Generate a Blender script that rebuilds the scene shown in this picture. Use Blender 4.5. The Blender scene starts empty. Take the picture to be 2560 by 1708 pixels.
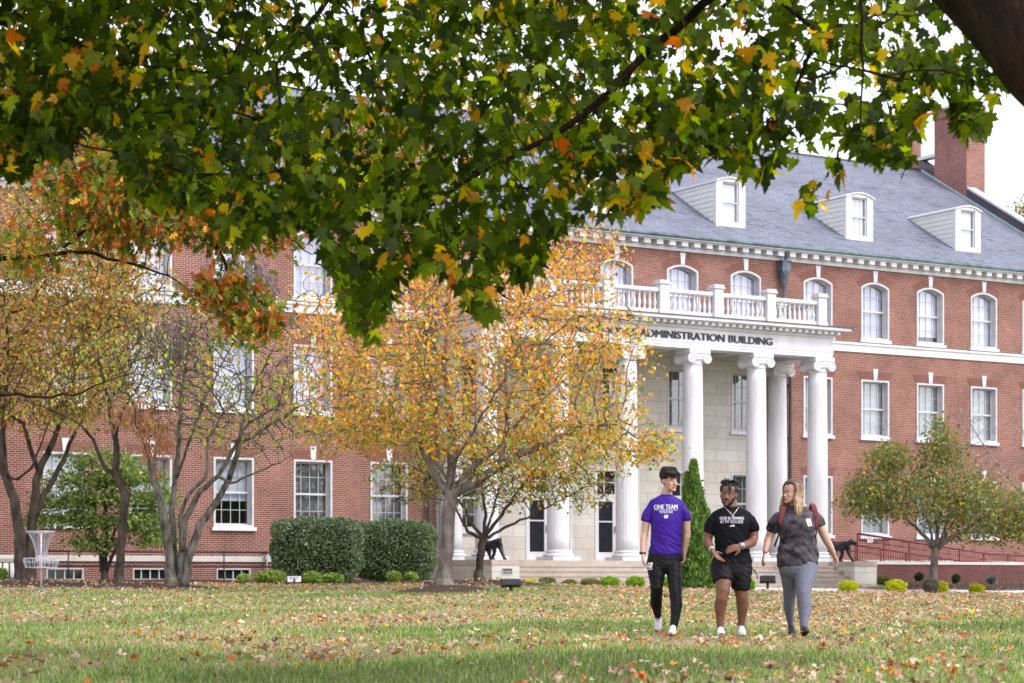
import bpy, bmesh, math, random, time
import numpy as np
from mathutils import Vector, Matrix, noise, Quaternion
from mathutils.bvhtree import BVHTree
T0 = time.time()
R = math.radians
SC = bpy.context.scene
COL = SC.collection
CAMZ, F, HY, CX = 0.6, 5450.0, 1448.0, 1280.0
UX, UY = 0.8533, 0.5214            # facade direction
FX, FY = 14.36, 86.0               # facade reference point

def W(px, py, Y):
    return Vector(((px - CX) / F * Y, Y, CAMZ + (HY - py) / F * Y))

# ---------------------------------------------------------------- materials
MATS = {}
def newmat(name):
    m = bpy.data.materials.new(name); m.use_nodes = True
    nt = m.node_tree; nt.nodes.clear()
    out = nt.nodes.new('ShaderNodeOutputMaterial')
    MATS[name] = m
    return m, nt, out
def N(nt, typ, **kw):
    n = nt.nodes.new(typ)
    for k, v in kw.items():
        if k.startswith('i_'):
            n.inputs[k[2:].replace('_', ' ')].default_value = v
        else: setattr(n, k, v)
    return n
def L(nt, a, b): nt.links.new(a, b)
def rgba(c): return (c[0], c[1], c[2], 1)
def ramp(nt, fac, stops, interp='LINEAR'):
    r = nt.nodes.new('ShaderNodeValToRGB'); r.color_ramp.interpolation = interp
    while len(r.color_ramp.elements) < len(stops): r.color_ramp.elements.new(0.5)
    for e, (p, c) in zip(r.color_ramp.elements, stops):
        e.position = p; e.color = rgba(c) if not isinstance(c, float) else (c, c, c, 1)
    L(nt, fac, r.inputs[0]); return r.outputs[0]
def mat(name, c1, c2=None, rough=0.7, scale=4.0, metal=0.0, bump=0.0, bscale=None, stretch=(1, 1, 1), detail=4, spec=0.4, sheen=0.0, dist=0.01):
    """noise mottled principled material"""
    if name in MATS: return MATS[name]
    m, nt, out = newmat(name)
    b = N(nt, 'ShaderNodeBsdfPrincipled'); L(nt, b.outputs[0], out.inputs[0])
    b.inputs['Roughness'].default_value = rough; b.inputs['Metallic'].default_value = metal
    b.inputs['Specular IOR Level'].default_value = spec
    if sheen: b.inputs['Sheen Weight'].default_value = sheen
    c2 = c2 or tuple(x * 0.8 for x in c1)
    tc = N(nt, 'ShaderNodeTexCoord'); mp = N(nt, 'ShaderNodeMapping'); mp.inputs['Scale'].default_value = stretch
    L(nt, tc.outputs['Object'], mp.inputs[0])
    nz = N(nt, 'ShaderNodeTexNoise'); nz.inputs['Scale'].default_value = scale; nz.inputs['Detail'].default_value = detail
    L(nt, mp.outputs[0], nz.inputs['Vector'])
    L(nt, ramp(nt, nz.outputs['Fac'], [(0.3, c2), (0.7, c1)]), b.inputs['Base Color'])
    if bump:
        n2 = N(nt, 'ShaderNodeTexNoise'); n2.inputs['Scale'].default_value = bscale or scale * 3; n2.inputs['Detail'].default_value = 5
        L(nt, mp.outputs[0], n2.inputs['Vector'])
        bp = N(nt, 'ShaderNodeBump'); bp.inputs['Strength'].default_value = bump; bp.inputs['Distance'].default_value = dist
        L(nt, n2.outputs['Fac'], bp.inputs['Height']); L(nt, bp.outputs[0], b.inputs['Normal'])
    return m

def brick_like(name, cols, mortar, bw, bh, mort, rough=0.85, offset=0.5, squash=1.0, sqf=2, bump=0.3, nscale=1.2, stain=(0.78, 1.1), slope=1.0, bias=0.0, spec=0.3, bdist=0.006):
    m, nt, out = newmat(name)
    b = N(nt, 'ShaderNodeBsdfPrincipled'); L(nt, b.outputs[0], out.inputs[0])
    b.inputs['Roughness'].default_value = rough; b.inputs['Specular IOR Level'].default_value = spec
    tc = N(nt, 'ShaderNodeTexCoord')
    s1 = N(nt, 'ShaderNodeSeparateXYZ'); L(nt, tc.outputs['Object'], s1.inputs[0])
    s2 = N(nt, 'ShaderNodeSeparateXYZ'); L(nt, tc.outputs['Normal'], s2.inputs[0])
    ab = N(nt, 'ShaderNodeMath', operation='ABSOLUTE'); L(nt, s2.outputs['X'], ab.inputs[0])
    gt = N(nt, 'ShaderNodeMath', operation='GREATER_THAN'); L(nt, ab.outputs[0], gt.inputs[0]); gt.inputs[1].default_value = 0.7
    mx = N(nt, 'ShaderNodeMix', data_type='FLOAT')
    L(nt, gt.outputs[0], mx.inputs[0]); L(nt, s1.outputs['X'], mx.inputs[2]); L(nt, s1.outputs['Y'], mx.inputs[3])
    zz = N(nt, 'ShaderNodeMath', operation='MULTIPLY'); L(nt, s1.outputs['Z'], zz.inputs[0]); zz.inputs[1].default_value = slope
    cb = N(nt, 'ShaderNodeCombineXYZ'); L(nt, mx.outputs[0], cb.inputs[0]); L(nt, zz.outputs[0], cb.inputs[1])
    bt = N(nt, 'ShaderNodeTexBrick'); L(nt, cb.outputs[0], bt.inputs['Vector'])
    bt.offset = offset; bt.squash = squash; bt.squash_frequency = sqf
    bt.inputs['Scale'].default_value = 1.0
    bt.inputs['Brick Width'].default_value = bw; bt.inputs['Row Height'].default_value = bh
    bt.inputs['Mortar Size'].default_value = mort; bt.inputs['Mortar Smooth'].default_value = 0.1
    bt.inputs['Bias'].default_value = bias
    bt.inputs['Color1'].default_value = rgba(cols[0]); bt.inputs['Color2'].default_value = rgba(cols[1]); bt.inputs['Mortar'].default_value = rgba(mortar)
    nz = N(nt, 'ShaderNodeTexNoise'); nz.inputs['Scale'].default_value = nscale; nz.inputs['Detail'].default_value = 6; nz.inputs['Roughness'].default_value = 0.65
    L(nt, tc.outputs['Object'], nz.inputs['Vector'])
    st = ramp(nt, nz.outputs['Fac'], [(0.3, (stain[0],) * 3), (0.7, (stain[1],) * 3)])
    mm = N(nt, 'ShaderNodeMix', data_type='RGBA', blend_type='MULTIPLY'); mm.inputs[0].default_value = 1.0
    L(nt, bt.outputs['Color'], mm.inputs[6]); L(nt, st, mm.inputs[7]); L(nt, mm.outputs[2], b.inputs['Base Color'])
    if bump:
        bp = N(nt, 'ShaderNodeBump'); bp.inputs['Strength'].default_value = bump; bp.inputs['Distance'].default_value = bdist; bp.invert = True
        L(nt, bt.outputs['Fac'], bp.inputs['Height']); L(nt, bp.outputs[0], b.inputs['Normal'])
    return m

def leafmat(name, trans=0.45, rough=0.5, gloss=0.08, tv=1.5):
    m, nt, out = newmat(name)
    at = N(nt, 'ShaderNodeAttribute', attribute_name='Col')
    d = N(nt, 'ShaderNodeBsdfDiffuse'); t = N(nt, 'ShaderNodeBsdfTranslucent'); g = N(nt, 'ShaderNodeBsdfGlossy'); g.inputs['Roughness'].default_value = rough
    L(nt, at.outputs['Color'], d.inputs[0])
    hs = N(nt, 'ShaderNodeHueSaturation'); hs.inputs['Saturation'].default_value = 1.15; hs.inputs['Value'].default_value = tv
    L(nt, at.outputs['Color'], hs.inputs['Color']); L(nt, hs.outputs[0], t.inputs[0])
    m1 = N(nt, 'ShaderNodeMixShader'); m1.inputs[0].default_value = trans; L(nt, d.outputs[0], m1.inputs[1]); L(nt, t.outputs[0], m1.inputs[2])
    m2 = N(nt, 'ShaderNodeMixShader'); m2.inputs[0].default_value = gloss; L(nt, m1.outputs[0], m2.inputs[1]); L(nt, g.outputs[0], m2.inputs[2])
    L(nt, m2.outputs[0], out.inputs[0]); return m

def glassmat():
    m, nt, out = newmat('window_glass')
    t = N(nt, 'ShaderNodeBsdfTransparent'); t.inputs[0].default_value = (.97, .98, 1, 1)
    g = N(nt, 'ShaderNodeBsdfGlossy'); g.inputs['Roughness'].default_value = 0.03
    tc = N(nt, 'ShaderNodeTexCoord'); nz = N(nt, 'ShaderNodeTexNoise'); nz.inputs['Scale'].default_value = 1.5
    L(nt, tc.outputs['Object'], nz.inputs['Vector'])
    bp = N(nt, 'ShaderNodeBump'); bp.inputs['Strength'].default_value = .25; bp.inputs['Distance'].default_value = .02
    L(nt, nz.outputs['Fac'], bp.inputs['Height']); L(nt, bp.outputs[0], g.inputs['Normal'])
    fr = N(nt, 'ShaderNodeLayerWeight'); fr.inputs[0].default_value = .5
    mx = N(nt, 'ShaderNodeMixShader'); L(nt, ramp(nt, fr.outputs['Facing'], [(0.0, .10), (.6, .22), (1.0, .9)]), mx.inputs[0]); L(nt, t.outputs[0], mx.inputs[1]); L(nt, g.outputs[0], mx.inputs[2])
    L(nt, mx.outputs[0], out.inputs[0]); return m

# ---------------------------------------------------------------- mesh helpers
class MB:
    def __init__(s): s.v = []; s.f = []; s.m = []; s.mi = 0
    def quad(s, a, b, c, d):
        n = len(s.v); s.v += [tuple(a), tuple(b), tuple(c), tuple(d)]; s.f.append((n, n + 1, n + 2, n + 3)); s.m.append(s.mi)
    def poly(s, pts):
        n = len(s.v); s.v += [tuple(p) for p in pts]; s.f.append(tuple(range(n, n + len(pts)))); s.m.append(s.mi)
    def box(s, x0, x1, y0, y1, z0, z1, M=None, taper=None):
        P = [(x0, y0, z0), (x1, y0, z0), (x1, y1, z0), (x0, y1, z0), (x0, y0, z1), (x1, y0, z1), (x1, y1, z1), (x0, y1, z1)]
        if taper:
            cx, cy = (x0 + x1) / 2, (y0 + y1) / 2
            P = [p if p[2] == z0 else (cx + (p[0] - cx) * taper, cy + (p[1] - cy) * taper, p[2]) for p in P]
        if M is not None: P = [tuple(M @ Vector(p)) for p in P]
        n = len(s.v); s.v += P
        for f in [(0, 3, 2, 1), (4, 5, 6, 7), (0, 1, 5, 4), (1, 2, 6, 5), (2, 3, 7, 6), (3, 0, 4, 7)]:
            s.f.append(tuple(n + i for i in f)); s.m.append(s.mi)
    def ring(s, outer, inner, y0, y1, back=False):
        """extruded ring in xz between outer and inner loops"""
        k = len(outer)
        for i in range(k):
            j = (i + 1) % k
            o0, o1, i0, i1 = outer[i], outer[j], inner[i], inner[j]
            s.quad((o0[0], y0, o0[1]), (o1[0], y0, o1[1]), (i1[0], y0, i1[1]), (i0[0], y0, i0[1]))
            s.quad((i0[0], y0, i0[1]), (i1[0], y0, i1[1]), (i1[0], y1, i1[1]), (i0[0], y1, i0[1]))
            s.quad((o1[0], y0, o1[1]), (o0[0], y0, o0[1]), (o0[0], y1, o0[1]), (o1[0], y1, o1[1]))
    def lathe(s, prof, segs=24, c=(0, 0), flute=0, fl_amp=0.0, M=None, z0=0, cap=True):
        n = len(s.v)
        for (r, z) in prof:
            for i in range(segs):
                a = 2 * math.pi * i / segs; rr = r
                if flute: rr -= fl_amp * max(0, math.sin(a * flute)) ** 0.7
                p = (c[0] + rr * math.cos(a), c[1] + rr * math.sin(a), z0 + z)
                if M is not None: p = tuple(M @ Vector(p))
                s.v.append(p)
        for j in range(len(prof) - 1):
            for i in range(segs):
                a = n + j * segs + i; b = n + j * segs + (i + 1) % segs
                s.f.append((a, b, b + segs, a + segs)); s.m.append(s.mi)
        if cap:
            s.f.append(tuple(n + i for i in reversed(range(segs)))); s.m.append(s.mi)
            s.f.append(tuple(n + (len(prof) - 1) * segs + i for i in range(segs))); s.m.append(s.mi)
    def tube(s, pts, r, segs=8, caps=True, ry=None, up=None):
        """loft circles/ellipses along pts; r scalar or list"""
        pts = [Vector(p) for p in pts]; k = len(pts)
        rs = r if isinstance(r, (list, tuple)) else [r] * k
        rys = ry if isinstance(ry, (list, tuple)) else ([ry] * k if ry else rs)
        n = len(s.v); prev = None
        for i in range(k):
            if i == 0: d = pts[1] - pts[0]
            elif i == k - 1: d = pts[-1] - pts[-2]
            else: d = (pts[i + 1] - pts[i - 1])
            if d.length < 1e-9: d = Vector((0, 0, 1))
            d.normalize()
            if prev is None:
                u = Vector(up) if up else (Vector((1, 0, 0)) if abs(d.x) < 0.9 else Vector((0, 1, 0)))
            else: u = prev
            u = (u - d * u.dot(d)).normalized(); prev = u
            v = d.cross(u)
            for j in range(segs):
                a = 2 * math.pi * j / segs
                s.v.append(tuple(pts[i] + u * (rs[i] * math.cos(a)) + v * (rys[i] * math.sin(a))))
        for i in range(k - 1):
            for j in range(segs):
                a = n + i * segs + j; b = n + i * segs + (j + 1) % segs
                s.f.append((a, b, b + segs, a + segs)); s.m.append(s.mi)
        if caps:
            s.f.append(tuple(n + j for j in reversed(range(segs)))); s.m.append(s.mi)
            s.f.append(tuple(n + (k - 1) * segs + j for j in range(segs))); s.m.append(s.mi)
    def ellipsoid(s, c, r, M=None, seg=16, rings=10):
        n = len(s.v)
        for i in range(rings + 1):
            th = math.pi * (0.02 + 0.96 * i / rings)
            for j in range(seg):
                a = 2 * math.pi * j / seg
                p = Vector((r[0] * math.sin(th) * math.cos(a), r[1] * math.sin(th) * math.sin(a), -r[2] * math.cos(th)))
                if M is not None: p = M @ p
                s.v.append((c[0] + p.x, c[1] + p.y, c[2] + p.z))
        for i in range(rings):
            for j in range(seg):
                a = n + i * seg + j; b = n + i * seg + (j + 1) % seg
                s.f.append((a, b, b + seg, a + seg)); s.m.append(s.mi)
        s.f.append(tuple(n + j for j in reversed(range(seg)))); s.m.append(s.mi)
        s.f.append(tuple(n + rings * seg + j for j in range(seg))); s.m.append(s.mi)
    def mesh(s, name, mats, smooth=False):
        me = bpy.data.meshes.new(name); me.from_pydata(s.v, [], s.f)
        for m in (mats if isinstance(mats, (list, tuple)) else [mats]): me.materials.append(MATS[m] if isinstance(m, str) else m)
        if any(s.m): me.polygons.foreach_set('material_index', s.m)
        if smooth: me.polygons.foreach_set('use_smooth', [True] * len(me.polygons))
        me.update(); return me
    def build(s, name, mats, parent=None, smooth=False, loc=None, auto=None):
        o = bpy.data.objects.new(name, s.mesh(name, mats, smooth)); COL.objects.link(o)
        if parent: o.parent = parent
        if loc is not None: o.location = loc
        if auto: bevel(o, auto)
        return o
def bevel(o, w, seg=2):
    b = o.modifiers.new('Bevel', 'BEVEL'); b.width = w; b.segments = seg; b.limit_method = 'ANGLE'
def link(name, me, parent=None, loc=None):
    o = bpy.data.objects.new(name, me); COL.objects.link(o)
    if parent: o.parent = parent
    if loc is not None: o.location = loc
    return o
def tag(o, label=None, cat=None, group=None, kind=None):
    if label: o['label'] = label
    if cat: o['category'] = cat
    if group: o['group'] = group
    if kind: o['kind'] = kind
    return o
def empty(name, loc, label, cat, group=None, rz=0):
    o = bpy.data.objects.new(name, None); COL.objects.link(o); o.location = loc; o.rotation_euler = (0, 0, rz); o.empty_display_size = .3
    return tag(o, label, cat, group)
def copy_tree(o, parent=None):
    c = o.copy(); COL.objects.link(c)
    if parent: c.parent = parent
    for ch in list(o.children): copy_tree(ch, c)
    return c

def np_mesh(name, V, Fc, mats, cols=None, smooth=False):
    """V (n,3) float, Fc (m,k) int"""
    me = bpy.data.meshes.new(name)
    n, (m, k) = len(V), Fc.shape
    me.vertices.add(n); me.vertices.foreach_set('co', np.ascontiguousarray(V, dtype=np.float32).ravel())
    me.loops.add(m * k); me.loops.foreach_set('vertex_index', np.ascontiguousarray(Fc, dtype=np.int32).ravel())
    me.polygons.add(m); me.polygons.foreach_set('loop_start', np.arange(0, m * k, k, dtype=np.int32))
    if smooth: me.polygons.foreach_set('use_smooth', np.ones(m, dtype=bool))
    me.update(calc_edges=True)
    for mm in (mats if isinstance(mats, (list, tuple)) else [mats]): me.materials.append(MATS[mm] if isinstance(mm, str) else mm)
    if cols is not None:
        ca = me.color_attributes.new('Col', 'FLOAT_COLOR', 'POINT')
        c4 = np.ones((n, 4), dtype=np.float32); c4[:, :3] = cols
        ca.data.foreach_set('color', c4.ravel())
    return me
def rotmats(nrm, spin):
    """matrices whose z column = nrm, rotated by spin"""
    nrm = nrm / np.linalg.norm(nrm, axis=1, keepdims=True)
    ref = np.where(np.abs(nrm[:, 2:3]) < 0.95, np.array([[0, 0, 1.]]), np.array([[1., 0, 0]]))
    u = np.cross(ref, nrm); u /= np.linalg.norm(u, axis=1, keepdims=True)
    v = np.cross(nrm, u)
    c, s_ = np.cos(spin)[:, None], np.sin(spin)[:, None]
    x = u * c + v * s_; y = -u * s_ + v * c
    return np.stack([x, y, nrm], axis=2)
def axes_mats(ydir, nrm):
    """y column along ydir (leaf axis), z near nrm"""
    y = ydir / np.linalg.norm(ydir, axis=1, keepdims=True)
    z = nrm - y * np.sum(nrm * y, axis=1, keepdims=True)
    z /= np.maximum(np.linalg.norm(z, axis=1, keepdims=True), 1e-6)
    x = np.cross(y, z)
    return np.stack([x, y, z], axis=2)
def scatter(name, tv, tf, pos, rot, scl, cols, mats, jit=None):
    n = len(pos); k = len(tv)
    scl = np.asarray(scl)
    if scl.ndim == 1: scl = scl[:, None]
    V = np.einsum('nij,nkj->nki', rot, tv[None, :, :] * scl[:, None, :]) + pos[:, None, :]
    Fc = (tf[None, :, :] + (np.arange(n) * k)[:, None, None]).reshape(-1, tf.shape[1])
    C = np.repeat(cols, k, axis=0) if cols is not None else None
    return np_mesh(name, V.reshape(-1, 3), Fc, mats, C)
def palette(rng, n, cols, weights, jitter=0.12):
    cols = np.array(cols, dtype=float); w = np.array(weights, float); w /= w.sum()
    i = rng.choice(len(cols), n, p=w)
    c = cols[i] * (1 + rng.normal(0, jitter, (n, 1))) * (1 + rng.normal(0, jitter * .35, (n, 3)))
    return np.clip(c, 0.003, 0.95)

# leaf templates, stem at origin, tip along +y, unit length
def fan(outline, curl=0.15, centre=(0, .38)):
    o = np.array(outline, float)
    v = np.zeros((len(o) + 1, 3)); v[0, :2] = centre; v[1:, :2] = o
    v[:, 2] = -curl * (v[:, 0] ** 2) * 2 - curl * (v[:, 1] - .4) ** 2
    k = len(o)
    f = np.array([(0, 1 + i, 1 + (i + 1) % k) for i in range(k)])
    return v, f
half = [(.05, .02), (.22, -.06), (.24, .08), (.47, .12), (.40, .26), (.52, .42), (.30, .42), (.20, .40), (.22, .60), (.13, .68), (.10, .80)]
MAPLE = fan([(0, 0)] + half + [(0, 1.0)] + [(-x, y) for x, y in reversed(half)], .25)
h2 = [(.16, .0), (.45, .18), (.28, .32), (.36, .55), (.14, .60)]
MAPLE2 = fan([(0, 0)] + h2 + [(0, 1.0)] + [(-x, y) for x, y in reversed(h2)], .35)
h3 = [(.05, .05), (.28, .18), (.08, .30), (.38, .48), (.12, .52), (.24, .78), (.06, .74)]
OAK = fan([(0, 0)] + h3 + [(0, 1.0)] + [(-x, y) for x, y in reversed(h3)], .3)
OVAL = fan([(0, 0), (.22, .25), (.26, .55), (0, 1.0), (-.26, .55), (-.22, .25)], .4, (0, .45))
SMALL = (np.array([(0, 0, 0), (.3, .45, -.06), (0, 1, 0), (-.3, .45, -.06)], float), np.array([(0, 1, 2), (0, 2, 3)]))
NEEDLE = (np.array([(-.09, 0, 0), (.09, 0, 0), (.0, 1, 0.05)], float), np.array([(0, 1, 2)]))
# ---------------------------------------------------------------- palette of materials
brick_like('red_brick', [(.205, .062, .040), (.105, .034, .026)], (.38, .25, .20), .213, .0677, .011, bias=-.1, nscale=.8, stain=(.70, 1.2))
brick_like('brown_brick', [(.15, .052, .042), (.095, .036, .032)], (.16, .095, .08), .213, .0677, .007, nscale=.8)
brick_like('chimney_brick', [(.26, .085, .06), (.15, .05, .04)], (.42, .28, .24), .213, .0677, .010, nscale=.6, stain=(.65, 1.15))
brick_like('limestone', [(.58, .55, .49), (.49, .45, .39)], (.30, .27, .23), 1.05, .42, .008, nscale=1.5, stain=(.86, 1.08), bump=.15)
brick_like('step_stone', [(.44, .375, .32), (.36, .30, .25)], (.26, .22, .19), 1.9, 5.0, .008, nscale=2.2, stain=(.82, 1.1), bump=.1, offset=.3)
brick_like('slate', [(.145, .158, .205), (.20, .213, .265)], (.05, .055, .075), .27, .111, .006, rough=.5, nscale=.9, stain=(.88, 1.1), slope=1.0, spec=.5, bump=.5, bdist=.01)
mat('white_paint', (.71, .705, .73), (.54, .53, .53), .5, 1.6, bump=.08, stretch=(1, 1, .3), detail=8)
mat('cream_stone', (.60, .57, .52), (.50, .47, .42), .7, 2.0, bump=.1)
mat('window_paint', (.56, .555, .56), (.46, .45, .45), .5, 3)
mat('dormer_paint', (.72, .72, .71), (.64, .64, .61), .5, 1.5)
mat('muntin_paint', (.42, .43, .45), (.34, .35, .36), .5, 3)
mat('copper_patina', (.14, .22, .22), (.06, .08, .10), .6, 2.5, stretch=(1, 1, .4))
mat('dark_flashing', (.085, .07, .085), (.05, .042, .055), .5, 1.2)
mat('pipe_metal', (.055, .05, .052), (.035, .03, .03), .5, 3)
mat('leader_metal', (.11, .14, .18), (.045, .055, .08), .5, 5)
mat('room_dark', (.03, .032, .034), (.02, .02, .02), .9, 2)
mat('blind_white', (.60, .60, .74), (.54, .54, .68), .8, .8, stretch=(1, 1, 4))
mat('blind_grey', (.36, .40, .42), (.27, .31, .32), .8, .8, stretch=(1, 1, 5))
mat('blind_lilac', (.46, .46, .60), (.38, .38, .50), .8, .8, stretch=(1, 1, 4))
mat('blind_green', (.30, .35, .34), (.20, .25, .25), .8, .8, stretch=(1, 1, 5))
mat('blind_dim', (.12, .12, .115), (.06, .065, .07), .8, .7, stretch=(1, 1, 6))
mat('blind_soft', (.52, .55, .60), (.38, .42, .46), .8, .8, stretch=(1, 1, 5))
mat('black_letter', (.02, .022, .028), (.015, .015, .02), .4, 5)
mat('bronze', (.028, .03, .034), (.015, .015, .018), .35, 8, metal=.5, bump=.4, bscale=30)
mat('red_rail', (.20, .028, .036), (.14, .022, .028), .4, 4)
mat('black_pipe', (.018, .02, .035), (.01, .012, .02), .4, 4)
mat('galvanised', (.42, .43, .48), (.30, .31, .35), .35, 20, metal=.7)
mat('concrete', (.66, .64, .62), (.54, .52, .50), .85, 1.5, bump=.1)
mat('rough_concrete', (.36, .34, .30), (.26, .24, .21), .9, 3, bump=.3)
mat('flood_body', (.055, .05, .045), (.035, .03, .028), .5, 8)
mat('flood_trim', (.62, .62, .66), (.5, .5, .54), .4, 4)
mat('dark_glass', (.01, .012, .016), (.02, .022, .03), .08, 3)
mat('plaque_grey', (.09, .09, .10), (.06, .06, .07), .4, 6)
mat('plaque_text', (.6, .6, .6), (.5, .5, .5), .5, 6)
mat('mulch', (.075, .042, .030), (.028, .017, .013), .95, 14, bump=1.0, bscale=40, dist=.03)
glassmat()

# ---------------------------------------------------------------- camera
cd = bpy.data.cameras.new('camera'); cam = bpy.data.objects.new('camera', cd); COL.objects.link(cam)
cam.location = (0, 0, CAMZ); cam.rotation_euler = (R(90), 0, 0)
cd.sensor_width = 36; cd.lens = F / 2560 * 36; cd.shift_y = (HY - 854) / 2560; cd.clip_end = 3000; cd.clip_start = .1
cd.dof.use_dof = True; cd.dof.focus_distance = 25.0; cd.dof.aperture_fstop = 5.0
SC.camera = cam

# ---------------------------------------------------------------- light
SUN_EL, SUN_AZ = 50, 125      # azimuth: clockwise from +Y
wd = bpy.data.worlds.new('World'); SC.world = wd; wd.use_nodes = True
nt = wd.node_tree; nt.nodes.clear()
sk = N(nt, 'ShaderNodeTexSky'); sk.sky_type = 'NISHITA'; sk.sun_disc = False
sk.sun_elevation = R(SUN_EL); sk.sun_rotation = R(SUN_AZ); sk.air_density = 1.0; sk.dust_density = 1.2; sk.ozone_density = 1.0
hs = N(nt, 'ShaderNodeHueSaturation'); hs.inputs['Saturation'].default_value = .22; hs.inputs['Value'].default_value = 1.4
L(nt, sk.outputs[0], hs.inputs['Color'])
tc = N(nt, 'ShaderNodeTexCoord'); nz = N(nt, 'ShaderNodeTexNoise'); nz.inputs['Scale'].default_value = 2.2; nz.inputs['Detail'].default_value = 5
mp = N(nt, 'ShaderNodeMapping'); mp.inputs['Scale'].default_value = (1, 1, 2.5); L(nt, tc.outputs['Generated'], mp.inputs[0]); L(nt, mp.outputs[0], nz.inputs['Vector'])
cl = ramp(nt, nz.outputs['Fac'], [(.35, (.93, .92, .99)), (.65, (1.1, 1.07, 1.15))])
mm = N(nt, 'ShaderNodeMix', data_type='RGBA', blend_type='MULTIPLY'); mm.inputs[0].default_value = 1
L(nt, hs.outputs[0], mm.inputs[6]); L(nt, cl, mm.inputs[7])
bg = N(nt, 'ShaderNodeBackground'); bg.inputs[1].default_value = .15; L(nt, mm.outputs[2], bg.inputs[0])
wo = N(nt, 'ShaderNodeOutputWorld'); L(nt, bg.outputs[0], wo.inputs[0])
sl = bpy.data.lights.new('sun', 'SUN'); sl.energy = 1.25; sl.angle = R(22); sl.color = (1, .965, .92)
so = bpy.data.objects.new('sun', sl); COL.objects.link(so)
az, el = R(SUN_AZ), R(SUN_EL)
sd = Vector((math.sin(az) * math.cos(el), math.cos(az) * math.cos(el), math.sin(el)))
so.rotation_euler = sd.to_track_quat('Z', 'Y').to_euler(); so.location = (20, -20, 40)
SC.view_settings.view_transform = 'Standard'; SC.view_settings.look = 'None'
SC.view_settings.exposure = 0.92; SC.view_settings.gamma = 1.0
SC.cycles.max_bounces = 5; SC.cycles.diffuse_bounces = 3; SC.cycles.glossy_bounces = 2; SC.cycles.transmission_bounces = 4; SC.cycles.transparent_max_bounces = 8
SC.cycles.use_denoising = True

# ---------------------------------------------------------------- ground
def smooth(x, a, b):
    t = np.clip((x - a) / (b - a), 0, 1); return t * t * (3 - 2 * t)
def qdist(X, Y): return -((X - FX) * (-UY) + (Y - FY) * UX)
def ground_z(X, Y):
    X = np.asarray(X, float); Y = np.asarray(Y, float)
    zf = np.interp(X, [-60, -4, .3, 4.1, 11.3, 18.6, 60], [.42, .42, .46, .28, .13, .05, .0])
    z = zf * smooth(Y, 26, 66)
    q = qdist(X, Y)
    z = z + .12 * (1 - smooth(q, .5, 3.5)) * (X < 1) + .11 * (1 - smooth(q, 6.5, 8.1)) * smooth(X, 0, 8) + .24 * (1 - smooth(q, 4.5, 6.5)) * smooth(X, 12, 14)
    z = z + .012 * np.sin(X * 1.3 + Y * .4) + .01 * np.sin(Y * .9 - X * .6)
    return z
def gz(X, Y): return float(ground_z(X, Y))
def make_lawn():
    ys = np.concatenate([np.linspace(-40, 8, 13), np.linspace(9, 100, 120), np.array([120, 160, 250, 400, 700, 1500])])
    xs = np.concatenate([np.array([-1500, -600, -300, -120, -70]), np.linspace(-45, 45, 121), np.array([70, 120, 300, 600, 1500])])
    GX, GY = np.meshgrid(xs, ys); GZ = ground_z(GX, GY)
    V = np.stack([GX, GY, GZ], -1).reshape(-1, 3)
    nx = len(xs); F_ = []
    for j in range(len(ys) - 1):
        a = j * nx + np.arange(nx - 1); F_.append(np.stack([a, a + 1, a + 1 + nx, a + nx], 1))
    me = np_mesh('lawn', V, np.concatenate(F_), 'lawn', smooth=True)
    return tag(link('lawn', me), kind='structure')
m, nt, out = newmat('lawn')
b = N(nt, 'ShaderNodeBsdfPrincipled'); b.inputs['Roughness'].default_value = .95; b.inputs['Specular IOR Level'].default_value = .1; L(nt, b.outputs[0], out.inputs[0])
tc = N(nt, 'ShaderNodeTexCoord')
n1 = N(nt, 'ShaderNodeTexNoise'); n1.inputs['Scale'].default_value = .35; n1.inputs['Detail'].default_value = 5
n2 = N(nt, 'ShaderNodeTexNoise'); n2.inputs['Scale'].default_value = 9; n2.inputs['Detail'].default_value = 6
L(nt, tc.outputs['Object'], n1.inputs['Vector']); L(nt, tc.outputs['Object'], n2.inputs['Vector'])
c1 = ramp(nt, n2.outputs['Fac'], [(.3, (.045, .085, .02)), (.5, (.11, .15, .045)), (.7, (.27, .24, .11))])
c2 = ramp(nt, n2.outputs['Fac'], [(.3, (.13, .10, .05)), (.5, (.26, .19, .10)), (.7, (.36, .28, .17))])
mx = N(nt, 'ShaderNodeMix', data_type='RGBA'); L(nt, ramp(nt, n1.outputs['Fac'], [(.45, 0.0), (.62, 1.0)]), mx.inputs[0]); L(nt, c1, mx.inputs[6]); L(nt, c2, mx.inputs[7])
L(nt, mx.outputs[2], b.inputs['Base Color'])
make_lawn()

# ---------------------------------------------------------------- the building
ROT = math.atan2(UY, UX)
def bw(s, q, z=0.0):     # building local -> world  (q outwards)
    return Vector((FX + s * UX + q * UY, FY + s * UY - q * UX, z))
B = empty('administration_building', (FX, FY, 0), 'long three storey red brick college hall with slate roof, dormers and a white columned portico', 'building', rz=ROT)
C0 = -12.36
SE0, SE1 = -37.2, 11.36
offs = [9.41, 12.3, 15.19, 18.09, 20.96]
wing_cols = [C0 - o for o in reversed(offs)] + [C0 + o for o in offs]
mid_cols = [C0 - 5.9, C0 - 2.95, C0, C0 + 2.95, C0 + 5.9]
HW = .72
def opens(c):
    mid = c in mid_cols
    L_ = [] if mid else [(.61, .565, .95, 0)]
    if mid and abs(c - C0) < 3.5: L_.append((.98, 1.245, 4.62, 0))
    else: L_.append((HW, 2.31, 4.60, 0))
    L_ += [(HW, 6.18, 8.44, 0), (HW, 10.02, 12.29, .21)]
    return L_
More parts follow.
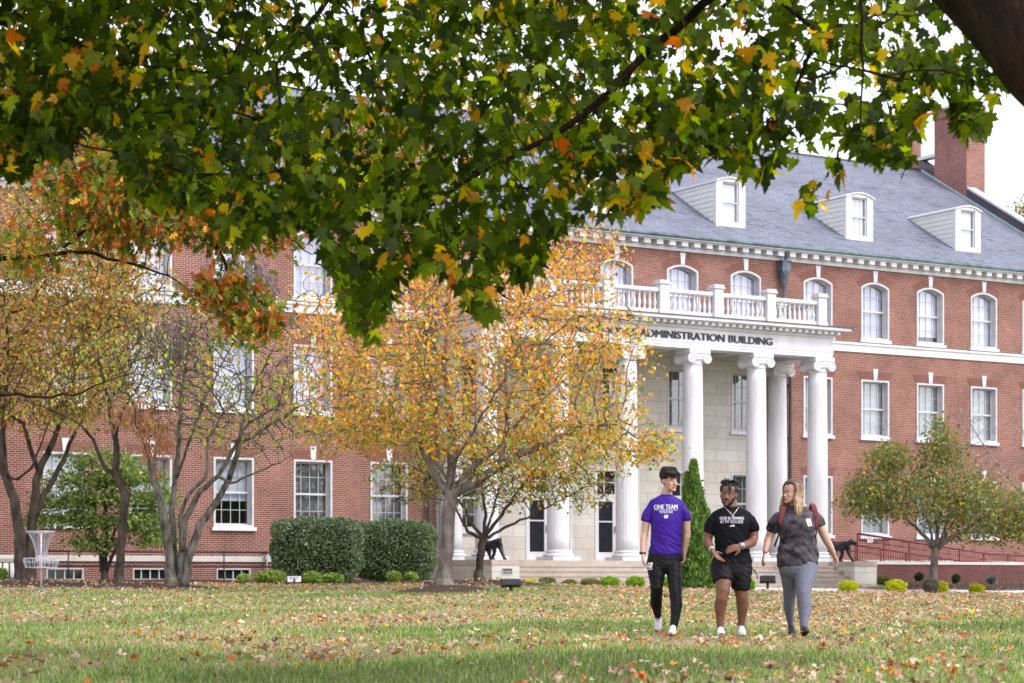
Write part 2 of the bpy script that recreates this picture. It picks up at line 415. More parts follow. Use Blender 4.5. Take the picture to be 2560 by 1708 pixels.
def arc_pts(c, hw, z1, rise, k=10):
    """points from left to right along a segmental arch whose apex is z1"""
    if rise == 0: return [(c - hw, z1), (c + hw, z1)]
    rad = (hw * hw + rise * rise) / (2 * rise); zc = z1 - rad
    a = math.asin(hw / rad)
    return [(c + rad * math.sin(-a + 2 * a * i / k), zc + rad * math.cos(-a + 2 * a * i / k)) for i in range(k + 1)]
def wall_sheet(mb, x0, x1, z0, z1, y, c, ops):
    zc = z0
    for hw, a, b_, rise in ops:
        if b_ <= z0 or a >= z1: continue
        a_ = max(a, z0)
        if a_ > zc: mb.quad((x0, y, zc), (x1, y, zc), (x1, y, a_), (x0, y, a_))
        mb.quad((x0, y, a_), (c - hw, y, a_), (c - hw, y, b_), (x0, y, b_))
        mb.quad((c + hw, y, a_), (x1, y, a_), (x1, y, b_), (c + hw, y, b_))
        if rise:
            P = arc_pts(c, hw, b_, rise)
            for p, q_ in zip(P[:-1], P[1:]):
                mb.quad((p[0], y, p[1]), (q_[0], y, q_[1]), (q_[0], y, b_), (p[0], y, b_))
        zc = b_
    if zc < z1: mb.quad((x0, y, zc), (x1, y, zc), (x1, y, z1), (x0, y, z1))
cols = sorted(wing_cols + mid_cols)
edges = [SE0] + [(a + b_) / 2 for a, b_ in zip(cols[:-1], cols[1:])] + [SE1]
ZT = 13.0
mb = MB()
for c, x0, x1 in zip(cols, edges[:-1], edges[1:]): wall_sheet(mb, x0, x1, -.3, ZT, 0, c, opens(c))
mb.quad((SE0, 20, -.3), (SE0, 0, -.3), (SE0, 0, ZT), (SE0, 20, ZT))
mb.quad((SE1, 0, -.3), (SE1, 20, -.3), (SE1, 20, ZT), (SE1, 0, ZT))
mb.quad((SE1, 20, -.3), (SE0, 20, -.3), (SE0, 20, ZT), (SE1, 20, ZT))
mb.build('wall', 'red_brick', B)
# limestone facing behind the columns
mb = MB(); sx0, sx1 = C0 - 7.55, C0 + 7.55
ed = [sx0] + [(a + b_) / 2 for a, b_ in zip(mid_cols[:-1], mid_cols[1:])] + [sx1]
for c, x0, x1 in zip(mid_cols, ed[:-1], ed[1:]): wall_sheet(mb, x0, x1, .3, 9.1, -.05, c, opens(c))
mb.quad((sx0, 0, .3), (sx0, -.05, .3), (sx0, -.05, 9.1), (sx0, 0, 9.1)); mb.quad((sx1, -.05, .3), (sx1, 0, .3), (sx1, 0, 9.1), (sx1, -.05, 9.1))
mb.build('limestone_facing', 'limestone', B)
mb = MB(); mb.quad((SE0 + .3, 1.2, -.2), (SE1 - .3, 1.2, -.2), (SE1 - .3, 1.2, 13), (SE0 + .3, 1.2, 13)); mb.build('unlit_room_sheet', 'room_dark', B)  # dark sheet put in as the unlit rooms behind the windows
# watertable, belt course, foundation curb
for (a, b_, nm) in ((SE0, sx0 - .02, 'l'), (sx1 + .02, SE1, 'r')):
    mb = MB(); mb.box(a, b_, -.06, .05, 1.17, 1.35); mb.build('water_table', 'cream_stone', B)
    mb = MB(); mb.box(a, b_, -.05, .05, 9.50, 9.86); mb.box(a, b_, -.10, -.05, 9.78, 9.86); mb.build('belt_course', 'white_paint', B)
    mb = MB(); mb.box(a, b_, -.12, .05, -.3, .50); mb.build('foundation_curb', 'concrete', B)

def loop_rect(hw, z0, z1, rise=0, ins=0):
    hw2 = hw - ins
    if rise == 0: return [(-hw2, z0 + ins), (hw2, z0 + ins), (hw2, z1 - ins), (-hw2, z1 - ins)]
    top = arc_pts(0, hw2, z1 - ins, rise * hw2 / hw, 10)
    return [(-hw2, z0 + ins), (hw2, z0 + ins)] + list(reversed(top))
def window_mesh(hw, h, rise, panes=(4, 2), proud=.03, depth=.26, casing=.07):
    fm = MB()
    o = loop_rect(hw, 0, h, rise); i = loop_rect(hw, 0, h, rise, casing)
    fm.ring(o, i, -proud, depth)
    i2 = loop_rect(hw, 0, h, rise, casing + .055)
    fm.ring(i, i2, depth - .05, depth)
    hi = hw - casing
    zm = h * .5
    if h > 1: fm.box(-hi, hi, depth - .06, depth + .01, zm - .035, zm + .035)
    g = MB()
    n = panes[0]
    top = h - casing - rise * .4
    for k in range(1, n):
        x = -hi + 2 * hi * k / n; g.box(x - .011, x + .011, depth - .018, depth + .004, casing, top)
    rows = [.25, .75] if h > 1 else []
    for t in rows: g.box(-hi, hi, depth - .016, depth + .002, h * t - .011, h * t + .011)
    p = MB(); p.poly([(x, depth + .006, z) for x, z in loop_rect(hw, 0, h, rise, casing)])
    return fm.mesh('window', 'window_paint'), g.mesh('muntins', 'muntin_paint'), p.mesh('pane', 'window_glass')
WM = {}
def blind_mesh(hw, h, rise, drop, matn):
    k = ('b', hw, h, rise, drop, matn)
    if k not in WM:
        m_ = MB(); z0 = h * (1 - drop)
        L_ = [(x, max(z, z0)) for x, z in loop_rect(hw, 0, h, rise, .07)]
        m_.poly([(x, .34, z) for x, z in L_]); WM[k] = m_.mesh('blind', matn)
    return WM[k]
rnd = random.Random(5)
def put_window(c, hw, z0, z1, rise, y=0, matn=None, drop=1.0, sill=True, key=True, fanarch=True):
    h = z1 - z0; k = (hw, round(h, 3), rise)
    if k not in WM: WM[k] = window_mesh(hw, h, rise)
    w_, g_, p_ = WM[k]
    o = link('window', w_, B, (c, y, z0)); link('muntins', g_, o); link('pane', p_, o)
    if matn: link('blind', blind_mesh(hw, h, rise, drop, matn), o)
    if sill:
        if 'sill' not in WM:
            s_ = MB(); s_.box(-HW - .07, HW + .07, -.10, .20, -.12, .0); WM['sill'] = s_.mesh('sill', 'white_paint')
        link('sill', WM['sill'], o)
    if key:
        if ('key', rise) not in WM:
            s_ = MB(); n = len(s_.v)
            for yy in (-.05, .02):
                s_.v += [(-.075, yy, 0.0), (.075, yy, 0.0), (.12, yy, .44), (-.12, yy, .44)]
            s_.f += [(0, 1, 2, 3), (0, 4, 5, 1), (1, 5, 6, 2), (2, 6, 7, 3), (3, 7, 4, 0)]; s_.m += [0] * 5
            WM[('key', rise)] = s_.mesh('keystone', 'white_paint')
        link('keystone', WM[('key', rise)], o, (0, 0, h + .004))
    if fanarch:
        kk = ('fan', hw, rise)
        if kk not in WM:
            s_ = MB(); nb = 22; hh = .30 if rise else .34
            for i in range(nb):
                t = (i + .5) / nb * 2 - 1
                wd_ = 2 * hw / nb * .40
                if rise:
                    rad = (hw * hw + rise * rise) / (2 * rise); a = t * math.asin(hw / rad) * 1.1
                    dx, dz = math.sin(a), math.cos(a); bx, bz = rad * dx, -rad + rad * dz
                    lo = .01
                else:
                    a = t * .55; dx, dz = math.sin(a), math.cos(a); bx, bz = t * (hw + .04), 0; lo = .01
                px_, pz_ = dz, -dx; ext = hh / (1 if rise else dz)
                P = [(bx + dx * lo - px_ * wd_, bz + dz * lo - pz_ * wd_), (bx + dx * lo + px_ * wd_, bz + dz * lo + pz_ * wd_),
                     (bx + dx * ext + px_ * wd_ * 1.15, bz + dz * ext + pz_ * wd_ * 1.15), (bx + dx * ext - px_ * wd_ * 1.15, bz + dz * ext - pz_ * wd_ * 1.15)]
                n = len(s_.v); s_.v += [(x, -.012, z) for x, z in P] + [(x, .01, z) for x, z in P]
                s_.f += [(n, n + 1, n + 2, n + 3)] + [(n + a_, n + 4 + a_, n + 4 + (a_ + 1) % 4, n + (a_ + 1) % 4) for a_ in range(4)]; s_.m += [0] * 5
            WM[kk] = s_.mesh('brick_lintel', mat('lintel_brick', (.235, .10, .075), (.18, .075, .055), .85, 6))
        link('brick_lintel', WM[kk], o, (0, 0, h))
    return o
for c in cols:
    mid = c in mid_cols
    for (hw, z0, z1, rise) in opens(c):
        if z0 < 1: # basement
            k = 'base'
            if k not in WM:
                f_ = MB(); f_.ring(loop_rect(hw, 0, z1 - z0), loop_rect(hw, 0, z1 - z0, 0, .045), -.02, .08)
                for i in (1, 2, 3): f_.box(-hw + 2 * hw * i / 4 - .018, -hw + 2 * hw * i / 4 + .018, .03, .08, .04, z1 - z0 - .04)
                p_ = MB(); p_.quad((-hw + .03, .085, .03), (hw - .03, .085, .03), (hw - .03, .085, z1 - z0 - .03), (-hw + .03, .085, z1 - z0 - .03))
                WM[k] = (f_.mesh('basement_window', 'cream_stone'), p_.mesh('pane', 'dark_glass'))
            o = link('basement_window', WM[k][0], B, (c, 0, z0)); link('pane', WM[k][1], o); continue
        if hw > .9:  # entrance doors
            h = z1 - z0
            o = MB(); o.ring(loop_rect(hw, 0, h), loop_rect(hw, 0, h, 0, .09), -.03, .2); o.box(-hw, hw, .1, .2, 2.35, 2.45)
            fr = o.build('entrance_frame', 'white_paint', B, loc=(c, -.05, z0))
            t_ = MB(); t_.quad((-hw + .05, .17, 2.44), (hw - .05, .17, 2.44), (hw - .05, .17, h - .05), (-hw + .05, .17, h - .05)); t_.build('transom_pane', 'dark_glass', fr)
            t_ = MB()
            for i in (1, 2, 3): t_.box(-hw + 2 * hw * i / 4 - .02, -hw + 2 * hw * i / 4 + .02, .13, .172, 2.42, h - .06)
            t_.box(-hw, hw, .13, .172, 2.86, 2.9); t_.build('transom_bars', 'white_paint', fr)
            for sgn in (-1, 1):
                x0_, x1_ = (-hw + .09, -.012) if sgn < 0 else (.012, hw - .09)
                d_ = MB(); d_.ring([(x0_, .01), (x1_, .01), (x1_, 2.34), (x0_, 2.34)], [(x0_ + .13, .33), (x1_ - .13, .33), (x1_ - .13, 2.18), (x0_ + .13, 2.18)], .08, .14)
                d_.box(x0_ + .1, x1_ - .1, .09, .13, 1.42, 1.47)
                dd = d_.build('door', 'white_paint', fr)
                g_ = MB(); g_.quad((x0_ + .1, .12, .3), (x1_ - .1, .12, .3), (x1_ - .1, .12, 2.2), (x0_ + .1, .12, 2.2)); g_.build('door_glass', 'dark_glass', fr)
                h_ = MB(); hx = -.07 if sgn < 0 else .07
                h_.box(hx - .025, hx + .025, .05, .08, 1.02, 1.28); h_.tube([(hx, .08, 1.08), (hx, .0, 1.08), (hx, .0, 1.24), (hx, .08, 1.24)], .012, 6); h_.build('door_handle', 'galvanised', fr)
            continue
        right = c > C0
        fl = 3 if z0 > 9 else (2 if z0 > 5 else 1)
        y = 0
        if mid and fl < 3: y = -.05
        if fl == 3: mt, dr = rnd.choice(['blind_white', 'blind_white', 'blind_lilac']), rnd.choice([1.0, 1.0, .93, .86])
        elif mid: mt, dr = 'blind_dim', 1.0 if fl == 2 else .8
        elif fl == 2: mt, dr = (rnd.choice(['blind_grey', 'blind_green']), rnd.choice([1.0, .97, .9])) if right else (rnd.choice(['blind_white', 'blind_lilac']), rnd.choice([1.0, .8]))
        else:
            mt, dr = 'blind_soft', rnd.choice([.95, .66, 1.0])
            if abs(c - (C0 - 15.19)) < .1: mt, dr = 'blind_soft', .62
            if abs(c - (C0 - 12.3)) < .1 or abs(c - (C0 - 9.41)) < .1: mt, dr = 'blind_dim', 1.0
            if right: mt, dr = 'blind_grey', 1.0
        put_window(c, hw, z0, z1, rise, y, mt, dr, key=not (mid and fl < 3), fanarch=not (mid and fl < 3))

# cornice with modillions and gutter
def cornice(x0, x1, zb, name, parent, proj=.5, h=.42, step=.56, endl=True, endr=True, y=0, mat_='white_paint', sc=1.0):
    m_ = MB()
    m_.box(x0, x1, y - .08, y + .02, zb, zb + .12 * sc)
    m_.box(x0 - .0, x1 + .0, y - proj * .78, y + .02, zb + .26 * sc, zb + .30 * sc)
    m_.box(x0 - .05, x1 + .05, y - proj, y + .02, zb + .302 * sc, zb + h)
    n = int((x1 - x0) / step)
    for i in range(n + 1):
        x = x0 + (x1 - x0) * i / n
        m_.box(x - step * .25, x + step * .25, y - proj * .72, y + .0, zb + .12 * sc, zb + .262 * sc)
    m_.box(x0, x1, y - .04, y + .02, zb + .12 * sc, zb + .26 * sc)
    return m_.build(name, mat_, parent)
cornice(SE0, SE1, 12.78, 'cornice', B, .50, .50, sc=1.2)
mb = MB(); mb.tube([(SE0 - .1, -.50, 13.25), (SE1 + .1, -.50, 13.25)], .075, 8); mb.build('gutter', 'copper_patina', B, smooth=True)

# slate roof, stepped courses
def roof_z(w): return 13.27 + .585 * (w + .5)
WR = 10.05; ZR = roof_z(WR)
mb = MB(); nco = 58; r_ = random.Random(3)
L_s = math.hypot(WR + .55, ZR - 13.27)
for i in range(nco):
    w0 = -.55 + (WR + .55) * i / nco; w1 = -.55 + (WR + .55) * (i + 1) / nco
    z0 = 13.27 + .585 * (w0 + .5); z1 = 13.27 + .585 * (w1 + .5)
    x = SE0 - .1
    mb.quad((SE0 - .1, w0, z0 + .028), (SE1, w0, z0 + .028), (SE1, w1, z1 + .004), (SE0 - .1, w1, z1 + .004))
    mb.quad((SE0 - .1, w0, z0 - .002), (SE1, w0, z0 - .002), (SE1, w0, z0 + .028), (SE0 - .1, w0, z0 + .028))
    # individually lifted slates
    for k in range(10):
        a = r_.uniform(SE0, SE1 - .4); e = r_.uniform(.005, .012)
        ww = r_.choice([.27, .27, .5])
        mb.quad((a, w0 - .015, z0 + .028 + e), (a + ww, w0 - .015, z0 + .028 + e), (a + ww, w1, z1 + .008), (a, w1, z1 + .008))
        mb.quad((a, w0 - .015, z0 + .0 + e), (a + ww, w0 - .015, z0 + .0 + e), (a + ww, w0 - .015, z0 + .028 + e), (a, w0 - .015, z0 + .028 + e))
mb.quad((SE0 - .1, WR, ZR), (SE1, WR, ZR), (SE1, 2 * WR + .5, 13.27), (SE0 - .1, 2 * WR + .5, 13.27))
roof = mb.build('roof', 'slate', B)
mb = MB(); mb.box(SE0, SE1, WR - .12, WR + .12, ZR - .03, ZR + .05); mb.build('ridge_cap', 'dark_flashing', roof)

# right gable parapet with coping
def rake(name, y0, y1, zlo, zhi, x0, x1, m_, parent):
    mb = MB()
    P = []
    for x in (x0, x1):
        P += [(x, y0, roof_z(y0) + zlo), (x, y1, roof_z(y1) + zlo), (x, y1, roof_z(y1) + zhi), (x, y0, roof_z(y0) + zhi)]
    mb.v = P; mb.f = [(0, 1, 2, 3), (7, 6, 5, 4), (0, 3, 7, 4), (1, 5, 6, 2), (3, 2, 6, 7), (0, 4, 5, 1)]; mb.m = [0] * 6
    return mb.build(name, m_, parent)
pr = rake('gable_parapet', -.5, WR, -.4, .50, SE1, SE1 + .38, 'dark_flashing', B)
rake('coping', -.55, 6.9, .502, .60, SE1 - .05, SE1 + .46, 'flood_trim', pr)
rake('flashing_strip', -.45, WR - .1, .01, .10, SE1 - .06, SE1 - .001, mat('pale_patina', (.42, .55, .55), (.3, .42, .42), .6, 3), pr)
mb = MB(); mb.box(SE1 + .02, SE1 + .36, WR - .1, 2 * WR - 4.0, 12, 19.9); gw = mb.build('gable_wall', 'chimney_brick', B)
mb = MB(); mb.box(SE1 - .03, SE1 + .42, WR - 1.0, 2 * WR - 3.9, 19.902, 20.06); mb.build('coping', 'flood_trim', gw)
mb = MB(); mb.box(SE1 - .02, SE1 + 1.1, 6.97, 9.08, 13.5, 21.95); mb.box(SE1 - .08, SE1 + 1.16, 6.9, 9.14, 21.55, 21.75)
ch = mb.build('chimney', 'chimney_brick', B)
mb = MB(); mb.box(SE1 - .09, SE1 + 1.17, 6.89, 9.15, 21.952, 22.06); mb.build('chimney_cap', 'cream_stone', ch)
mb = MB(); mb.box(SE1 - .02, SE1 + 1.1, 11.2, 13.3, 13.5, 21.95); ch = mb.build('chimney', 'chimney_brick', B)
mb = MB(); mb.box(SE1 - .09, SE1 + 1.17, 11.1, 13.4, 21.952, 22.06); mb.build('chimney_cap', 'cream_stone', ch)

# dormers
def dormer_meshes():
    hw, w0 = .66, .88
    zb = roof_z(w0); zt = zb + 1.72; rise = .17
    top = arc_pts(0, hw + .05, zt + rise, rise, 8)
    body = MB()
    for sg in (-1, 1):
        x = sg * hw; wl = (zt - zb) / .585 + w0
        nb = 9
        for i in range(nb):   # clapboards
            a, b_ = zb + (zt - zb) * i / nb, zb + (zt - zb) * (i + 1) / nb
            wa, wb = w0 + (a - zb) / .585, w0 + (b_ - zb) / .585
            # board spans from front to the roof line
            P = [(x + sg * .022, w0, a), (x + sg * .022, wl - (zt - a) / .585, a), (x + sg * .004, wl - (zt - b_) / .585, b_), (x + sg * .004, w0, b_)]
            P = [(x + sg * .022, w0, a), (x + sg * .022, max(w0, wa), a), (x + sg * .004, wb, b_), (x + sg * .004, w0, b_)]
            body.poly(P if sg < 0 else P[::-1])
    # front boards around window
    wz0, wz1 = zb + .14, zt - .02
    o = [(-hw - .03, zb - .06), (hw + .03, zb - .06)] + list(reversed([(p[0] * .97, p[1] - .03) for p in top]))
    i_ = [(-.40, wz0), (.40, wz0)] + [(.40 - .8 * k / 8, wz1) for k in range(9)]
    body.ring(o, i_, w0 - .03, w0 + .12)
    body.box(-hw - .05, hw + .05, w0 - .06, w0 + .05, zb - .09, zb - .03)
    rf = MB()
    for (p, q_) in zip(top[:-1], top[1:]):
        def back(pt): return (pt[1] - zb) / .585 + w0 + .15
        rf.quad((p[0], w0 - .10, p[1]), (q_[0], w0 - .10, q_[1]), (q_[0], back(q_), q_[1]), (p[0], back(p), p[1]))
        rf.quad((p[0], w0 - .10, p[1] - .045), (q_[0], w0 - .10, q_[1] - .045), (q_[0], w0 - .10, q_[1]), (p[0], w0 - .10, p[1]))
        rf.quad((q_[0], w0 - .10, q_[1] - .045), (p[0], w0 - .10, p[1] - .045), (p[0], w0 + .02, p[1] - .045), (q_[0], w0 + .02, q_[1] - .045))
    for sg in (-1, 1):
        x = sg * (hw + .05); z = zt
        rf.box(min(x - .03, x + .03), max(x - .03, x + .03), w0 - .10, (zt - zb) / .585 + w0 + .1, z - .05, z + .01)
    win = MB(); W0 = [(-.40, wz0), (.40, wz0), (.40, wz1), (-.40, wz1)]
    win.ring(W0, [(-.34, wz0 + .06), (.34, wz0 + .06), (.34, wz1 - .06), (-.34, wz1 - .06)], w0 + .03, w0 + .12)
    zm = (wz0 + wz1) / 2; win.box(-.36, .36, w0 + .04, w0 + .11, zm - .025, zm + .025)
    mu = MB()
    for t in (-.12, .12): mu.box(t - .008, t + .008, w0 + .09, w0 + .105, wz0 + .05, wz1 - .05)
    for t in (.17, .33, .67, .83): mu.box(-.35, .35, w0 + .09, w0 + .105, wz0 + (wz1 - wz0) * t - .008, wz0 + (wz1 - wz0) * t + .008)
    pn = MB(); pn.quad((-.36, w0 + .11, wz0 + .03), (.36, w0 + .11, wz0 + .03), (.36, w0 + .11, wz1 - .03), (-.36, w0 + .11, wz1 - .03))
    bl = MB(); bl.quad((-.36, w0 + .16, wz0 + .03), (.36, w0 + .16, wz0 + .03), (.36, w0 + .16, wz1 - .03), (-.36, w0 + .16, wz1 - .03))
    return (body.mesh('dormer', 'dormer_paint'), rf.mesh('dormer_roof', 'dormer_paint'), win.mesh('window', 'window_paint'), mu.mesh('muntins', 'white_paint'), pn.mesh('pane', 'window_glass'), bl.mesh('blind', 'blind_white'))
DM = dormer_meshes()
for c in (C0 - 18.1, C0 - 12.2, C0 - 5.9, C0, C0 + 5.86, C0 + 12.25, C0 + 18.05):
    d_ = link('dormer', DM[0], B, (c, 0, 0)); link('dormer_roof', DM[1], d_); link('window', DM[2], d_)
    if abs(c - (C0 + 12.25)) < .2: link('muntins', DM[3], d_)
    link('pane', DM[4], d_); link('blind', DM[5], d_)

# ---------------- portico
QC = 2.75                                  # column centre line (q, outwards)
PX0, PX1 = C0 - 7.56, C0 + 7.56            # entablature ends
ZF = 1.24
mb = MB()
mb.box(PX0, PX1, -3.12, -2.38, 8.8, 9.52)          # front beam
mb.box(PX0, PX0 + .74, -2.38, 0, 8.8, 9.52); mb.box(PX1 - .74, PX1, -2.38, 0, 8.8, 9.52)
mb.box(PX0 - .03, PX1 + .03, -3.15, -3.12, 9.0, 9.045); mb.box(PX1, PX1 + .03, -3.12, 0, 9.0, 9.045); mb.box(PX0 - .03, PX0, -3.12, 0, 9.0, 9.045)
mb.box(PX0 - .015, PX1 + .015, -3.135, -3.12, 8.9, 8.999)
mb.build('entablature', 'white_paint', B)
mb = MB(); mb.box(PX0 + .74, PX1 - .74, -2.38, 0, 9.10, 9.2)
for i in range(1, 5):
    x = PX0 + (PX1 - PX0) * i / 5 ; mb.box(x - .2, x + .2, -2.38, -.05, 8.95, 9.1)
mb.build('portico_ceiling', 'cream_stone', B)
c_ = cornice(PX0, PX1, 9.52, 'portico_cornice', B, .50, .352, .30, y=-3.12, sc=.8)
for xs, sg in ((PX0, -1), (PX1, 1)):
    m_ = MB()
    a, b_ = sorted((xs, xs + sg * .50)); m_.box(a, b_, -3.60, 0, 9.52 + .242, 9.52 + .352)
    a, b_ = sorted((xs, xs + sg * .08)); m_.box(a, b_, -3.15, 0, 9.52, 9.62)
    for k in range(11):
        y = -3.0 + k * .29; a, b_ = sorted((xs, xs + sg * .36)); m_.box(a, b_, y - .07, y + .07, 9.64, 9.73)
    m_.build('portico_cornice', 'white_paint', B)
mb = MB(); mb.box(PX0 - .54, PX1 + .54, -3.66, 0, 9.873, 9.905); mb.build('portico_roof_sheet', 'dark_flashing', B)
# lettering
def text_mesh(txt, size, offset=0.0, extrude=0.0, shear=0.0, xs=1.0, align='CENTER', spacing=1.0):
    cu = bpy.data.curves.new('txt', 'FONT'); cu.body = txt; cu.size = size; cu.offset = offset; cu.extrude = extrude; cu.shear = shear
    cu.align_x = align; cu.space_character = spacing; cu.resolution_u = 3
    o = bpy.data.objects.new('txt', cu); COL.objects.link(o)
    dg = bpy.context.evaluated_depsgraph_get(); dg.update()
    me = bpy.data.meshes.new_from_object(o.evaluated_get(dg))
    bpy.data.objects.remove(o)
    v = np.array([x.co[:] for x in me.vertices]); v[:, 0] *= xs
    me.vertices.foreach_set('co', v.astype(np.float32).ravel()); me.update()
    return me
def bold_mesh(txt, size, d, lift, extrude=0.0):
    me0 = text_mesh(txt, size, extrude=extrude); v0 = np.array([x.co[:] for x in me0.vertices]); V_, F_ = [], []
    for k, sh in enumerate((0, -d, d, -d / 2, d / 2)):
        V_ += [(x + sh, y, z + lift * k) for x, y, z in v0]; F_ += [tuple(i + k * len(v0) for i in p.vertices) for p in me0.polygons]
    me = bpy.data.meshes.new('lettering'); me.from_pydata(V_, [], F_); me.update(); return me
me = bold_mesh('BARNARD-JONES ADMINISTRATION BUILDING', .37, .012, .0008, .015)
v = np.array([x.co[:] for x in me.vertices]); wdt = v[:, 0].max() - v[:, 0].min(); mid_ = (v[:, 0].max() + v[:, 0].min()) / 2
# stretch to the measured width, add slab serifs by thickening stems' ends
v[:, 0] = (v[:, 0] - mid_) * 9.45 / wdt
vv = np.stack([v[:, 0], -v[:, 2] - 3.14, v[:, 1]], 1)
me.vertices.foreach_set('co', vv.astype(np.float32).ravel()); me.materials.clear(); me.materials.append(MATS['black_letter'])
fx = np.array([np.mean([vv[i][0] for i in p.vertices]) for p in me.polygons])
xs_ = np.sort(fx); big = np.argsort(-np.diff(xs_))[:40]
cuts = sorted([(xs_[i] + xs_[i + 1]) / 2 for i in big if xs_[i + 1] - xs_[i] > 0])
def word(x0, x1):
    P_ = [p for p, x in zip(me.polygons, fx) if x0 <= x < x1]; m_ = MB(); mp_ = {}
    for p in P_:
        f_ = []
        for i in p.vertices:
            if i not in mp_: mp_[i] = len(m_.v); m_.v.append(tuple(float(q) for q in vv[i]))
            f_.append(mp_[i])
        m_.f.append(tuple(f_)); m_.m.append(0)
    m_.build('lettering', 'black_letter', B, loc=(C0, 0, 9.11))
ed_ = np.sort(vv[:, 0]); gp = np.argsort(-np.diff(ed_))[:2]; g2 = sorted((ed_[i] + ed_[i + 1]) / 2 for i in gp)
word(-99, g2[0]); word(g2[0], g2[1]); word(g2[1], 99)

def ionic_column(square=False):
    sh = MB()
    prof = []
    H0, H1 = .34, 7.02
    for i in range(15):
        t = i / 14; r = .39 - (.045) * (t ** 1.6); prof.append((r, H0 + (H1 - H0) * t))
    sh.lathe(prof, 96, flute=24, fl_amp=.009)
    bs = MB(); bs.box(-.55, .55, -.55, .55, 0, .13)
    bp = [(.50, .13), (.53, .16), (.535, .20), (.50, .235), (.45, .24), (.435, .27), (.455, .285), (.47, .31), (.455, .335), (.40, .345), (.39, .36)]
    bs.lathe(bp, 40)
    cp = MB()
    cp.lathe([(.345, 7.0), (.375, 7.03), (.375, 7.06), (.35, 7.07), (.40, 7.16), (.43, 7.24), (.42, 7.30)], 36)
    cp.box(-.40, .40, -.40, .40, 7.28, 7.40)
    cp.box(-.45, .45, -.45, .45, 7.402, 7.56)
    for sx in (-1, 1):
        M_ = Matrix.Translation((sx * .34, 0, 7.21)) @ Matrix.Rotation(R(90), 4, 'X')
        cp.lathe([(.165, -.42), (.175, -.40), (.16, -.34), (.12, -.15), (.11, 0), (.12, .15), (.16, .34), (.175, .40), (.165, .42)], 20, M=M_)
        for sy in (-1, 1):   # spiral on each face
            pts = []
            for k in range(34):
                a = k / 33 * 2 * math.pi * 2.1; rr = .17 * (1 - k / 33) ** .9 + .015
                ang = math.pi / 2 - sx * a
                pts.append((sx * .34 + rr * math.cos(ang), sy * .425, 7.21 + rr * math.sin(ang)))
            cp.tube(pts, [.022 - .010 * k / 33 for k in range(34)], 5)
            cp.ellipsoid((sx * .34, sy * .43, 7.21), (.03, .03, .03), seg=8, rings=5)
    for sy in (-1, 1):
        cp.box(-.34, .34, min(sy * .40, sy * .43), max(sy * .40, sy * .43), 7.30, 7.385)
        for k in range(5): cp.ellipsoid((-.16 + .08 * k, sy * .41, 7.2), (.032, .03, .05), seg=8, rings=5)
    return bs.mesh('column_base', 'white_paint', False), sh.mesh('column', 'white_paint', True), cp.mesh('capital', 'white_paint', False)
CB, CSH, CC = ionic_column()
for m__ in (CB, CC):
    m__.polygons.foreach_set('use_smooth', [len(p.vertices) == 4 and p.area < .03 for p in m__.polygons])
for k in range(6):
    s_ = C0 - 7.14 + 2.856 * k
    o = link('column', CSH, B, (s_, -QC, ZF)); link('column_base', CB, o); link('capital', CC, o)
for s_ in (C0 - 7.15, C0 + 7.15):     # engaged columns at the wall
    o = link('column', CSH, B, (s_, -.35, ZF)); link('column_base', CB, o); link('capital', CC, o)
# balustrade
bal = empty('x', (0, 0, 0), None, None); bal.name = 'balustrade'; bal.parent = B
posts = [C0 + 7.16 - 2.387 * k for k in range(7)]
pm = MB(); pm.box(-.19, .19, -.19, .19, 0, 1.12); pm.box(-.24, .24, -.24, .24, 1.12, 1.17); pm.box(-.21, .21, -.21, .21, 1.17, 1.26); pm.box(-.22, .22, -.22, .22, 0, .2); pmm = pm.mesh('balustrade_post', 'white_paint')
bm_ = MB(); bm_.lathe([(.055, .0), (.055, .05), (.035, .07), (.05, .14), (.068, .22), (.06, .30), (.035, .42), (.03, .50), (.045, .53), (.03, .56), (.05, .60), (.055, .64)], 12)
bmm = bm_.mesh('baluster', 'white_paint', True)
ZB = 9.906
for p in posts: link('balustrade_post', pmm, bal, (p, -2.85, ZB))
for p in (PX0 + .25, PX1 - .25): link('balustrade_post', pmm, bal, (p, -.25, ZB))
for a, b_ in zip(posts[1:], posts[:-1]):
    m_ = MB(); m_.box(a + .19, b_ - .19, -2.95, -2.75, ZB, ZB + .22); m_.box(a + .19, b_ - .19, -2.96, -2.74, ZB + .86, ZB + .98); m_.box(a + .19, b_ - .19, -2.92, -2.78, ZB + .82, ZB + .86)
    m_.build('rail', 'white_paint', bal)
    for k in range(9): link('baluster', bmm, bal, (a + .19 + (b_ - a - .38) * (k + .5) / 9, -2.85, ZB + .2))
for x in (posts[0], posts[-1]):
    m_ = MB(); m_.box(x - .1, x + .1, -2.66, -.44, ZB, ZB + .22); m_.box(x - .11, x + .11, -2.66, -.44, ZB + .86, ZB + .98); m_.build('rail', 'white_paint', bal)
    for k in range(8): link('baluster', bmm, bal, (x, -2.66 + 2.22 * (k + .5) / 8, ZB + .2))
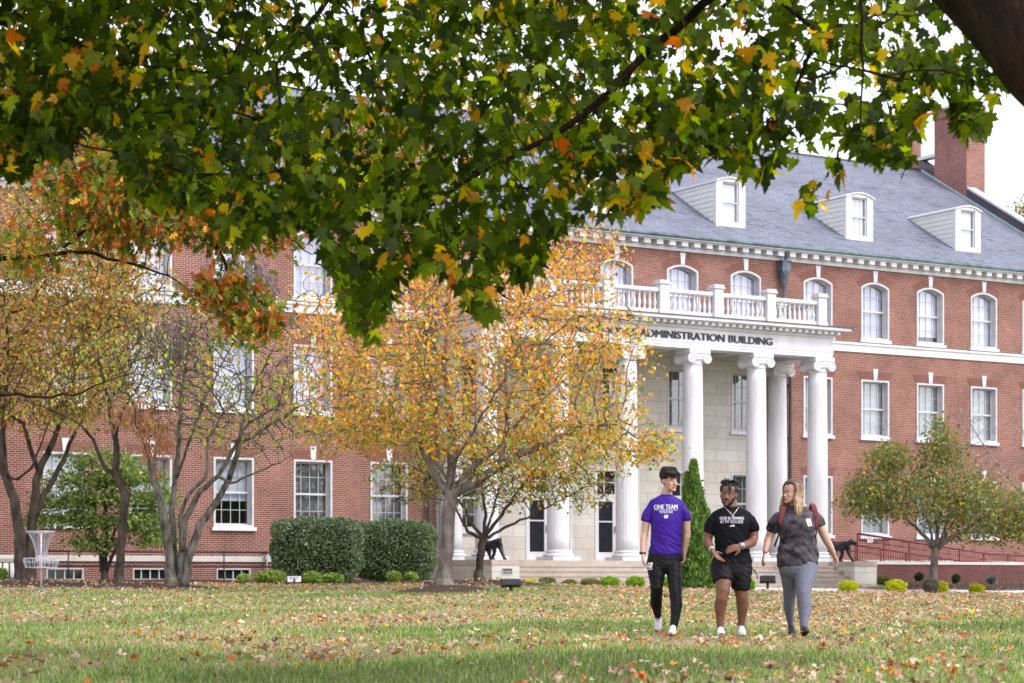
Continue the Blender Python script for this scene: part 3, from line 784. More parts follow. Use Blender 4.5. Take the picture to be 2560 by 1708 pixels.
# leader heads and downpipes
for s_ in (C0 + 7.95, C0 - 7.95):
    m_ = MB(); sx = s_ - .35 if s_ > C0 else s_ + .35
    m_.tube([(sx, -.42, 13.1), (sx, -.30, 12.8), (sx, -.22, 12.75)], .07, 8)
    M_ = Matrix.Translation((sx, -.2, 0))
    m_.box(-.20, .20, -.16, .16, 12.35, 12.72, M=M_); m_.box(-.24, .24, -.19, .19, 12.72, 12.78, M=M_)
    m_.lathe([(.05, 11.6), (.09, 11.75), (.15, 12.1), (.21, 12.36)], 8, c=(sx, -.2))
    m_.tube([(sx, -.18, 11.7), (sx, -.16, 11.35), (s_, -.16, 10.95), (s_, -.12, 10.8), (s_, -.12, 9.95)], .055, 8)
    m_.build('leader_head', 'leader_metal', B)
    m_ = MB(); m_.tube([(s_, -.14, 9.95), (s_, -.14, .4)], .06, 8)
    for z in (8, 6, 4, 2): m_.box(s_ - .09, s_ + .09, -.16, 0, z, z + .06)
    m_.build('downpipe', 'pipe_metal', B)
# porch floor, steps and cheek walls
mb = MB(); mb.box(C0 - 7.15, C0 + 7.15, -3.45, -.04, .6, ZF); fl_ = mb.build('porch_floor', 'step_stone', B)
mb = MB()
nst = 6; rise_ = (ZF - .22) / 6; tread = .36
mb = MB()
for k in range(1, 6):
    z1 = ZF - rise_ * k; mb.box(C0 - 7.15 + .001, C0 + 7.15 - .001, -3.45 - tread * k - .02, -3.45 - tread * (k - 1) + .0, -.2, z1)
    mb.box(C0 - 7.15 + .001, C0 + 7.15 - .001, -3.45 - tread * k - .045, -3.45 - tread * k - .02, z1 - .05, z1 - .001)
mb.build('steps', 'step_stone', B)
for s0 in (C0 - 8.2, C0 + 7.15):
    mb = MB(); mb.box(s0, s0 + 1.05, -4.85, -.0, -.3, 1.06)
    pl = mb.build('cheek_wall', 'limestone', B)
    mb = MB(); mb.box(s0 - .02, s0 + 1.07, -4.87, -.0, 1.062, 1.24); mb.build('cap_stone', 'step_stone', pl)
# plaque on the left cheek wall
pq = MB(); pq.box(-.205, .205, -.02, .0, 0, .21); pq.build('plaque', 'plaque_text', B, loc=(C0 - 7.62, -4.852, .76))
pq2 = MB(); pq2.box(-.185, .185, -.026, -.02, .02, .19); p2_ = pq2.build('plaque_panel', 'plaque_grey', B, loc=(C0 - 7.62, -4.852, .76))
for txt, sz, zz in (('Mark and Nancy', .062, .082), ('Cox', .05, .035)):
    me = text_mesh(txt, sz, offset=.0008)
    v = np.array([x.co[:] for x in me.vertices]); me.vertices.foreach_set('co', np.stack([v[:, 0], v[:, 2] * 0 - .029, v[:, 1]], 1).astype(np.float32).ravel()); me.materials.clear(); me.materials.append(MATS['plaque_text'])
    link('plaque_lettering', me, B, (C0 - 7.62, -4.852, .76 + zz - .012))
print('building', time.time() - T0)
# ---------------------------------------------------------------- vegetation
leafmat('leaf', .42, gloss=.03)
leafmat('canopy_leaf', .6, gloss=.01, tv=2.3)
leafmat('ground_leaf', .15, gloss=.03)
leafmat('grass_blade', .3, gloss=.04)
def barkmat(name, c1, c2, sc=6, moss=None):
    m = mat(name, tuple(q * 1.15 for q in c1), tuple(q * .6 for q in c2), .95, sc, bump=1.0, bscale=sc * 4, stretch=(1, 1, .4), spec=.1, dist=.05, detail=9); return m
barkmat('bark_grey', (.25, .21, .185), (.12, .095, .08))
barkmat('bark_brown', (.10, .078, .062), (.042, .032, .026))
barkmat('bark_lichen', (.20, .185, .15), (.08, .065, .052), 9)
barkmat('bark_dark', (.05, .03, .022), (.02, .012, .01), 7)
barkmat('bark_pale', (.34, .31, .28), (.22, .195, .17))

def colonize(seeds, att, step, infl, kill, iters=200, trop=(0, 0, .0), rng=None):
    """seeds: list of (pos, parent). returns pos, parent, anchor(list node per attractor)"""
    P = [np.array(p, float) for p, _ in seeds]; par = [q for _, q in seeds]
    att = np.array(att, float); nA = len(att)
    PP = np.array(P)
    D = np.full(nA, 1e9); Nn = np.zeros(nA, int)
    for i0 in range(0, len(PP), 64):
        d = np.linalg.norm(att[:, None] - PP[None, i0:i0 + 64], axis=2); j = d.argmin(1); dm = d[np.arange(nA), j]
        b_ = dm < D; D[b_] = dm[b_]; Nn[b_] = j[b_] + i0
    alive = np.ones(nA, bool); anchor = np.full(nA, -1)
    seen = set(); trop = np.array(trop)
    for it in range(iters):
        k_ = alive & (D < kill); anchor[k_] = Nn[k_]; alive &= ~k_
        idx = np.where(alive & (D < infl))[0]
        if len(idx) == 0: break
        nn = Nn[idx]; dirs = att[idx] - PP[nn]; dirs /= np.linalg.norm(dirs, axis=1, keepdims=True) + 1e-9
        u, inv = np.unique(nn, return_inverse=True)
        S = np.zeros((len(u), 3)); np.add.at(S, inv, dirs)
        S /= np.linalg.norm(S, axis=1, keepdims=True) + 1e-9
        S += trop + rng.normal(0, .12, S.shape); S /= np.linalg.norm(S, axis=1, keepdims=True)
        newp, newi = [], []
        for a, s_ in zip(u, S):
            key = (int(a), round(float(s_[0]) * 3), round(float(s_[1]) * 3), round(float(s_[2]) * 3))
            if key in seen: 
                continue
            seen.add(key); newp.append(PP[a] + s_ * step); newi.append(int(a))
        if not newp: break
        base = len(PP); NP = np.array(newp); PP = np.vstack([PP, NP]); par += newi
        ai = np.where(alive)[0]
        for i0 in range(0, len(NP), 256):
            d = np.linalg.norm(att[ai][:, None] - NP[None, i0:i0 + 256], axis=2); j = d.argmin(1); dm = d[np.arange(len(ai)), j]
            b_ = dm < D[ai]; D[ai[b_]] = dm[b_]; Nn[ai[b_]] = j[b_] + i0 + base
    return PP, np.array(par), anchor
def radii(PP, par, r0, p=2.3, seed_r=None):
    n = len(PP); acc = np.zeros(n); nch = np.zeros(n, int)
    for i in range(n - 1, -1, -1):
        r = acc[i] ** (1 / p) if nch[i] else r0
        r = max(r, r0)
        if seed_r is not None and i < len(seed_r) and seed_r[i] is not None: r = seed_r[i]
        acc[i] = r ** p
        if par[i] >= 0: acc[par[i]] += r ** p; nch[par[i]] += 1
    return acc ** (1 / p)
def skeleton_mesh(mb, PP, par, r, sel=None, rng=None, knob=0.0):
    n = len(PP); ch = [[] for _ in range(n)]
    for i in range(n):
        if par[i] >= 0: ch[par[i]].append(i)
    starts = [i for i in range(n) if par[i] < 0]
    stack = [(None, s_) for s_ in starts]
    while stack:
        pn, s_ = stack.pop(); chain = [s_]; c = s_
        while ch[c]:
            cs = sorted(ch[c], key=lambda k: -r[k])
            for o_ in cs[1:]: stack.append((c, o_))
            c = cs[0]; chain.append(c)
        pts = [PP[i] for i in chain]; rr = [float(r[i]) for i in chain]
        if pn is not None: pts = [PP[pn]] + pts; rr = [min(rr[0] * 1.15, float(r[pn]))] + rr
        if len(pts) < 2: continue
        m_ = max(rr); seg = 12 if m_ > .09 else (7 if m_ > .03 else (5 if m_ > .012 else 3))
        mb.tube(pts, rr, seg, caps=(seg > 5))
def resample(pts, rs, step, rng=None, wob=0.0):
    out, ro = [np.array(pts[0], float)], [rs[0]]
    for a, b_, ra, rb in zip(pts[:-1], pts[1:], rs[:-1], rs[1:]):
        a, b_ = np.array(a, float), np.array(b_, float); L_ = np.linalg.norm(b_ - a); k = max(1, int(round(L_ / step)))
        for i in range(1, k + 1):
            p = a + (b_ - a) * i / k
            if rng is not None: p = p + rng.normal(0, wob, 3)
            out.append(p); ro.append(ra + (rb - ra) * i / k)
    return out, ro
def smooth_poly(P, it=1):
    P = [np.array(p, float) for p in P]
    for _ in range(it):
        Q = [P[0]]
        for a, b_ in zip(P[:-1], P[1:]): Q += [a * .75 + b_ * .25, a * .25 + b_ * .75]
        Q.append(P[-1]); P = Q
    return P
def limb(Y, *pts):
    """pts: (px,py,r_m[,dY]) -> world polyline"""
    P = []; Rr = []
    for t in pts:
        y = Y + (t[3] if len(t) > 3 else 0); P.append(np.array(W(t[0], t[1], y))); Rr.append(t[2])
    return P, Rr
def blob_points(rng, blobs, n):
    """blobs: (px,py,Y,rx_px,ry_px,ry_depth_m,weight)"""
    w = np.array([b_[6] for b_ in blobs], float); w /= w.sum(); out = []
    for b_, k in zip(blobs, rng.multinomial(n, w)):
        d = rng.normal(size=(k, 3)); d /= np.linalg.norm(d, axis=1, keepdims=True); rad = rng.random(k) ** .42
        d *= rad[:, None]; px, py, Y, rx, ry, rd, _ = b_
        c = np.array(W(px, py, Y)); s_ = Y / F
        out.append(c + d * np.array([rx * s_, rd, ry * s_]))
    return np.concatenate(out)
def put_leaves(rng, anchors, per, spread, size, tmpl, cols, wts, mats, droop=.5, sj=.3, jit=.14, size_fn=None, colfn=None, flat=0.3):
    n = len(anchors); A = np.repeat(anchors, per, axis=0); m_ = len(A)
    pos = A + rng.normal(0, spread, (m_, 3)) * np.array([1, 1, .85])
    yd = rng.normal(0, 1, (m_, 3)); yd[:, 2] -= droop * 1.6
    nz = rng.normal(0, 1, (m_, 3)); nz[:, 2] += flat * 3
    M = axes_mats(yd, nz)
    s_ = size * (1 + rng.normal(0, sj, m_)).clip(.4, 1.7)
    C = palette(rng, m_, cols, wts, jit)
    if colfn is not None: C = colfn(pos, C, rng)
    return tmpl, pos, M, s_, C
def build_tree(name, base, seeds_limbs, blobs, natt, bark, label, cat, leaf=None, step=.22, infl=1.6, kill=.22, r0=.006, p=2.45, seed=1, group=None, trop=(0, 0, .08), extra=None, leaf_frac=1.0, wob=.012, flare=True, slim=.8):
    rng = np.random.default_rng(seed)
    seeds, sr = [], []
    for li, (pts, rs, parent) in enumerate(seeds_limbs):
        P2, R2 = resample(pts, [q * slim for q in rs], step, rng, wob)
        if parent is None: pi = -1
        else:
            arr = np.array([s_[0] for s_ in seeds]); pi = int(np.linalg.norm(arr - P2[0], axis=1).argmin()); P2, R2 = P2[1:], R2[1:]
        for q_, r_ in zip(P2, R2):
            seeds.append((q_, pi)); sr.append(r_); pi = len(seeds) - 1
    ntr = len(seeds)
    att = blob_points(rng, blobs, natt)
    PP, par, anc = colonize(seeds, att, step, infl, kill, 160, trop, rng)
    r = radii(PP, par, r0, p)
    r[:ntr] = sr
    for i in range(ntr, len(PP)): r[i] = min(r[i] * .8 if r[i] > 2 * r0 else r[i], r[par[i]] * (.85 if par[i] < ntr else 1.0))
    e = empty(name, base, label, cat, group)
    b0 = np.array(base)
    # trunk = thick seed nodes, limbs = rest
    mb = MB(); skeleton_mesh(mb, PP[:ntr] - b0, par[:ntr], r[:ntr], rng=rng)
    if flare:
        rb = sr[0]; g = []
        mb.tube([(PP[0] - b0) + np.array([0, 0, -.15]), (PP[0] - b0) + np.array([0, 0, .06]), (PP[0] - b0) + np.array([0, 0, .28])], [rb * 1.6, rb * 1.25, rb * .93], 12)
    mb.build('trunk', bark, e, smooth=True)
    ch_nodes = np.arange(ntr, len(PP)); remap = -np.ones(len(PP), int)
    # limbs: keep parents that are seeds as extra roots
    need = sorted(set(int(par[i]) for i in ch_nodes if par[i] < ntr))
    order = need + list(ch_nodes)
    for k, i in enumerate(order): remap[i] = k
    P3 = PP[order] - b0; par3 = np.array([-1 if i < ntr else remap[par[i]] for i in order]); r3 = r[order].copy()
    for k, i in enumerate(order):
        if i < ntr: r3[k] = 0.0
    for k in range(len(need)):
        cs = [r3[j] for j in np.where(par3 == k)[0]]; r3[k] = max(cs) * 1.1 if cs else .01
    if len(order) > 1:
        mb = MB(); skeleton_mesh(mb, P3, par3, r3, rng=rng); mb.build('branches', bark, e, smooth=True)
    ok = anc >= 0
    apos = att[ok]
    if leaf:
        if leaf_frac < 1: apos = apos[rng.random(len(apos)) < leaf_frac]
        t_, pos, M, s_, C = put_leaves(rng, apos, **leaf)
        me = scatter('foliage', t_[0], t_[1], pos - b0, M, s_, C, leaf['mats']); link('foliage', me, e)
    return e, PP, par, r, att, anc

# main yellow-orange maple -----------------------------------------------------
YT = 52.0
base = W(1109, 1472, YT)
lim = [
 (*limb(YT, (1109, 1476, .30), (1112, 1420, .24), (1120, 1340, .215), (1124, 1270, .225), (1126, 1235, .22)), None),
 (*limb(YT, (1126, 1240, .17), (1150, 1225, .17, -.1), (1190, 1205, .16, -.3), (1245, 1170, .14, -.5), (1300, 1135, .12, -.7), (1370, 1110, .09, -.9), (1450, 1065, .06, -1), (1540, 1060, .035, -1)), 0),
 (*limb(YT, (1122, 1240, .13), (1095, 1200, .13, .1), (1070, 1150, .115, .2), (1050, 1110, .10, .3), (990, 1060, .08, .4), (920, 1010, .06, .5), (850, 970, .035, .7)), 0),
 (*limb(YT, (1126, 1236, .15), (1128, 1180, .14), (1130, 1100, .125, .2), (1118, 1000, .10, .3), (1110, 900, .08, .3), (1120, 800, .05, .3), (1130, 700, .03, .2)), 0),
 (*limb(YT, (1128, 1215, .07), (1095, 1160, .065, -.2), (1090, 1080, .06, -.5), (1092, 990, .05, -.8), (1060, 880, .035, -1.2), (1040, 780, .02, -1.4)), 0),
 (*limb(YT, (1245, 1170, .09, -.5), (1262, 1100, .085, -.4), (1268, 1020, .07, -.2), (1262, 930, .06, 0), (1290, 820, .04, .2), (1330, 700, .02, .3)), 0),
 (*limb(YT, (1128, 1225, .08), (1180, 1170, .075, .5), (1250, 1120, .065, 1.0), (1330, 1010, .05, 1.5), (1400, 900, .035, 1.8), (1470, 780, .02, 2)), 0),
 (*limb(YT, (1100, 1205, .06), (1080, 1150, .05, 1.0), (1000, 1060, .045, 1.8), (930, 930, .03, 2.2), (860, 830, .02, 2.4)), 0),
 (*limb(YT, (1126, 1230, .06), (1140, 1150, .05, -1.), (1200, 1050, .045, -1.8), (1260, 950, .03, -2.4)), 0),
]
blobs = [(1170, 900, YT, 430, 260, 3.6, 9), (930, 950, YT, 210, 190, 2.6, 3), (1430, 930, YT, 230, 220, 2.8, 3.6), (1290, 720, YT, 270, 140, 2.4, 2.6), (1440, 640, YT, 150, 80, 1.6, .9), (1180, 1070, YT, 330, 90, 2.6, 2.6),
         (1500, 1095, YT - .5, 190, 85, 1.6, 1.8), (880, 1070, YT, 170, 75, 1.6, 1.2), (1000, 720, YT, 170, 90, 1.8, .9), (1620, 1120, YT - .8, 90, 42, .6, .4), (800, 800, YT + .5, 110, 130, 1.5, .6), (1320, 1170, YT - .8, 150, 30, .8, .35)]
orange = [(.78, .34, .06), (.72, .30, .15), (.80, .50, .05), (.42, .46, .06), (.15, .25, .04), (.50, .14, .05), (.74, .42, .20)]
def main_col(pos, C, rng):
    h = (pos[:, 2] - 3) / 6 + rng.normal(0, .25, len(pos))
    low = h < .36; g = rng.random(len(pos)) < .55
    k = low & g; C[k] = palette(rng, int(k.sum()), [(.62, .42, .03), (.30, .36, .04), (.16, .24, .03)], [3, 3, 2])
    return C
build_tree('maple_tree', base, lim, blobs, 3600, 'bark_grey', 'orange and yellow leaved maple with smooth grey trunk on a mulch mound', 'tree',
           leaf=dict(per=7, spread=.13, size=.082, tmpl=MAPLE2, cols=orange, wts=[3.8, 2.6, 3.8, 2.0, 1.1, .4, 1.6], mats='leaf', droop=.9, colfn=main_col, flat=.15), step=.2, infl=1.7, kill=.2, r0=.0085, slim=.74, seed=11, group=None)

# dogwood behind it by the steps
YD = 62.0
base = W(1196, 1447, YD)
lim = [(*limb(YD, (1196, 1450, .20), (1200, 1400, .17), (1208, 1345, .18)), None)]
for pts in [((1208, 1345, .09), (1180, 1310, .08, .3), (1155, 1260, .06, .5), (1090, 1200, .04, .8), (1020, 1160, .02, 1)),
            ((1208, 1345, .10), (1215, 1290, .08), (1205, 1220, .05, -.3), (1180, 1150, .03, -.5)),
            ((1208, 1345, .10), (1245, 1300, .08, -.3), (1300, 1220, .06, -.6), (1350, 1160, .03, -.9), (1420, 1110, .02, -1)),
            ((1210, 1350, .09), (1260, 1320, .07, .3), (1330, 1290, .05, .6), (1420, 1240, .03, .8), (1520, 1190, .015, 1)),
            ((1204, 1350, .09), (1170, 1330, .08, -.3), (1150, 1290, .05, -.6), (1120, 1230, .03, -1)),
            ((1210, 1345, .07), (1235, 1270, .06, .8), (1260, 1180, .03, 1.2))]:
    lim.append((*limb(YD, *pts), 0))
blobs = [(1230, 1190, YD, 270, 95, 2.2, 4), (1030, 1190, YD, 120, 80, 1.5, 1), (1430, 1195, YD, 140, 85, 1.6, 2), (1230, 1120, YD, 200, 60, 1.4, 1.5)]
green_mix = [(.16, .22, .04), (.26, .30, .05), (.10, .15, .03), (.50, .22, .05), (.55, .38, .05)]
build_tree('dogwood_tree', base, lim, blobs, 1500, 'bark_brown', 'small bare twigged dogwood with sparse green leaves in front of the left stone cheek wall', 'tree',
           leaf=dict(per=5, spread=.12, size=.085, tmpl=MAPLE2, cols=green_mix, wts=[3, 3, 2, 2, 1.4], mats='leaf', droop=.8), step=.2, infl=1.5, kill=.2, r0=.0105, slim=.62, seed=12, leaf_frac=.62)

# dogwood in front of the ramp
YR = 76.0
base = W(2332, 1452, YR)
lim = [(*limb(YR, (2332, 1458, .24), (2334, 1410, .20), (2338, 1375, .21)), None)]
for pts in [((2336, 1380, .13), (2318, 1350, .11, .2), (2290, 1320, .08, .5), (2255, 1290, .05, .8), (2200, 1240, .03, 1)),
            ((2338, 1375, .13), (2345, 1320, .10), (2350, 1270, .07, .2), (2340, 1190, .04, .3), (2355, 1110, .02)),
            ((2338, 1378, .12), (2370, 1350, .10, -.3), (2420, 1320, .07, -.6), (2470, 1285, .04, -1), (2540, 1260, .02, -1.3)),
            ((2340, 1375, .10), (2375, 1320, .08, .5), (2420, 1250, .05, .8), (2500, 1190, .03, 1), (2580, 1150, .015, 1.2)),
            ((2336, 1375, .09), (2320, 1300, .06, -.8), (2290, 1220, .03, -1.2)), ((2340, 1370, .08), (2380, 1280, .05, -1), (2400, 1180, .02, -1.4))]:
    lim.append((*limb(YR, *pts), 0))
blobs = [(2320, 1225, YR, 170, 85, 2.4, 3), (2170, 1255, YR, 75, 50, 1.2, .9), (2530, 1310, YR, 80, 50, 1.2, .9),(2215, 1135, YR, 60, 28, 1., .5), (2350, 1100, YR, 40, 60, .8, .5), (2200, 1225, YR, 90, 75, 1.6, 1.5), (2440, 1270, YR, 150, 85, 2.2, 3), (2360, 1140, YR, 60, 45, 1.2, .6), (2560, 1290, YR, 60, 70, 1.4, .8), (2230, 1150, YR, 60, 35, 1., .5)]
build_tree('dogwood_tree', base, lim, blobs, 2300, 'bark_grey', 'rounded green dogwood flecked with orange leaves growing in front of the red ramp railing', 'tree',
           leaf=dict(per=8, spread=.19, size=.095, tmpl=MAPLE2, cols=[(.15, .20, .045), (.22, .25, .06), (.09, .13, .03), (.62, .22, .06), (.50, .38, .07), (.30, .26, .12)], wts=[4, 4, 2.4, 1.0, .7, 1.6], mats='leaf', droop=.8), step=.22, infl=1.6, kill=.22, r0=.010, slim=.66, seed=13)
# pale bare shrub tree at the right edge behind it
YB = 79.0
lim = [(*limb(YB, (2600, 1450, .16), (2605, 1360, .13), (2600, 1280, .10)), None)]
for pts in [((2600, 1290, .06), (2540, 1220, .05), (2470, 1130, .03, .4), (2400, 1020, .015, .6)), ((2600, 1280, .06), (2590, 1180, .04), (2560, 1090, .02, -.4), (2540, 1020, .012))]:
    lim.append((*limb(YB, *pts), 0))
build_tree('bare_tree', W(2600, 1448, YB), lim, [(2500, 1150, YB, 130, 110, 1.6, 3), (2430, 1080, YB, 60, 60, 1, 1), (2620, 1160, YB, 90, 120, 1.4, 1)], 420, 'bark_pale', 'pale leafless small tree reaching in from the right edge before the brick wall', 'tree',
           leaf=None, step=.25, infl=2.0, kill=.25, r0=.007, seed=14)

# ---- left group of trees
oakc = [(.17, .23, .04), (.32, .32, .05), (.58, .27, .07), (.62, .50, .05), (.45, .15, .04), (.09, .14, .03), (.42, .26, .13)]
Y1 = 60.0
base = W(62, 1464, Y1)
lim = [(*limb(Y1, (55, 1470, .36), (52, 1400, .27), (50, 1340, .22), (35, 1250, .19), (10, 1180, .17), (5, 1080, .13), (15, 980, .09), (20, 850, .06), (10, 720, .03)), None),
       (*limb(Y1, (72, 1466, .30), (76, 1400, .24, .1), (82, 1300, .19, .2), (92, 1200, .16, .3), (105, 1160, .14, .3), (130, 1110, .12, .4), (150, 1060, .09, .6), (190, 930, .06, .8), (230, 800, .03, 1)), None),
       (*limb(Y1, (88, 1290, .12, .2), (110, 1240, .12, .4), (150, 1170, .10, .7), (175, 1110, .08, 1), (230, 1000, .05, 1.4), (300, 900, .03, 1.6)), 0),
       (*limb(Y1, (96, 1172, .10, .3), (75, 1120, .09, 0), (60, 1060, .07, -.4), (0, 1020, .05, -.8), (-60, 960, .03, -1)), 0),
       (*limb(Y1, (12, 1190, .06), (45, 1200, .06, -.3), (80, 1170, .05, -.6), (120, 1060, .03, -1)), 0)]
blobs = [(70, 850, Y1, 260, 230, 3.0, 7), (240, 800, Y1, 190, 200, 2.4, 3), (60, 600, Y1, 220, 130, 2.2, 3), (-60, 960, Y1, 160, 140, 2.2, 1.2), (300, 700, Y1, 140, 120, 2, 1.2), (170, 1010, Y1, 90, 60, 1.2, .7)]
build_tree('oak_tree', base, lim, blobs, 2700, 'bark_brown', 'twin trunked autumn oak with rust and green leaves right behind the disc golf basket', 'tree',
           leaf=dict(per=11, spread=.2, size=.11, tmpl=OAK, cols=oakc, wts=[3.2, 2, 3.6, 1.8, 2.0, 1.6, 2.4], mats='leaf', droop=.6), step=.26, infl=2.0, kill=.26, r0=.011, slim=.7, seed=21, leaf_frac=.8)

Y2 = 57.0
lim = [(*limb(Y2, (297, 1468, .20), (300, 1400, .145), (305, 1330, .135), (316, 1240, .135), (300, 1215, .13), (288, 1180, .12), (292, 1140, .11), (284, 1080, .09), (278, 1020, .07), (255, 940, .05), (240, 850, .03)), None),
       (*limb(Y2, (290, 1190, .07), (262, 1170, .065, -.1), (240, 1120, .06, -.2), (235, 1100, .05, -.2), (200, 1060, .04, -.4), (120, 1020, .03, -.7), (60, 1000, .02, -1)), 0),
       (*limb(Y2, (286, 1090, .05), (310, 1020, .045, .3), (350, 960, .03, .6), (380, 880, .02, .8)), 0)]
build_tree('redbud_tree', W(297, 1466, Y2), lim, [(250, 950, Y2, 190, 130, 2, 4), (330, 860, Y2, 120, 100, 1.6, 1.4), (130, 1020, Y2, 110, 60, 1.4, 1)], 900, 'bark_brown', 'slender crooked single trunk tree with sparse yellow leaves between oak and clump', 'tree',
           leaf=dict(per=2, spread=.15, size=.11, tmpl=OVAL, cols=[(.5, .48, .04), (.34, .40, .06), (.40, .22, .12), (.6, .4, .04)], wts=[3, 3, 2, 1], mats='leaf', droop=1.2), step=.24, infl=1.8, kill=.24, r0=.007, seed=22, leaf_frac=.5)

Y3 = 56.5
lim = [(*limb(Y3, (428, 1470, .24), (424, 1400, .17), (416, 1330, .155), (406, 1270, .145), (385, 1200, .13), (372, 1140, .11), (350, 1060, .08), (320, 980, .05), (300, 900, .03)), None),
       (*limb(Y3, (438, 1466, .14, .2), (436, 1380, .12, .3), (430, 1280, .11, .4), (436, 1200, .10, .5), (448, 1100, .08, .6), (450, 1000, .06, .7), (470, 880, .04, .7), (480, 800, .02, .7)), None),
       (*limb(Y3, (450, 1468, .17, .1), (456, 1380, .14, .1), (462, 1300, .12), (500, 1230, .10), (545, 1190, .08, -.1), (580, 1130, .07, -.2), (620, 1060, .05, -.3), (700, 1010, .03, -.4)), None),
       (*limb(Y3, (462, 1466, .18), (470, 1400, .15), (500, 1310, .135), (540, 1260, .12, .1), (570, 1200, .11, .2), (592, 1140, .09, .3), (606, 1060, .07, .4), (640, 960, .04, .5), (690, 860, .02, .6)), None),
       (*limb(Y3, (455, 1385, .09), (450, 1290, .08, -.3), (470, 1240, .07, -.4), (515, 1190, .06, -.6), (520, 1100, .05, -.6), (560, 1030, .04, -.6), (600, 1000, .03, -.6)), 0),
       (*limb(Y3, (570, 1200, .08), (600, 1110, .07), (680, 1060, .05), (760, 1010, .03)), 0),
       (*limb(Y3, (440, 1200, .06, .5), (470, 1110, .05), (510, 1000, .04), (560, 900, .03), (600, 820, .015)), 0),
       (*limb(Y3, (560, 1215, .05, -.2), (620, 1190, .04, -.5), (680, 1165, .025, -.8), (730, 1140, .012, -1)), 0)]
blobs = [(500, 960, Y3, 260, 170, 2.4, 5), (640, 1040, Y3, 170, 110, 2, 2.4), (400, 880, Y3, 160, 150, 2, 1.6), (580, 800, Y3, 180, 90, 1.6, 1.3), (720, 960, Y3, 90, 130, 1.4, .8)]
e3, PP3, par3, r3, att3, anc3 = build_tree('clump_tree', W(448, 1466, Y3), lim, blobs, 3400, 'bark_lichen', 'multi stemmed nearly bare clump tree fanning out before the first floor window', 'tree',
           leaf=dict(per=2, spread=.15, size=.11, tmpl=OVAL, cols=[(.36, .44, .05), (.55, .50, .04), (.22, .33, .05), (.38, .22, .13)], wts=[4, 3, 2, 1], mats='leaf', droop=1.0), step=.21, infl=1.8, kill=.21, r0=.0105, slim=.72, seed=23, leaf_frac=.28)
rng = np.random.default_rng(4)
def pods(name, cx, cy, rx, ry, n, col, par_e, Y, hang=.32, sz=.13):
    a = blob_points(rng, [(cx, cy, Y, rx, ry, 1.4, 1)], n); m_ = len(a)
    A = np.repeat(a, 5, axis=0) + rng.normal(0, .05, (m_ * 5, 3)); A[:, 2] -= rng.random(m_ * 5) * hang
    yd = rng.normal(0, .25, A.shape); yd[:, 2] -= 1; nz = rng.normal(0, 1, A.shape)
    me = scatter(name, SMALL[0] * np.array([.55, 1, 1]), SMALL[1], A - np.array(par_e.location), axes_mats(yd, nz), sz * (1 + rng.normal(0, .25, len(A))).clip(.3), palette(rng, len(A), [col, tuple(x * .7 for x in col)], [1, 1]), 'leaf')
    return tag(link(name, me, par_e), kind='stuff')
pods('seed_pods', 590, 690, 110, 75, 330, (.20, .15, .17), e3, Y3)
pods("hanging_catkins", 430, 850, 110, 80, 150, (.16, .12, .12), e3, Y3)
pods('dry_leaves', 345, 1040, 95, 55, 110, (.42, .20, .10), e3, Y3 - .6, .1, .15)
pods('dry_leaves', 395, 1110, 40, 70, 60, (.42, .20, .10), e3, Y3 - .6, .1, .15)

# green japanese maple against the wall
Y4 = 63.5
lim = [(*limb(Y4, (262, 1450, .12), (262, 1400, .10), (268, 1340, .08), (262, 1270, .06), (240, 1200, .03)), None)]
for pts in [((262, 1440, .08), (252, 1390, .06, .2), (236, 1340, .05, .3), (200, 1290, .03, .5), (150, 1250, .02, .6)), ((264, 1430, .08), (285, 1380, .06, -.2), (320, 1320, .04, -.4), (370, 1280, .02, -.5)), ((262, 1400, .06), (290, 1320, .05, .4), (330, 1230, .03, .5)), ((255, 1445, .05), (245, 1350, .04, -.3), (200, 1300, .03, -.5), (120, 1290, .015, -.8))]:
    lim.append((*limb(Y4, *pts), 0))
blobs = [(250, 1150, Y4, 110, 22, 1.2, 1), (210, 1200, Y4, 120, 20, 1.3, 1.2), (330, 1190, Y4, 90, 20, 1.2, 1), (160, 1250, Y4, 90, 18, 1.2, 1.2), (290, 1245, Y4, 120, 20, 1.4, 1.3), (110, 1300, Y4, 60, 12, .8, .5), (210, 1300, Y4, 90, 20, 1.3, 1.2), (350, 1300, Y4, 100, 22, 1.3, 1.4), (230, 1355, Y4, 80, 16, 1., .7), (400, 1240, Y4, 50, 18, 1, .6), (390, 1345, Y4, 60, 16, 1, .6)]
build_tree('japanese_maple', W(262, 1450, Y4), lim, blobs, 1500, 'bark_brown', 'low layered green leaved maple beside the brick wall behind the slender trunk', 'tree',
           leaf=dict(per=9, spread=.13, size=.095, tmpl=MAPLE2, cols=[(.16, .24, .06), (.27, .35, .10), (.09, .14, .035), (.40, .42, .13)], wts=[4, 4, 2.4, 1.6], mats='leaf', droop=.6, flat=1.2), step=.2, infl=1.6, kill=.2, r0=.006, seed=24)

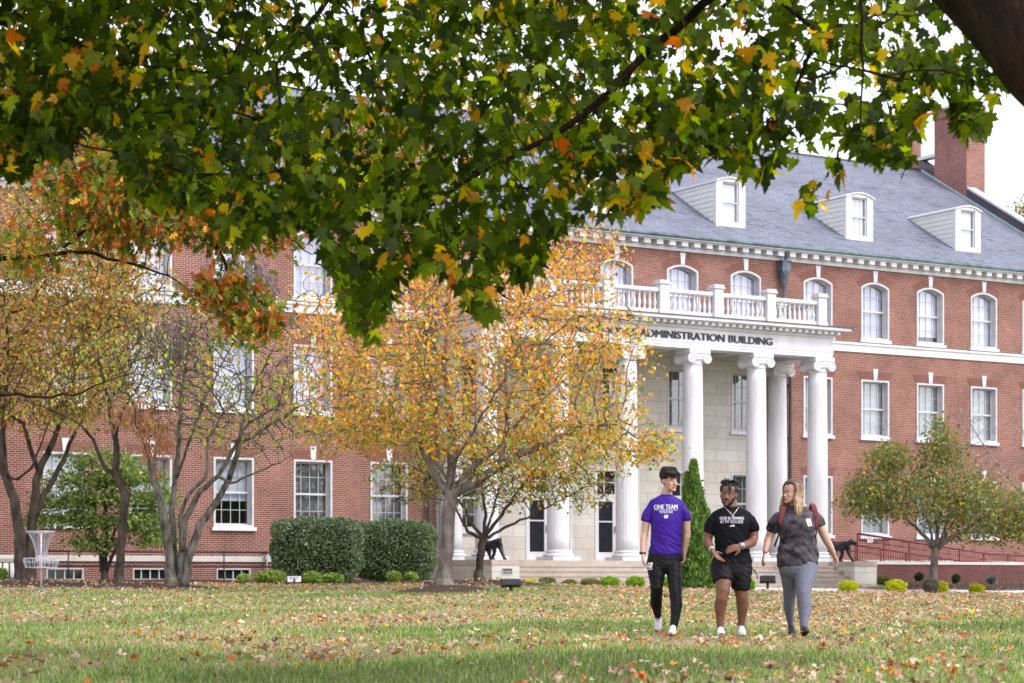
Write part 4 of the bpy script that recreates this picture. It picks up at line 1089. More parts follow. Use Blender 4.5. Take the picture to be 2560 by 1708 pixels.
# oak bough hanging in from the left, trunk outside the frame
Y5 = 27.0
tb = np.array([-9.2, 27.5, 0.05])
P_ = [tb, tb + [.1, 0, 1.5], tb + [.3, 0, 3.2], tb + [.6, -.2, 5.0], tb + [.9, -.3, 7.5]]
lim = [(P_, [.42, .36, .32, .27, .16], None),
       (*limb(Y5, (-480, 640, .09, .3), (-200, 655, .06, .2), (60, 645, .036), (180, 632, .03), (300, 652, .022), (420, 690, .014), (520, 760, .008)), 0),
       (*limb(Y5, (-500, 560, .15, .3), (-150, 420, .12, .2), (100, 380, .09), (300, 330, .07, -.3), (450, 300, .05, -.4), (700, 330, .03, -.5)), 0),
       (*limb(Y5, (380, 300, .05, -.4), (500, 400, .04, -.2), (562, 520, .035), (545, 620, .03), (580, 700, .022), (640, 770, .012), (720, 830, .007)), 0),
       (*limb(Y5, (450, 300, .04, -.4), (620, 510, .025, -.3), (720, 590, .015), (780, 640, .008)), 0),
       (*limb(Y5, (-480, 900, .06, .4), (-200, 985, .035, .2), (100, 990, .022), (180, 990, .018), (260, 955, .010, -.2), (340, 930, .006)), 0),
       (*limb(Y5, (180, 500, .04, .2), (230, 560, .03), (160, 620, .02, -.2)), 0)]
blobs = [(330, 510, Y5, 230, 110, 1.2, 4), (620, 560, Y5, 150, 90, .8, 1.6), (250, 400, Y5, 300, 90, 1.2, 2.4), (560, 725, Y5, 110, 50, .5, .75), (640, 800, Y5, 95, 40, .4, .6), (100, 620, Y5, 160, 60, .8, .5), (900, 420, Y5, 200, 160, 1.4, 2), (1250, 250, Y5 + 1, 260, 200, 1.5, 1.2)]
oak2 = [(.15, .21, .02), (.26, .30, .03), (.58, .17, .03), (.70, .34, .03), (.07, .11, .012), (.38, .10, .02)]
build_tree('oak_tree', tb, lim, blobs, 1700, 'bark_dark', 'nearer oak whose rust tipped boughs reach in from the left under the dark canopy', 'tree',
           leaf=dict(per=6, spread=.10, size=.115, tmpl=OAK, cols=oak2, wts=[4, 3, 3, 1.6, 2, 1.3], mats='leaf', droop=.8), step=.14, infl=1.2, kill=.14, r0=.004, seed=25, trop=(0, 0, -.03))

# far tree behind the right gable
YF = 118.0
lim = [(*limb(YF, (2600, 1440, .5), (2600, 1100, .4), (2590, 800, .3), (2585, 650, .15)), None)]
build_tree('distant_tree', W(2600, 1440, YF), lim, [(2600, 700, YF, 110, 200, 3, 3), (2570, 560, YF, 60, 65, 2, 1)], 700, 'bark_brown', 'olive brown tree top showing behind the right gable of the hall', 'tree',
           leaf=dict(per=14, spread=.35, size=.2, tmpl=OVAL, cols=[(.30, .24, .08), (.24, .23, .07), (.36, .24, .12)], wts=[3, 3, 2], mats='leaf'), step=.6, infl=4, kill=.6, r0=.015, seed=26)
print('trees', time.time() - T0)

# ---- the near maple canopy overhead
env = [(-300, 420), (0, 440), (60, 445), (90, 385), (160, 395), (200, 310), (270, 330), (340, 490), (420, 520), (480, 500), (560, 610), (640, 600), (720, 560), (790, 600), (850, 750), (880, 835), (950, 845), (1000, 690), (1080, 680), (1150, 720),
       (1190, 820), (1230, 800), (1260, 715), (1350, 690), (1370, 620), (1440, 560), (1520, 550), (1580, 540), (1640, 530), (1660, 440), (1720, 430), (1790, 400), (1850, 440), (1930, 460), (1955, 350), (1975, 370), (2000, 530), (2040, 540),
       (2090, 470), (2150, 410), (2190, 420), (2270, 455), (2290, 380), (2310, 290), (2350, 270), (2380, 300), (2410, 345), (2440, 355), (2475, 300), (2490, 235), (2560, 215), (2900, 200)]
ex, ey = np.array(env, float).T
rng = np.random.default_rng(77)
def canopy_points(n):
    out = []
    while sum(len(o) for o in out) < n:
        k = 20000
        px = rng.uniform(-350, 2850, k); lo = np.interp(px, ex, ey)
        u = rng.random(k); py = lo - 18 - (lo + 500) * u ** 1.15
        edge = (lo - py)
        thick = np.clip(edge / 320, 0.12, 1)
        Y = 11.3 + rng.random(k) * np.interp(px, [0, 900, 1700], [6.5, 5.5, 3.6]) * thick
        P = np.stack([(px - CX) / F * Y, Y, CAMZ + (HY - py) / F * Y], 1)
        # clumps and gaps from a smooth 3-D field
        f = np.zeros(k)
        for (a, b_, c, ph, w_) in FW: f += w_ * np.sin(P[:, 0] * a + P[:, 1] * b_ + P[:, 2] * c + ph)
        dens = .82 + .42 * f
        dens -= .36 * smooth(px, 1500, 1850) + .16 * smooth(px, 450, 620) * (1 - smooth(px, 900, 1050)) * (py < 260)
        dens += .45 * (1 - smooth(px, 380, 640)) + .12 * (1 - smooth(px, 1150, 1400)) - .05
        dens -= .55 * np.exp(-((px - 2090) / 75) ** 2 - ((py - 165) / 60) ** 2) + .5 * np.exp(-((px - 1890) / 50) ** 2 - ((py - 95) / 50) ** 2) + .45 * np.exp(-((px - 1800) / 50) ** 2 - ((py - 80) / 70) ** 2)
        ok = rng.random(k) < dens
        ok &= ~((px > 2350) & (py > 300 + 0 * px) & (px > 2500))
        out.append(P[ok])
    return np.concatenate(out)[:n]
FW = [(*rng.normal(0, 5.5, 3), rng.uniform(0, 6), .5) for _ in range(6)] + [(*rng.normal(0, 12, 3), rng.uniform(0, 6), .3) for _ in range(6)]
CP = canopy_points(20500)
tb = np.array([3.35, 8.0, 0.0])
trunkP = smooth_poly([tb, (3.15, 8.05, .9), (2.75, 8.3, 1.9), (2.42, 8.7, 2.55), (2.05, 9.2, 3.2), (1.5, 9.9, 4.1)], 1)
rsT = list(np.interp(np.linspace(0, 1, len(trunkP)), [0, .3, .6, .8, 1], [.43, .35, .31, .30, .20]))
lim = [(trunkP, rsT, None),
       ([np.array((1.5, 9.9, 4.1)), np.array(W(2050, -330, 10.8)), np.array(W(1850, -60, 11.4)), np.array(W(1640, 110, 12)), np.array(W(1520, 240, 12)), np.array(W(1380, 345, 12)), np.array(W(1200, 430, 12)), np.array(W(1040, 540, 12)), np.array(W(930, 700, 11.8))], [.05, .035, .026, .024, .022, .018, .013, .009, .004], 0),
       ([np.array((1.5, 9.9, 4.1)), np.array(W(1700, -420, 12)), np.array(W(1100, -330, 13)), np.array(W(500, -250, 13.5)), np.array(W(-100, -200, 13.5))], [.2, .14, .11, .08, .05], 0),
       ([np.array(W(1100, -330, 13)), np.array(W(870, -60, 12.8)), np.array(W(690, 160, 12.5)), np.array(W(720, 420, 12.2))], [.03, .02, .01, .005], 0),
       ([np.array(W(2050, -330, 10.8)), np.array(W(2150, -20, 11)), np.array(W(2156, 180, 11.2)), np.array(W(2150, 340, 11.3))], [.02, .012, .007, .004], 0),
       ([np.array(W(1850, -60, 11.4)), np.array(W(2050, 80, 12)), np.array(W(1980, 250, 12.2)), np.array(W(1880, 330, 12.2))], [.015, .012, .008, .004], 0)]
seeds, sr = [], []
for pts, rs, parent in lim:
    P2, R2 = resample(pts, rs, .16, rng, .006)
    if parent is None: pi = -1
    else:
        arr = np.array([s_[0] for s_ in seeds]); pi = int(np.linalg.norm(arr - P2[0], axis=1).argmin()); P2, R2 = P2[1:], R2[1:]
    for q_, r_ in zip(P2, R2): seeds.append((q_, pi)); sr.append(r_); pi = len(seeds) - 1
ntr = len(seeds)
att = CP[::9]
PP, par, anc = colonize(seeds, att, .15, 3.0, .15, 160, (0, 0, -.05), rng)
r = radii(PP, par, .0028, 2.5); r = np.minimum(r, .05)
for i in range(ntr): r[i] = sr[i]
e = empty('maple_tree', tb, 'near maple with leaning dark trunk at top right and dense green canopy hanging overhead', 'tree')
mb = MB(); skeleton_mesh(mb, PP[:ntr] - tb, par[:ntr], r[:ntr]); mb.build('trunk', 'bark_dark', e, smooth=True)
need = sorted(set(int(par[i]) for i in range(ntr, len(PP)) if par[i] < ntr)); order = need + list(range(ntr, len(PP))); remap = {i: k for k, i in enumerate(order)}
P3 = PP[order] - tb; p3 = np.array([-1 if i < ntr else remap[int(par[i])] for i in order]); rr3 = r[order].copy(); rr3[:len(need)] = .005
mb = MB(); skeleton_mesh(mb, P3, p3, rr3); mb.build('branches', 'bark_dark', e, smooth=True)
vis = len(CP)
k_ = 19000; ov = np.stack([rng.uniform(-9.5, 8, k_), rng.uniform(5, 15.8, k_), rng.uniform(0, 1, k_)], 1)  # unseen leaves overhead, added to shade the canopy, thinned out on the right
dtr = np.hypot(ov[:, 0] - .5, ov[:, 1] - 7.5) / 10.5
kp = (dtr < 1) & (rng.random(k_) > .35 + .66 * smooth(ov[:, 0], -1.0, 1.2) - .35 * (1 - smooth(ov[:, 0], -4, -1.2))); ov = ov[kp]; dtr = dtr[kp]; zc = np.maximum(CAMZ + (HY + 160) / F * np.maximum(ov[:, 1], 0), 3.3)
ov[:, 2] = zc + .1 + ov[:, 2] * 2.8 * np.sqrt(1 - dtr ** 2)
CP = np.concatenate([CP, ov]); n = len(CP)
yd = rng.normal(0, .65, (n, 3)); yd[:, 2] -= .9
nz = rng.normal(0, 1, (n, 3)); nz[:, 1] -= .9; nz[:, 2] += .4
pxs = CP[:, 0] / CP[:, 1] * F + CX
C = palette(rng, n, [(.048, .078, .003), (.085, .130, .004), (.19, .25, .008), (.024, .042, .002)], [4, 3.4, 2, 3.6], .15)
f = np.zeros(n)
for (a, b_, c, ph, w_) in FW[:6]: f += w_ * np.sin(CP[:, 0] * a * .6 + CP[:, 1] * b_ * .6 + CP[:, 2] * c * .6 + ph + 2)
yel = rng.random(n) < (.04 + .34 * np.clip(f - .35, 0, 1))
C[yel] = palette(rng, int(yel.sum()), [(.60, .38, .03), (.62, .26, .03), (.38, .40, .03), (.50, .14, .03)], [4, 2, 3, .7])
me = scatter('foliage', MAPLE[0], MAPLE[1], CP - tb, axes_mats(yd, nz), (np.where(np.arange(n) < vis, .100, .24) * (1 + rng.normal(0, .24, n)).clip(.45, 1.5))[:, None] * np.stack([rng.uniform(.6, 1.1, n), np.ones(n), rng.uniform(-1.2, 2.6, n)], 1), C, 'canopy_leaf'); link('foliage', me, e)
print('canopy', time.time() - T0)

# ---------------------------------------------------------------- shrubs
def shell_points(n, rx, ry, rz, rng, power=2.0, lump=.08, low=.0, depth=.12):
    d = rng.normal(size=(n, 3)); d /= np.linalg.norm(d, axis=1, keepdims=True)
    k = (np.abs(d[:, 0]) ** power + np.abs(d[:, 1]) ** power + np.abs(d[:, 2]) ** power) ** (-1 / power)
    s_ = d * k[:, None]
    l_ = 1 + lump * (np.sin(d[:, 0] * 7 + 1) * np.sin(d[:, 1] * 6 + 2) + np.sin(d[:, 2] * 9 + d[:, 0] * 5)) * .7
    s_ *= (l_ * (1 - depth * rng.random(n) ** 1.5))[:, None]
    p_ = s_ * np.array([rx, ry, rz]); nn = d / np.array([rx, ry, rz]); nn /= np.linalg.norm(nn, axis=1, keepdims=True)
    return p_, nn
def shrub(name, loc, rx, ry, rz, n, size, cols, wts, label, cat, tmpl=SMALL, power=2.0, group=None, stem='bark_dark', seed=0, lump=.1, up=.4, core=.8, depth=.15, raise_=0.0):
    rng = np.random.default_rng(seed + 100)
    e = empty(name, loc, label, cat, group)
    p_, nn = shell_points(n, rx, ry, rz, rng, power, lump, depth=depth)
    p_[:, 2] += rz + raise_
    yd = nn * .8 + rng.normal(0, .6, nn.shape); yd[:, 2] += up
    nz = nn + rng.normal(0, .5, nn.shape)
    me = scatter('foliage', tmpl[0], tmpl[1], p_, axes_mats(yd, nz), size * (1 + rng.normal(0, .25, n)).clip(.4), palette(rng, n, cols, wts, .15), 'leaf'); link('foliage', me, e)
    mb = MB(); rr = random.Random(seed)
    for k in range(9):
        a = rr.uniform(0, 6.28); q_ = rr.uniform(.3, .8)
        mb.tube([(0, 0, -.03), (math.cos(a) * rx * q_ * .4, math.sin(a) * ry * q_ * .4, rz * .7 + raise_ * .5), (math.cos(a) * rx * q_, math.sin(a) * ry * q_, rz * rr.uniform(1.0, 1.6) + raise_)], [.012 + .02 * rx, .01 + .012 * rx, .004], 5)
    mb.build('stems', stem, e)
    return e
euo = [(.13, .19, .085), (.21, .27, .14), (.07, .105, .045), (.31, .38, .25)]
def hedge(px0, px1, py0, py1, Y, ry, seed, label):
    s_ = Y / F; rx = (px1 - px0) / 2 * s_; rz = (py1 - py0) / 2 * s_; c = W((px0 + px1) / 2, py1, Y)
    e = shrub('hedge', (c.x, c.y, c.z), rx, ry, rz, 15000, .085, euo, [4, 3, 3, 1.3], label, 'hedge', OVAL, 5.0, 'clipped hedges along the left wing', seed=seed, lump=.05, up=.3, depth=.16)
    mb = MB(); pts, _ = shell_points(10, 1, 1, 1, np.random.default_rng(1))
    # solid dark core put in for the shade inside the hedge
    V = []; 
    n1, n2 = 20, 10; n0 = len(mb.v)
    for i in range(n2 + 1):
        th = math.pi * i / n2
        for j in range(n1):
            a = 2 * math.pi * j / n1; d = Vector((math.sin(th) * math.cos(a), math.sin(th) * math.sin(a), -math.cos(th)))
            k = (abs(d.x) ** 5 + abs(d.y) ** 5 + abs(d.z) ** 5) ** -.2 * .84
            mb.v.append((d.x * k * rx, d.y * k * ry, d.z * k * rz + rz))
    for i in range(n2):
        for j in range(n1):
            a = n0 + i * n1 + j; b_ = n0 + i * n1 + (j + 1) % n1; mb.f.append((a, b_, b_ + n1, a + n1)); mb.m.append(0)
    mb.build('dark_core', mat('core_shade', (.03, .035, .018), (.012, .014, .008), 1, 12), e, smooth=True)
    return e
hedge(682, 902, 1298, 1452, 66.5, .75, 1, 'taller dense grey green hedge block beside the black pipe rail')
hedge(888, 1086, 1305, 1448, 68.0, .75, 2, 'dense grey green hedge block between its twin hedge and the maple trunk')
# arborvitae with two tips
def arborvitae(px, py, Y, wpx, hpx, label):
    rng = np.random.default_rng(9); s_ = Y / F; R_ = wpx / 2 * s_; H = hpx * s_; n = 17000
    c = W(px, py, Y); e = empty('arborvitae', c, label, 'tree')
    t = rng.random(n) ** .8; a = rng.uniform(0, 6.283, n)
    prof = np.interp(t, [0, .08, .3, .6, .85, 1], [.80, 1.0, .98, .68, .30, .03])
    second = rng.random(n) < .25
    lum = 1 + .13 * np.sin(a * 3 + t * 14) + .11 * np.sin(a * 6 + t * 37) + .06 * np.sin(a * 11 - t * 60)
    rad = R_ * prof * lum * (1 - .25 * rng.random(n) ** 2) * (1 + .13 * (rng.random(n) < .08))
    x = rad * np.cos(a) + .05 * np.sin(t * 5); y = rad * np.sin(a); z = t * H
    x2 = x * .5 - R_ * .52; z2 = t * H * .90
    x = np.where(second, x2, x); y = np.where(second, y * .55, y); z = np.where(second, z2, z)
    pos = np.stack([x, y, z], 1); nn = np.stack([np.cos(a), np.sin(a), .3 + 0 * a], 1)
    yd = nn * .6 + rng.normal(0, .35, nn.shape); yd[:, 2] += .9
    me = scatter('foliage', OVAL[0] * np.array([.8, 1, 1]), OVAL[1], pos, axes_mats(yd, nn + rng.normal(0, .4, nn.shape)), .12 * (1 + rng.normal(0, .3, n)).clip(.4), palette(rng, n, [(.12, .22, .045), (.20, .31, .06), (.06, .12, .028), (.28, .37, .09)], [4, 3, 3, 1.2]), 'leaf'); link('foliage', me, e)
    mb = MB(); mb.tube([(0, 0, -.05), (0, 0, H * .5), (0, 0, H * .95)], [R_ * .55, R_ * .45, .02], 12); mb.tube([(-R_ * .5, 0, 0), (-R_ * .5, 0, H * .8)], [R_ * .3, .02], 8)  # thick dark core put in for the shade inside the foliage, doubling as trunk
    mb.build('trunk', 'core_shade', e)
arborvitae(1738, 1475, 71.0, 76, 318, 'tall conical evergreen standing right behind the person in the purple shirt')
gold = [(.62, .60, .02), (.50, .52, .03), (.30, .36, .03), (.70, .66, .06)]
lime = [(.22, .36, .03), (.32, .46, .04), (.12, .22, .025), (.40, .50, .06)]
dull = [(.16, .19, .05), (.24, .26, .07), (.10, .12, .04), (.32, .24, .10)]
SH = 'small clipped shrubs along the front walk'
i = 0
for (px, py0, py1, wpx, Y, cols_, lab, nm) in [
    (1327, 1451, 1465, 34, 69, gold, 'flat golden yellow shrub nearest the left cheek wall', 'golden_shrub'),
    (1368, 1447, 1464, 38, 69, dull, 'low dull green shrub just right of the flat golden one', 'low_shrub'),
    (1424, 1452, 1468, 30, 69.5, dull, 'thin ragged green shrub by the steps, smallest of the row', 'low_shrub'),
    (1474, 1449, 1469, 42, 70, dull, 'olive green mound shrub left of the two bright round ones', 'round_shrub'),
    (1524, 1444, 1473, 45, 70, lime, 'bright green ball shrub in front of the steps, left of the pair', 'round_shrub'),
    (1588, 1443, 1474, 43, 70.5, lime, 'bright green ball shrub at the elbow of the person in purple', 'round_shrub'),
    (1662, 1446, 1474, 40, 71, lime, 'green ball shrub seen between the legs of the person in purple', 'round_shrub'),
    (1778, 1446, 1478, 36, 72, lime, 'green ball shrub just left of the leg of the person in black shorts', 'round_shrub'),
    (1872, 1450, 1478, 26, 72.5, lime, 'green ball shrub right behind the shorts of the person in black', 'round_shrub'),
    (2121, 1454, 1481, 44, 73.5, gold, 'yellow topped shrub in front of the right cheek wall', 'golden_shrub'),
    (2240, 1452, 1484, 48, 75, gold, 'large golden shrub with one stray shoot on the front walk', 'golden_shrub'),
    (2352, 1455, 1485, 32, 76, gold, 'golden shrub beside the dry grey shrub below the dogwood trunk', 'golden_shrub'),
    (2441, 1463, 1486, 34, 77, gold, 'small golden shrub farthest right on the front walk', 'golden_shrub')]:
    s_ = Y / F; c = W(px, py1, Y); i += 1
    shrub(nm, c, wpx / 2 * s_, wpx / 2 * s_, (py1 - py0) / 2 * s_, 2600, .055, cols_, [4, 3, 2, 1.2], lab, 'shrub', SMALL, 2.6, SH, seed=i, lump=.12, up=.5, depth=.4)
shrub('dry_shrub', W(2326, 1486, 75.5), .26, .24, .27, 2000, .06, [(.24, .20, .17), (.16, .14, .12), (.18, .18, .10)], [2, 2, 1], 'dry grey twiggy shrub beside the golden one under the dogwood', 'shrub', SMALL, 2, None, seed=40, up=1.0, depth=.5)
for (px, py0, py1, wpx, Y, cols_, lab) in [
    (2208, 1440, 1462, 30, 78.5, dull, 'loose dark green shrub left in the leaf strewn planting bed'),
    (2298, 1433, 1452, 20, 79.5, [(.03, .06, .02), (.05, .08, .03), (.02, .04, .015), (.08, .1, .04)], 'tiny dark ball evergreen left of the dogwood trunk'),
    (2390, 1437, 1457, 18, 80, [(.03, .06, .02), (.05, .08, .03), (.02, .04, .015), (.08, .1, .04)], 'tiny dark ball evergreen right of the dogwood trunk'),
    (2479, 1443, 1458, 24, 81, [(.10, .16, .12), (.16, .22, .17), (.06, .1, .08), (.2, .26, .2)], 'small blue green juniper against the brick planter wall')]:
    s_ = Y / F; c = W(px, py1, Y); i += 1
    shrub('bed_shrub', c, wpx / 2 * s_, wpx / 2 * s_, (py1 - py0) / 2 * s_, 1100, .06, cols_, [4, 3, 2, 1], lab, 'shrub', SMALL, 2, 'little shrubs in the planting bed', seed=i, depth=.5)
leafy = [(.22, .34, .07), (.32, .42, .10), (.12, .2, .04), (.48, .30, .08)]
for (px, py0, py1, wpx, Y, lab) in [
    (609, 1440, 1460, 26, 64, 'small round green plant under the first basement window'),
    (676, 1430, 1458, 74, 64, 'broad leafy green plant left of the tilted ground sign'),
    (780, 1434, 1458, 44, 64.5, 'leafy green plant just right of the tilted ground sign'),
    (833, 1438, 1456, 46, 65, 'leafy green plant in front of the hedge pair gap'),
    (985, 1433, 1452, 30, 65.5, 'short green plant under the right hedge block'),
    (1028, 1436, 1449, 24, 66, 'smallest green plant nearest the maple mound'),
    (3, 1425, 1448, 26, 64, 'dark green shrub cut by the left picture edge')]:
    s_ = Y / F; c = W(px, py1, Y); i += 1
    shrub('perennial_plant', c, wpx / 2 * s_, .3, (py1 - py0) / 2 * s_, int(30 * wpx) + 300, .085, leafy, [4, 3, 2, .8], lab, 'plant', OVAL, 2, 'leafy plants along the foundation', seed=i, depth=.6, up=.7)
print('shrubs', time.time() - T0)

# ---------------------------------------------------------------- mulch, leaves, grass
def patch(name, fn, n1, n2, m_, kind='structure', parent=None):
    V = []; Fc = []
    for i in range(n1 + 1):
        for j in range(n2 + 1): V.append(fn(i / n1, j / n2))
    for i in range(n1):
        for j in range(n2): a = i * (n2 + 1) + j; Fc.append((a, a + n2 + 1, a + n2 + 2, a + 1))
    me = np_mesh(name, np.array(V), np.array(Fc), m_, smooth=True); return tag(link(name, me), kind=kind)
def mound(px, py, Y, rx, ry, h, irregular=.12):
    c = W(px, py, Y); 
    def fn(u, v):
        a = v * 2 * math.pi; rr = 1 - u
        k = 1 + irregular * (math.sin(a * 3 + px) * .6 + math.sin(a * 7 + 1) * .4)
        x = c.x + rr * rx * k * math.cos(a); y = c.y + rr * ry * k * math.sin(a)
        prof = math.cos(min(1, rr) * math.pi / 2) ** .9
        return (x, y, gz(x, y) - .02 + h * prof + (0.012 * math.sin(x * 23) * math.sin(y * 19)) * prof)
    return patch('mulch_bed', fn, 14, 48, 'mulch')
mound(1109, 1474, 52, 1.25, 2.2, .17)
mound(70, 1464, 60, 3.2, 3.0, .16); mound(380, 1466, 57, 1.95, 1.8, .14); mound(262, 1452, 63, 2.6, 1.2, .10)
mound(1196, 1448, 62.5, 2.0, 2.6, .17)
def strip(name, s0, s1, q0, q1, zoff, m_, n1=60, n2=8, crown=0.0):
    def fn(u, v):
        p = bw(s0 + (s1 - s0) * u, q0 + (q1 - q0) * v); return (p.x, p.y, gz(p.x, p.y) + zoff + crown * math.sin(math.pi * v))
    return patch(name, fn, n1, n2, m_)
strip('mulch_bed', -3.9, 16, 4.3, 6.65, .02, 'mulch', crown=.05)
strip('sidewalk', -21.8, 22, 6.62, 8.05, .03, 'concrete')
strip('sidewalk', -19.3, -5.4, 5.0, 6.7, .022, 'concrete', 20)
strip('sidewalk', -60, -22.2, 4.1, 5.0, .02, 'concrete')
strip('mulch_bed', -38, -20.6, .13, 2.2, .02, 'mulch', crown=.04)

rng = np.random.default_rng(42)
def noise2(X, Y, ws): 
    f = 0
    for a, b_, p_, w_ in ws: f = f + w_ * np.sin(X * a + Y * b_ + p_)
    return f
NW = [(rng.normal(0, 1.2), rng.normal(0, .5), rng.uniform(0, 6), .30) for _ in range(7)] + [(rng.normal(0, 4), rng.normal(0, 1.6), rng.uniform(0, 6), .18) for _ in range(6)]
def sample_ground(n, y0, y1, pw, half=.30, pad=1.0):
    """density ~ Y^-pw"""
    u = rng.random(n); a = 2 - pw
    Y = (y0 ** a + u * (y1 ** a - y0 ** a)) ** (1 / a) if abs(a) > 1e-6 else y0 * (y1 / y0) ** u
    X = rng.uniform(-1, 1, n) * (half * Y + pad); return X, Y
def lawn_ok(X, Y):
    q = qdist(X, Y); ok = q > np.where(X > .3, 8.1, 5.1)
    for px, py, Y0, rx, ry in ((1109, 1472, 52, 1.2, 1.7), (70, 1464, 60, 3.3, 3.1), (380, 1466, 57, 2.0, 1.9)):
        c = W(px, py, Y0); ok &= ((X - c.x) / rx) ** 2 + ((Y - c.y) / ry) ** 2 > 1
    return ok
# grass
X, Y = sample_ground(330000, 10.5, 78, 1.9)
ok = lawn_ok(X, Y); X, Y = X[ok], Y[ok]; n = len(X)
dry = noise2(X, Y, NW) + rng.normal(0, .35, n)
wdt = np.maximum(.0045, .00062 * Y); hgt = (.022 + rng.gamma(2.0, .012, n)).clip(.02, .095) * np.interp(Y, [0, 30, 60], [1, .85, .5])
P = np.stack([X, Y, ground_z(X, Y) - .004], 1)
hgt *= np.where((np.abs(Y - 22) < 2.2) & (X > .8) & (X < 4), .55, 1)
lean = rng.normal(0, .38, (n, 3)); lean[:, 2] = 1
a = rng.uniform(0, 6.28, n); nz_ = np.stack([np.cos(a), np.sin(a), 0 * a], 1); nz_[:, 1] -= .8
blade = (np.array([(-.5, 0, 0), (.5, 0, 0), (.32, .6, .06), (-.32, .6, .06), (0, 1, .2)], float), None)
Mx = axes_mats(lean, nz_); S = np.stack([wdt, hgt, hgt], 1)
tv = blade[0]; V = np.einsum('nij,nkj->nki', Mx, tv[None] * S[:, None, :]) + P[:, None, :]
base_i = (np.arange(n) * 5)[:, None]
Fq = np.concatenate([base_i + np.array([[0, 1, 2]]), base_i + np.array([[0, 2, 3]]), base_i + np.array([[3, 2, 4]])])
Cg = palette(rng, n, [(.19, .30, .065), (.28, .38, .10), (.37, .45, .16), (.12, .19, .045), (.48, .45, .24)], [4, 4, 3, 2, 1.4], .15)
k = dry > .22; Cg[k] = palette(rng, int(k.sum()), [(.50, .42, .22), (.36, .35, .14), (.60, .50, .32), (.26, .32, .09)], [3, 3, 2, 2])
k = dry < -.75; Cg[k] *= .62
me = np_mesh('grass', V.reshape(-1, 3), Fq, 'grass_blade', np.repeat(Cg, 5, axis=0))
tag(link('grass', me), 'short green lawn grass mixed with straw coloured patches', 'grass', kind='stuff')
# fallen leaves
X, Y = sample_ground(112000, 10.5, 92, .6, .29)
f = noise2(X, Y, NW)
dens = .17 + .28 * f + .16 * smooth(X, 0, 4) * smooth(Y, 20, 26) + .12 * smooth(Y, 24, 34) + .14 * (1 - smooth(Y, 15, 22)) - .10 * (X < -2) * (Y < 40)
q = qdist(X, Y); walk = (q < 8.1) & (X > .3)
dens = np.where(walk, np.where(q > 6.6, .03, .9), dens)
dens = np.where((q < 4.4), 0, dens)
ok = rng.random(len(X)) < dens; X, Y = X[ok], Y[ok]
# a few small drifts in the foreground
for (px, py, k_, sd_) in ((800, 1652, 70, .13), (1640, 1690, 20, .2), (1250, 1600, 25, .25), (400, 1560, 25, .3), (2150, 1560, 60, .5), (1900, 1530, 60, .6)):
    Yc = F * CAMZ / (py - HY); c = W(px, py, Yc); X = np.concatenate([X, rng.normal(c.x, sd_, k_)]); Y = np.concatenate([Y, rng.normal(c.y, sd_ * 1.6, k_)])
n = len(X)
z = ground_z(X, Y) + rng.uniform(.02, .07, n) + .02 * (Y < 20)
# leaves lying on the mulch mounds sit higher
for px, py, Y0, rx, ry, h in ((1109, 1472, 52, 1.15, 1.6, .15), (70, 1464, 60, 3.2, 3.0, .16), (380, 1466, 57, 1.95, 1.8, .14), (1196, 1448, 62.5, 2.0, 2.6, .17), (262, 1452, 63, 2.6, 1.2, .10)):
    c = W(px, py, Y0); d = np.sqrt(((X - c.x) / rx) ** 2 + ((Y - c.y) / ry) ** 2); z = z + np.where(d < 1, h * np.cos(np.clip(d, 0, 1) * math.pi / 2), 0)
nz_ = rng.normal(0, .55, (n, 3)); nz_[:, 2] = 1
nz_[:, 1] -= .25
yd = rng.normal(0, 1, (n, 3)); yd[:, 2] *= .3
tv, tf = MAPLE; tv = tv.copy(); tv[:, 2] = tv[:, 2] * 2.2 + .10 * np.sin(tv[:, 0] * 17) + .08 * np.sin(tv[:, 1] * 13 + 1)
C = palette(rng, n, [(.47, .33, .21), (.33, .22, .14), (.60, .46, .32), (.62, .20, .04), (.34, .12, .05), (.68, .34, .03), (.16, .08, .05), (.46, .32, .22)], [4, 3, 3, 1.5, .9, .8, .8, 3], .2)
me = scatter('fallen_leaves', tv, tf, np.stack([X, Y, z], 1), axes_mats(yd, nz_), (np.interp(Y, [10, 30, 70], [.052, .058, .066]) * (1 + rng.normal(0, .35, n)).clip(.35, 1.8))[:, None] * np.stack([rng.uniform(.45, 1.1, n), np.ones(n), rng.uniform(-1.5, 2, n)], 1), C, 'ground_leaf')
tag(link('fallen_leaves', me), 'dry tan, brown and orange leaves scattered over the lawn', 'fallen leaves', kind='stuff')
print('ground', time.time() - T0)

# woodland standing off to the right, outside the frame (the windows mirror it)
rngw = np.random.default_rng(3); cs = [(rngw.uniform(62, 120), rngw.uniform(-10, 75), rngw.uniform(4, 9)) for _ in range(16)] + [(rngw.uniform(20, 190), rngw.uniform(125, 175), rngw.uniform(3, 6)) for _ in range(34)] + [(rngw.uniform(-170, -60), rngw.uniform(60, 150), rngw.uniform(4, 8)) for _ in range(26)]
P_ = []
for x, y, h in cs:
    k = 700; d = rngw.normal(size=(k, 3)); d /= np.linalg.norm(d, axis=1, keepdims=True); d *= rngw.random((k, 1)) ** .4; P_.append(d * np.array([4.5, 4.5, h * .6]) + np.array([x, y, h]))
P_ = np.concatenate(P_); n_ = len(P_)
me = scatter('far_woodland', OVAL[0], OVAL[1], P_, axes_mats(rngw.normal(0, 1, (n_, 3)), rngw.normal(0, 1, (n_, 3))), rngw.uniform(.6, 1.2, n_), palette(rngw, n_, [(.08, .12, .03), (.2, .15, .05), (.05, .08, .02)], [2, 1, 2]), 'leaf')
tag(link('far_woodland', me), 'wooded edge of the campus lawn', 'woodland', kind='stuff')
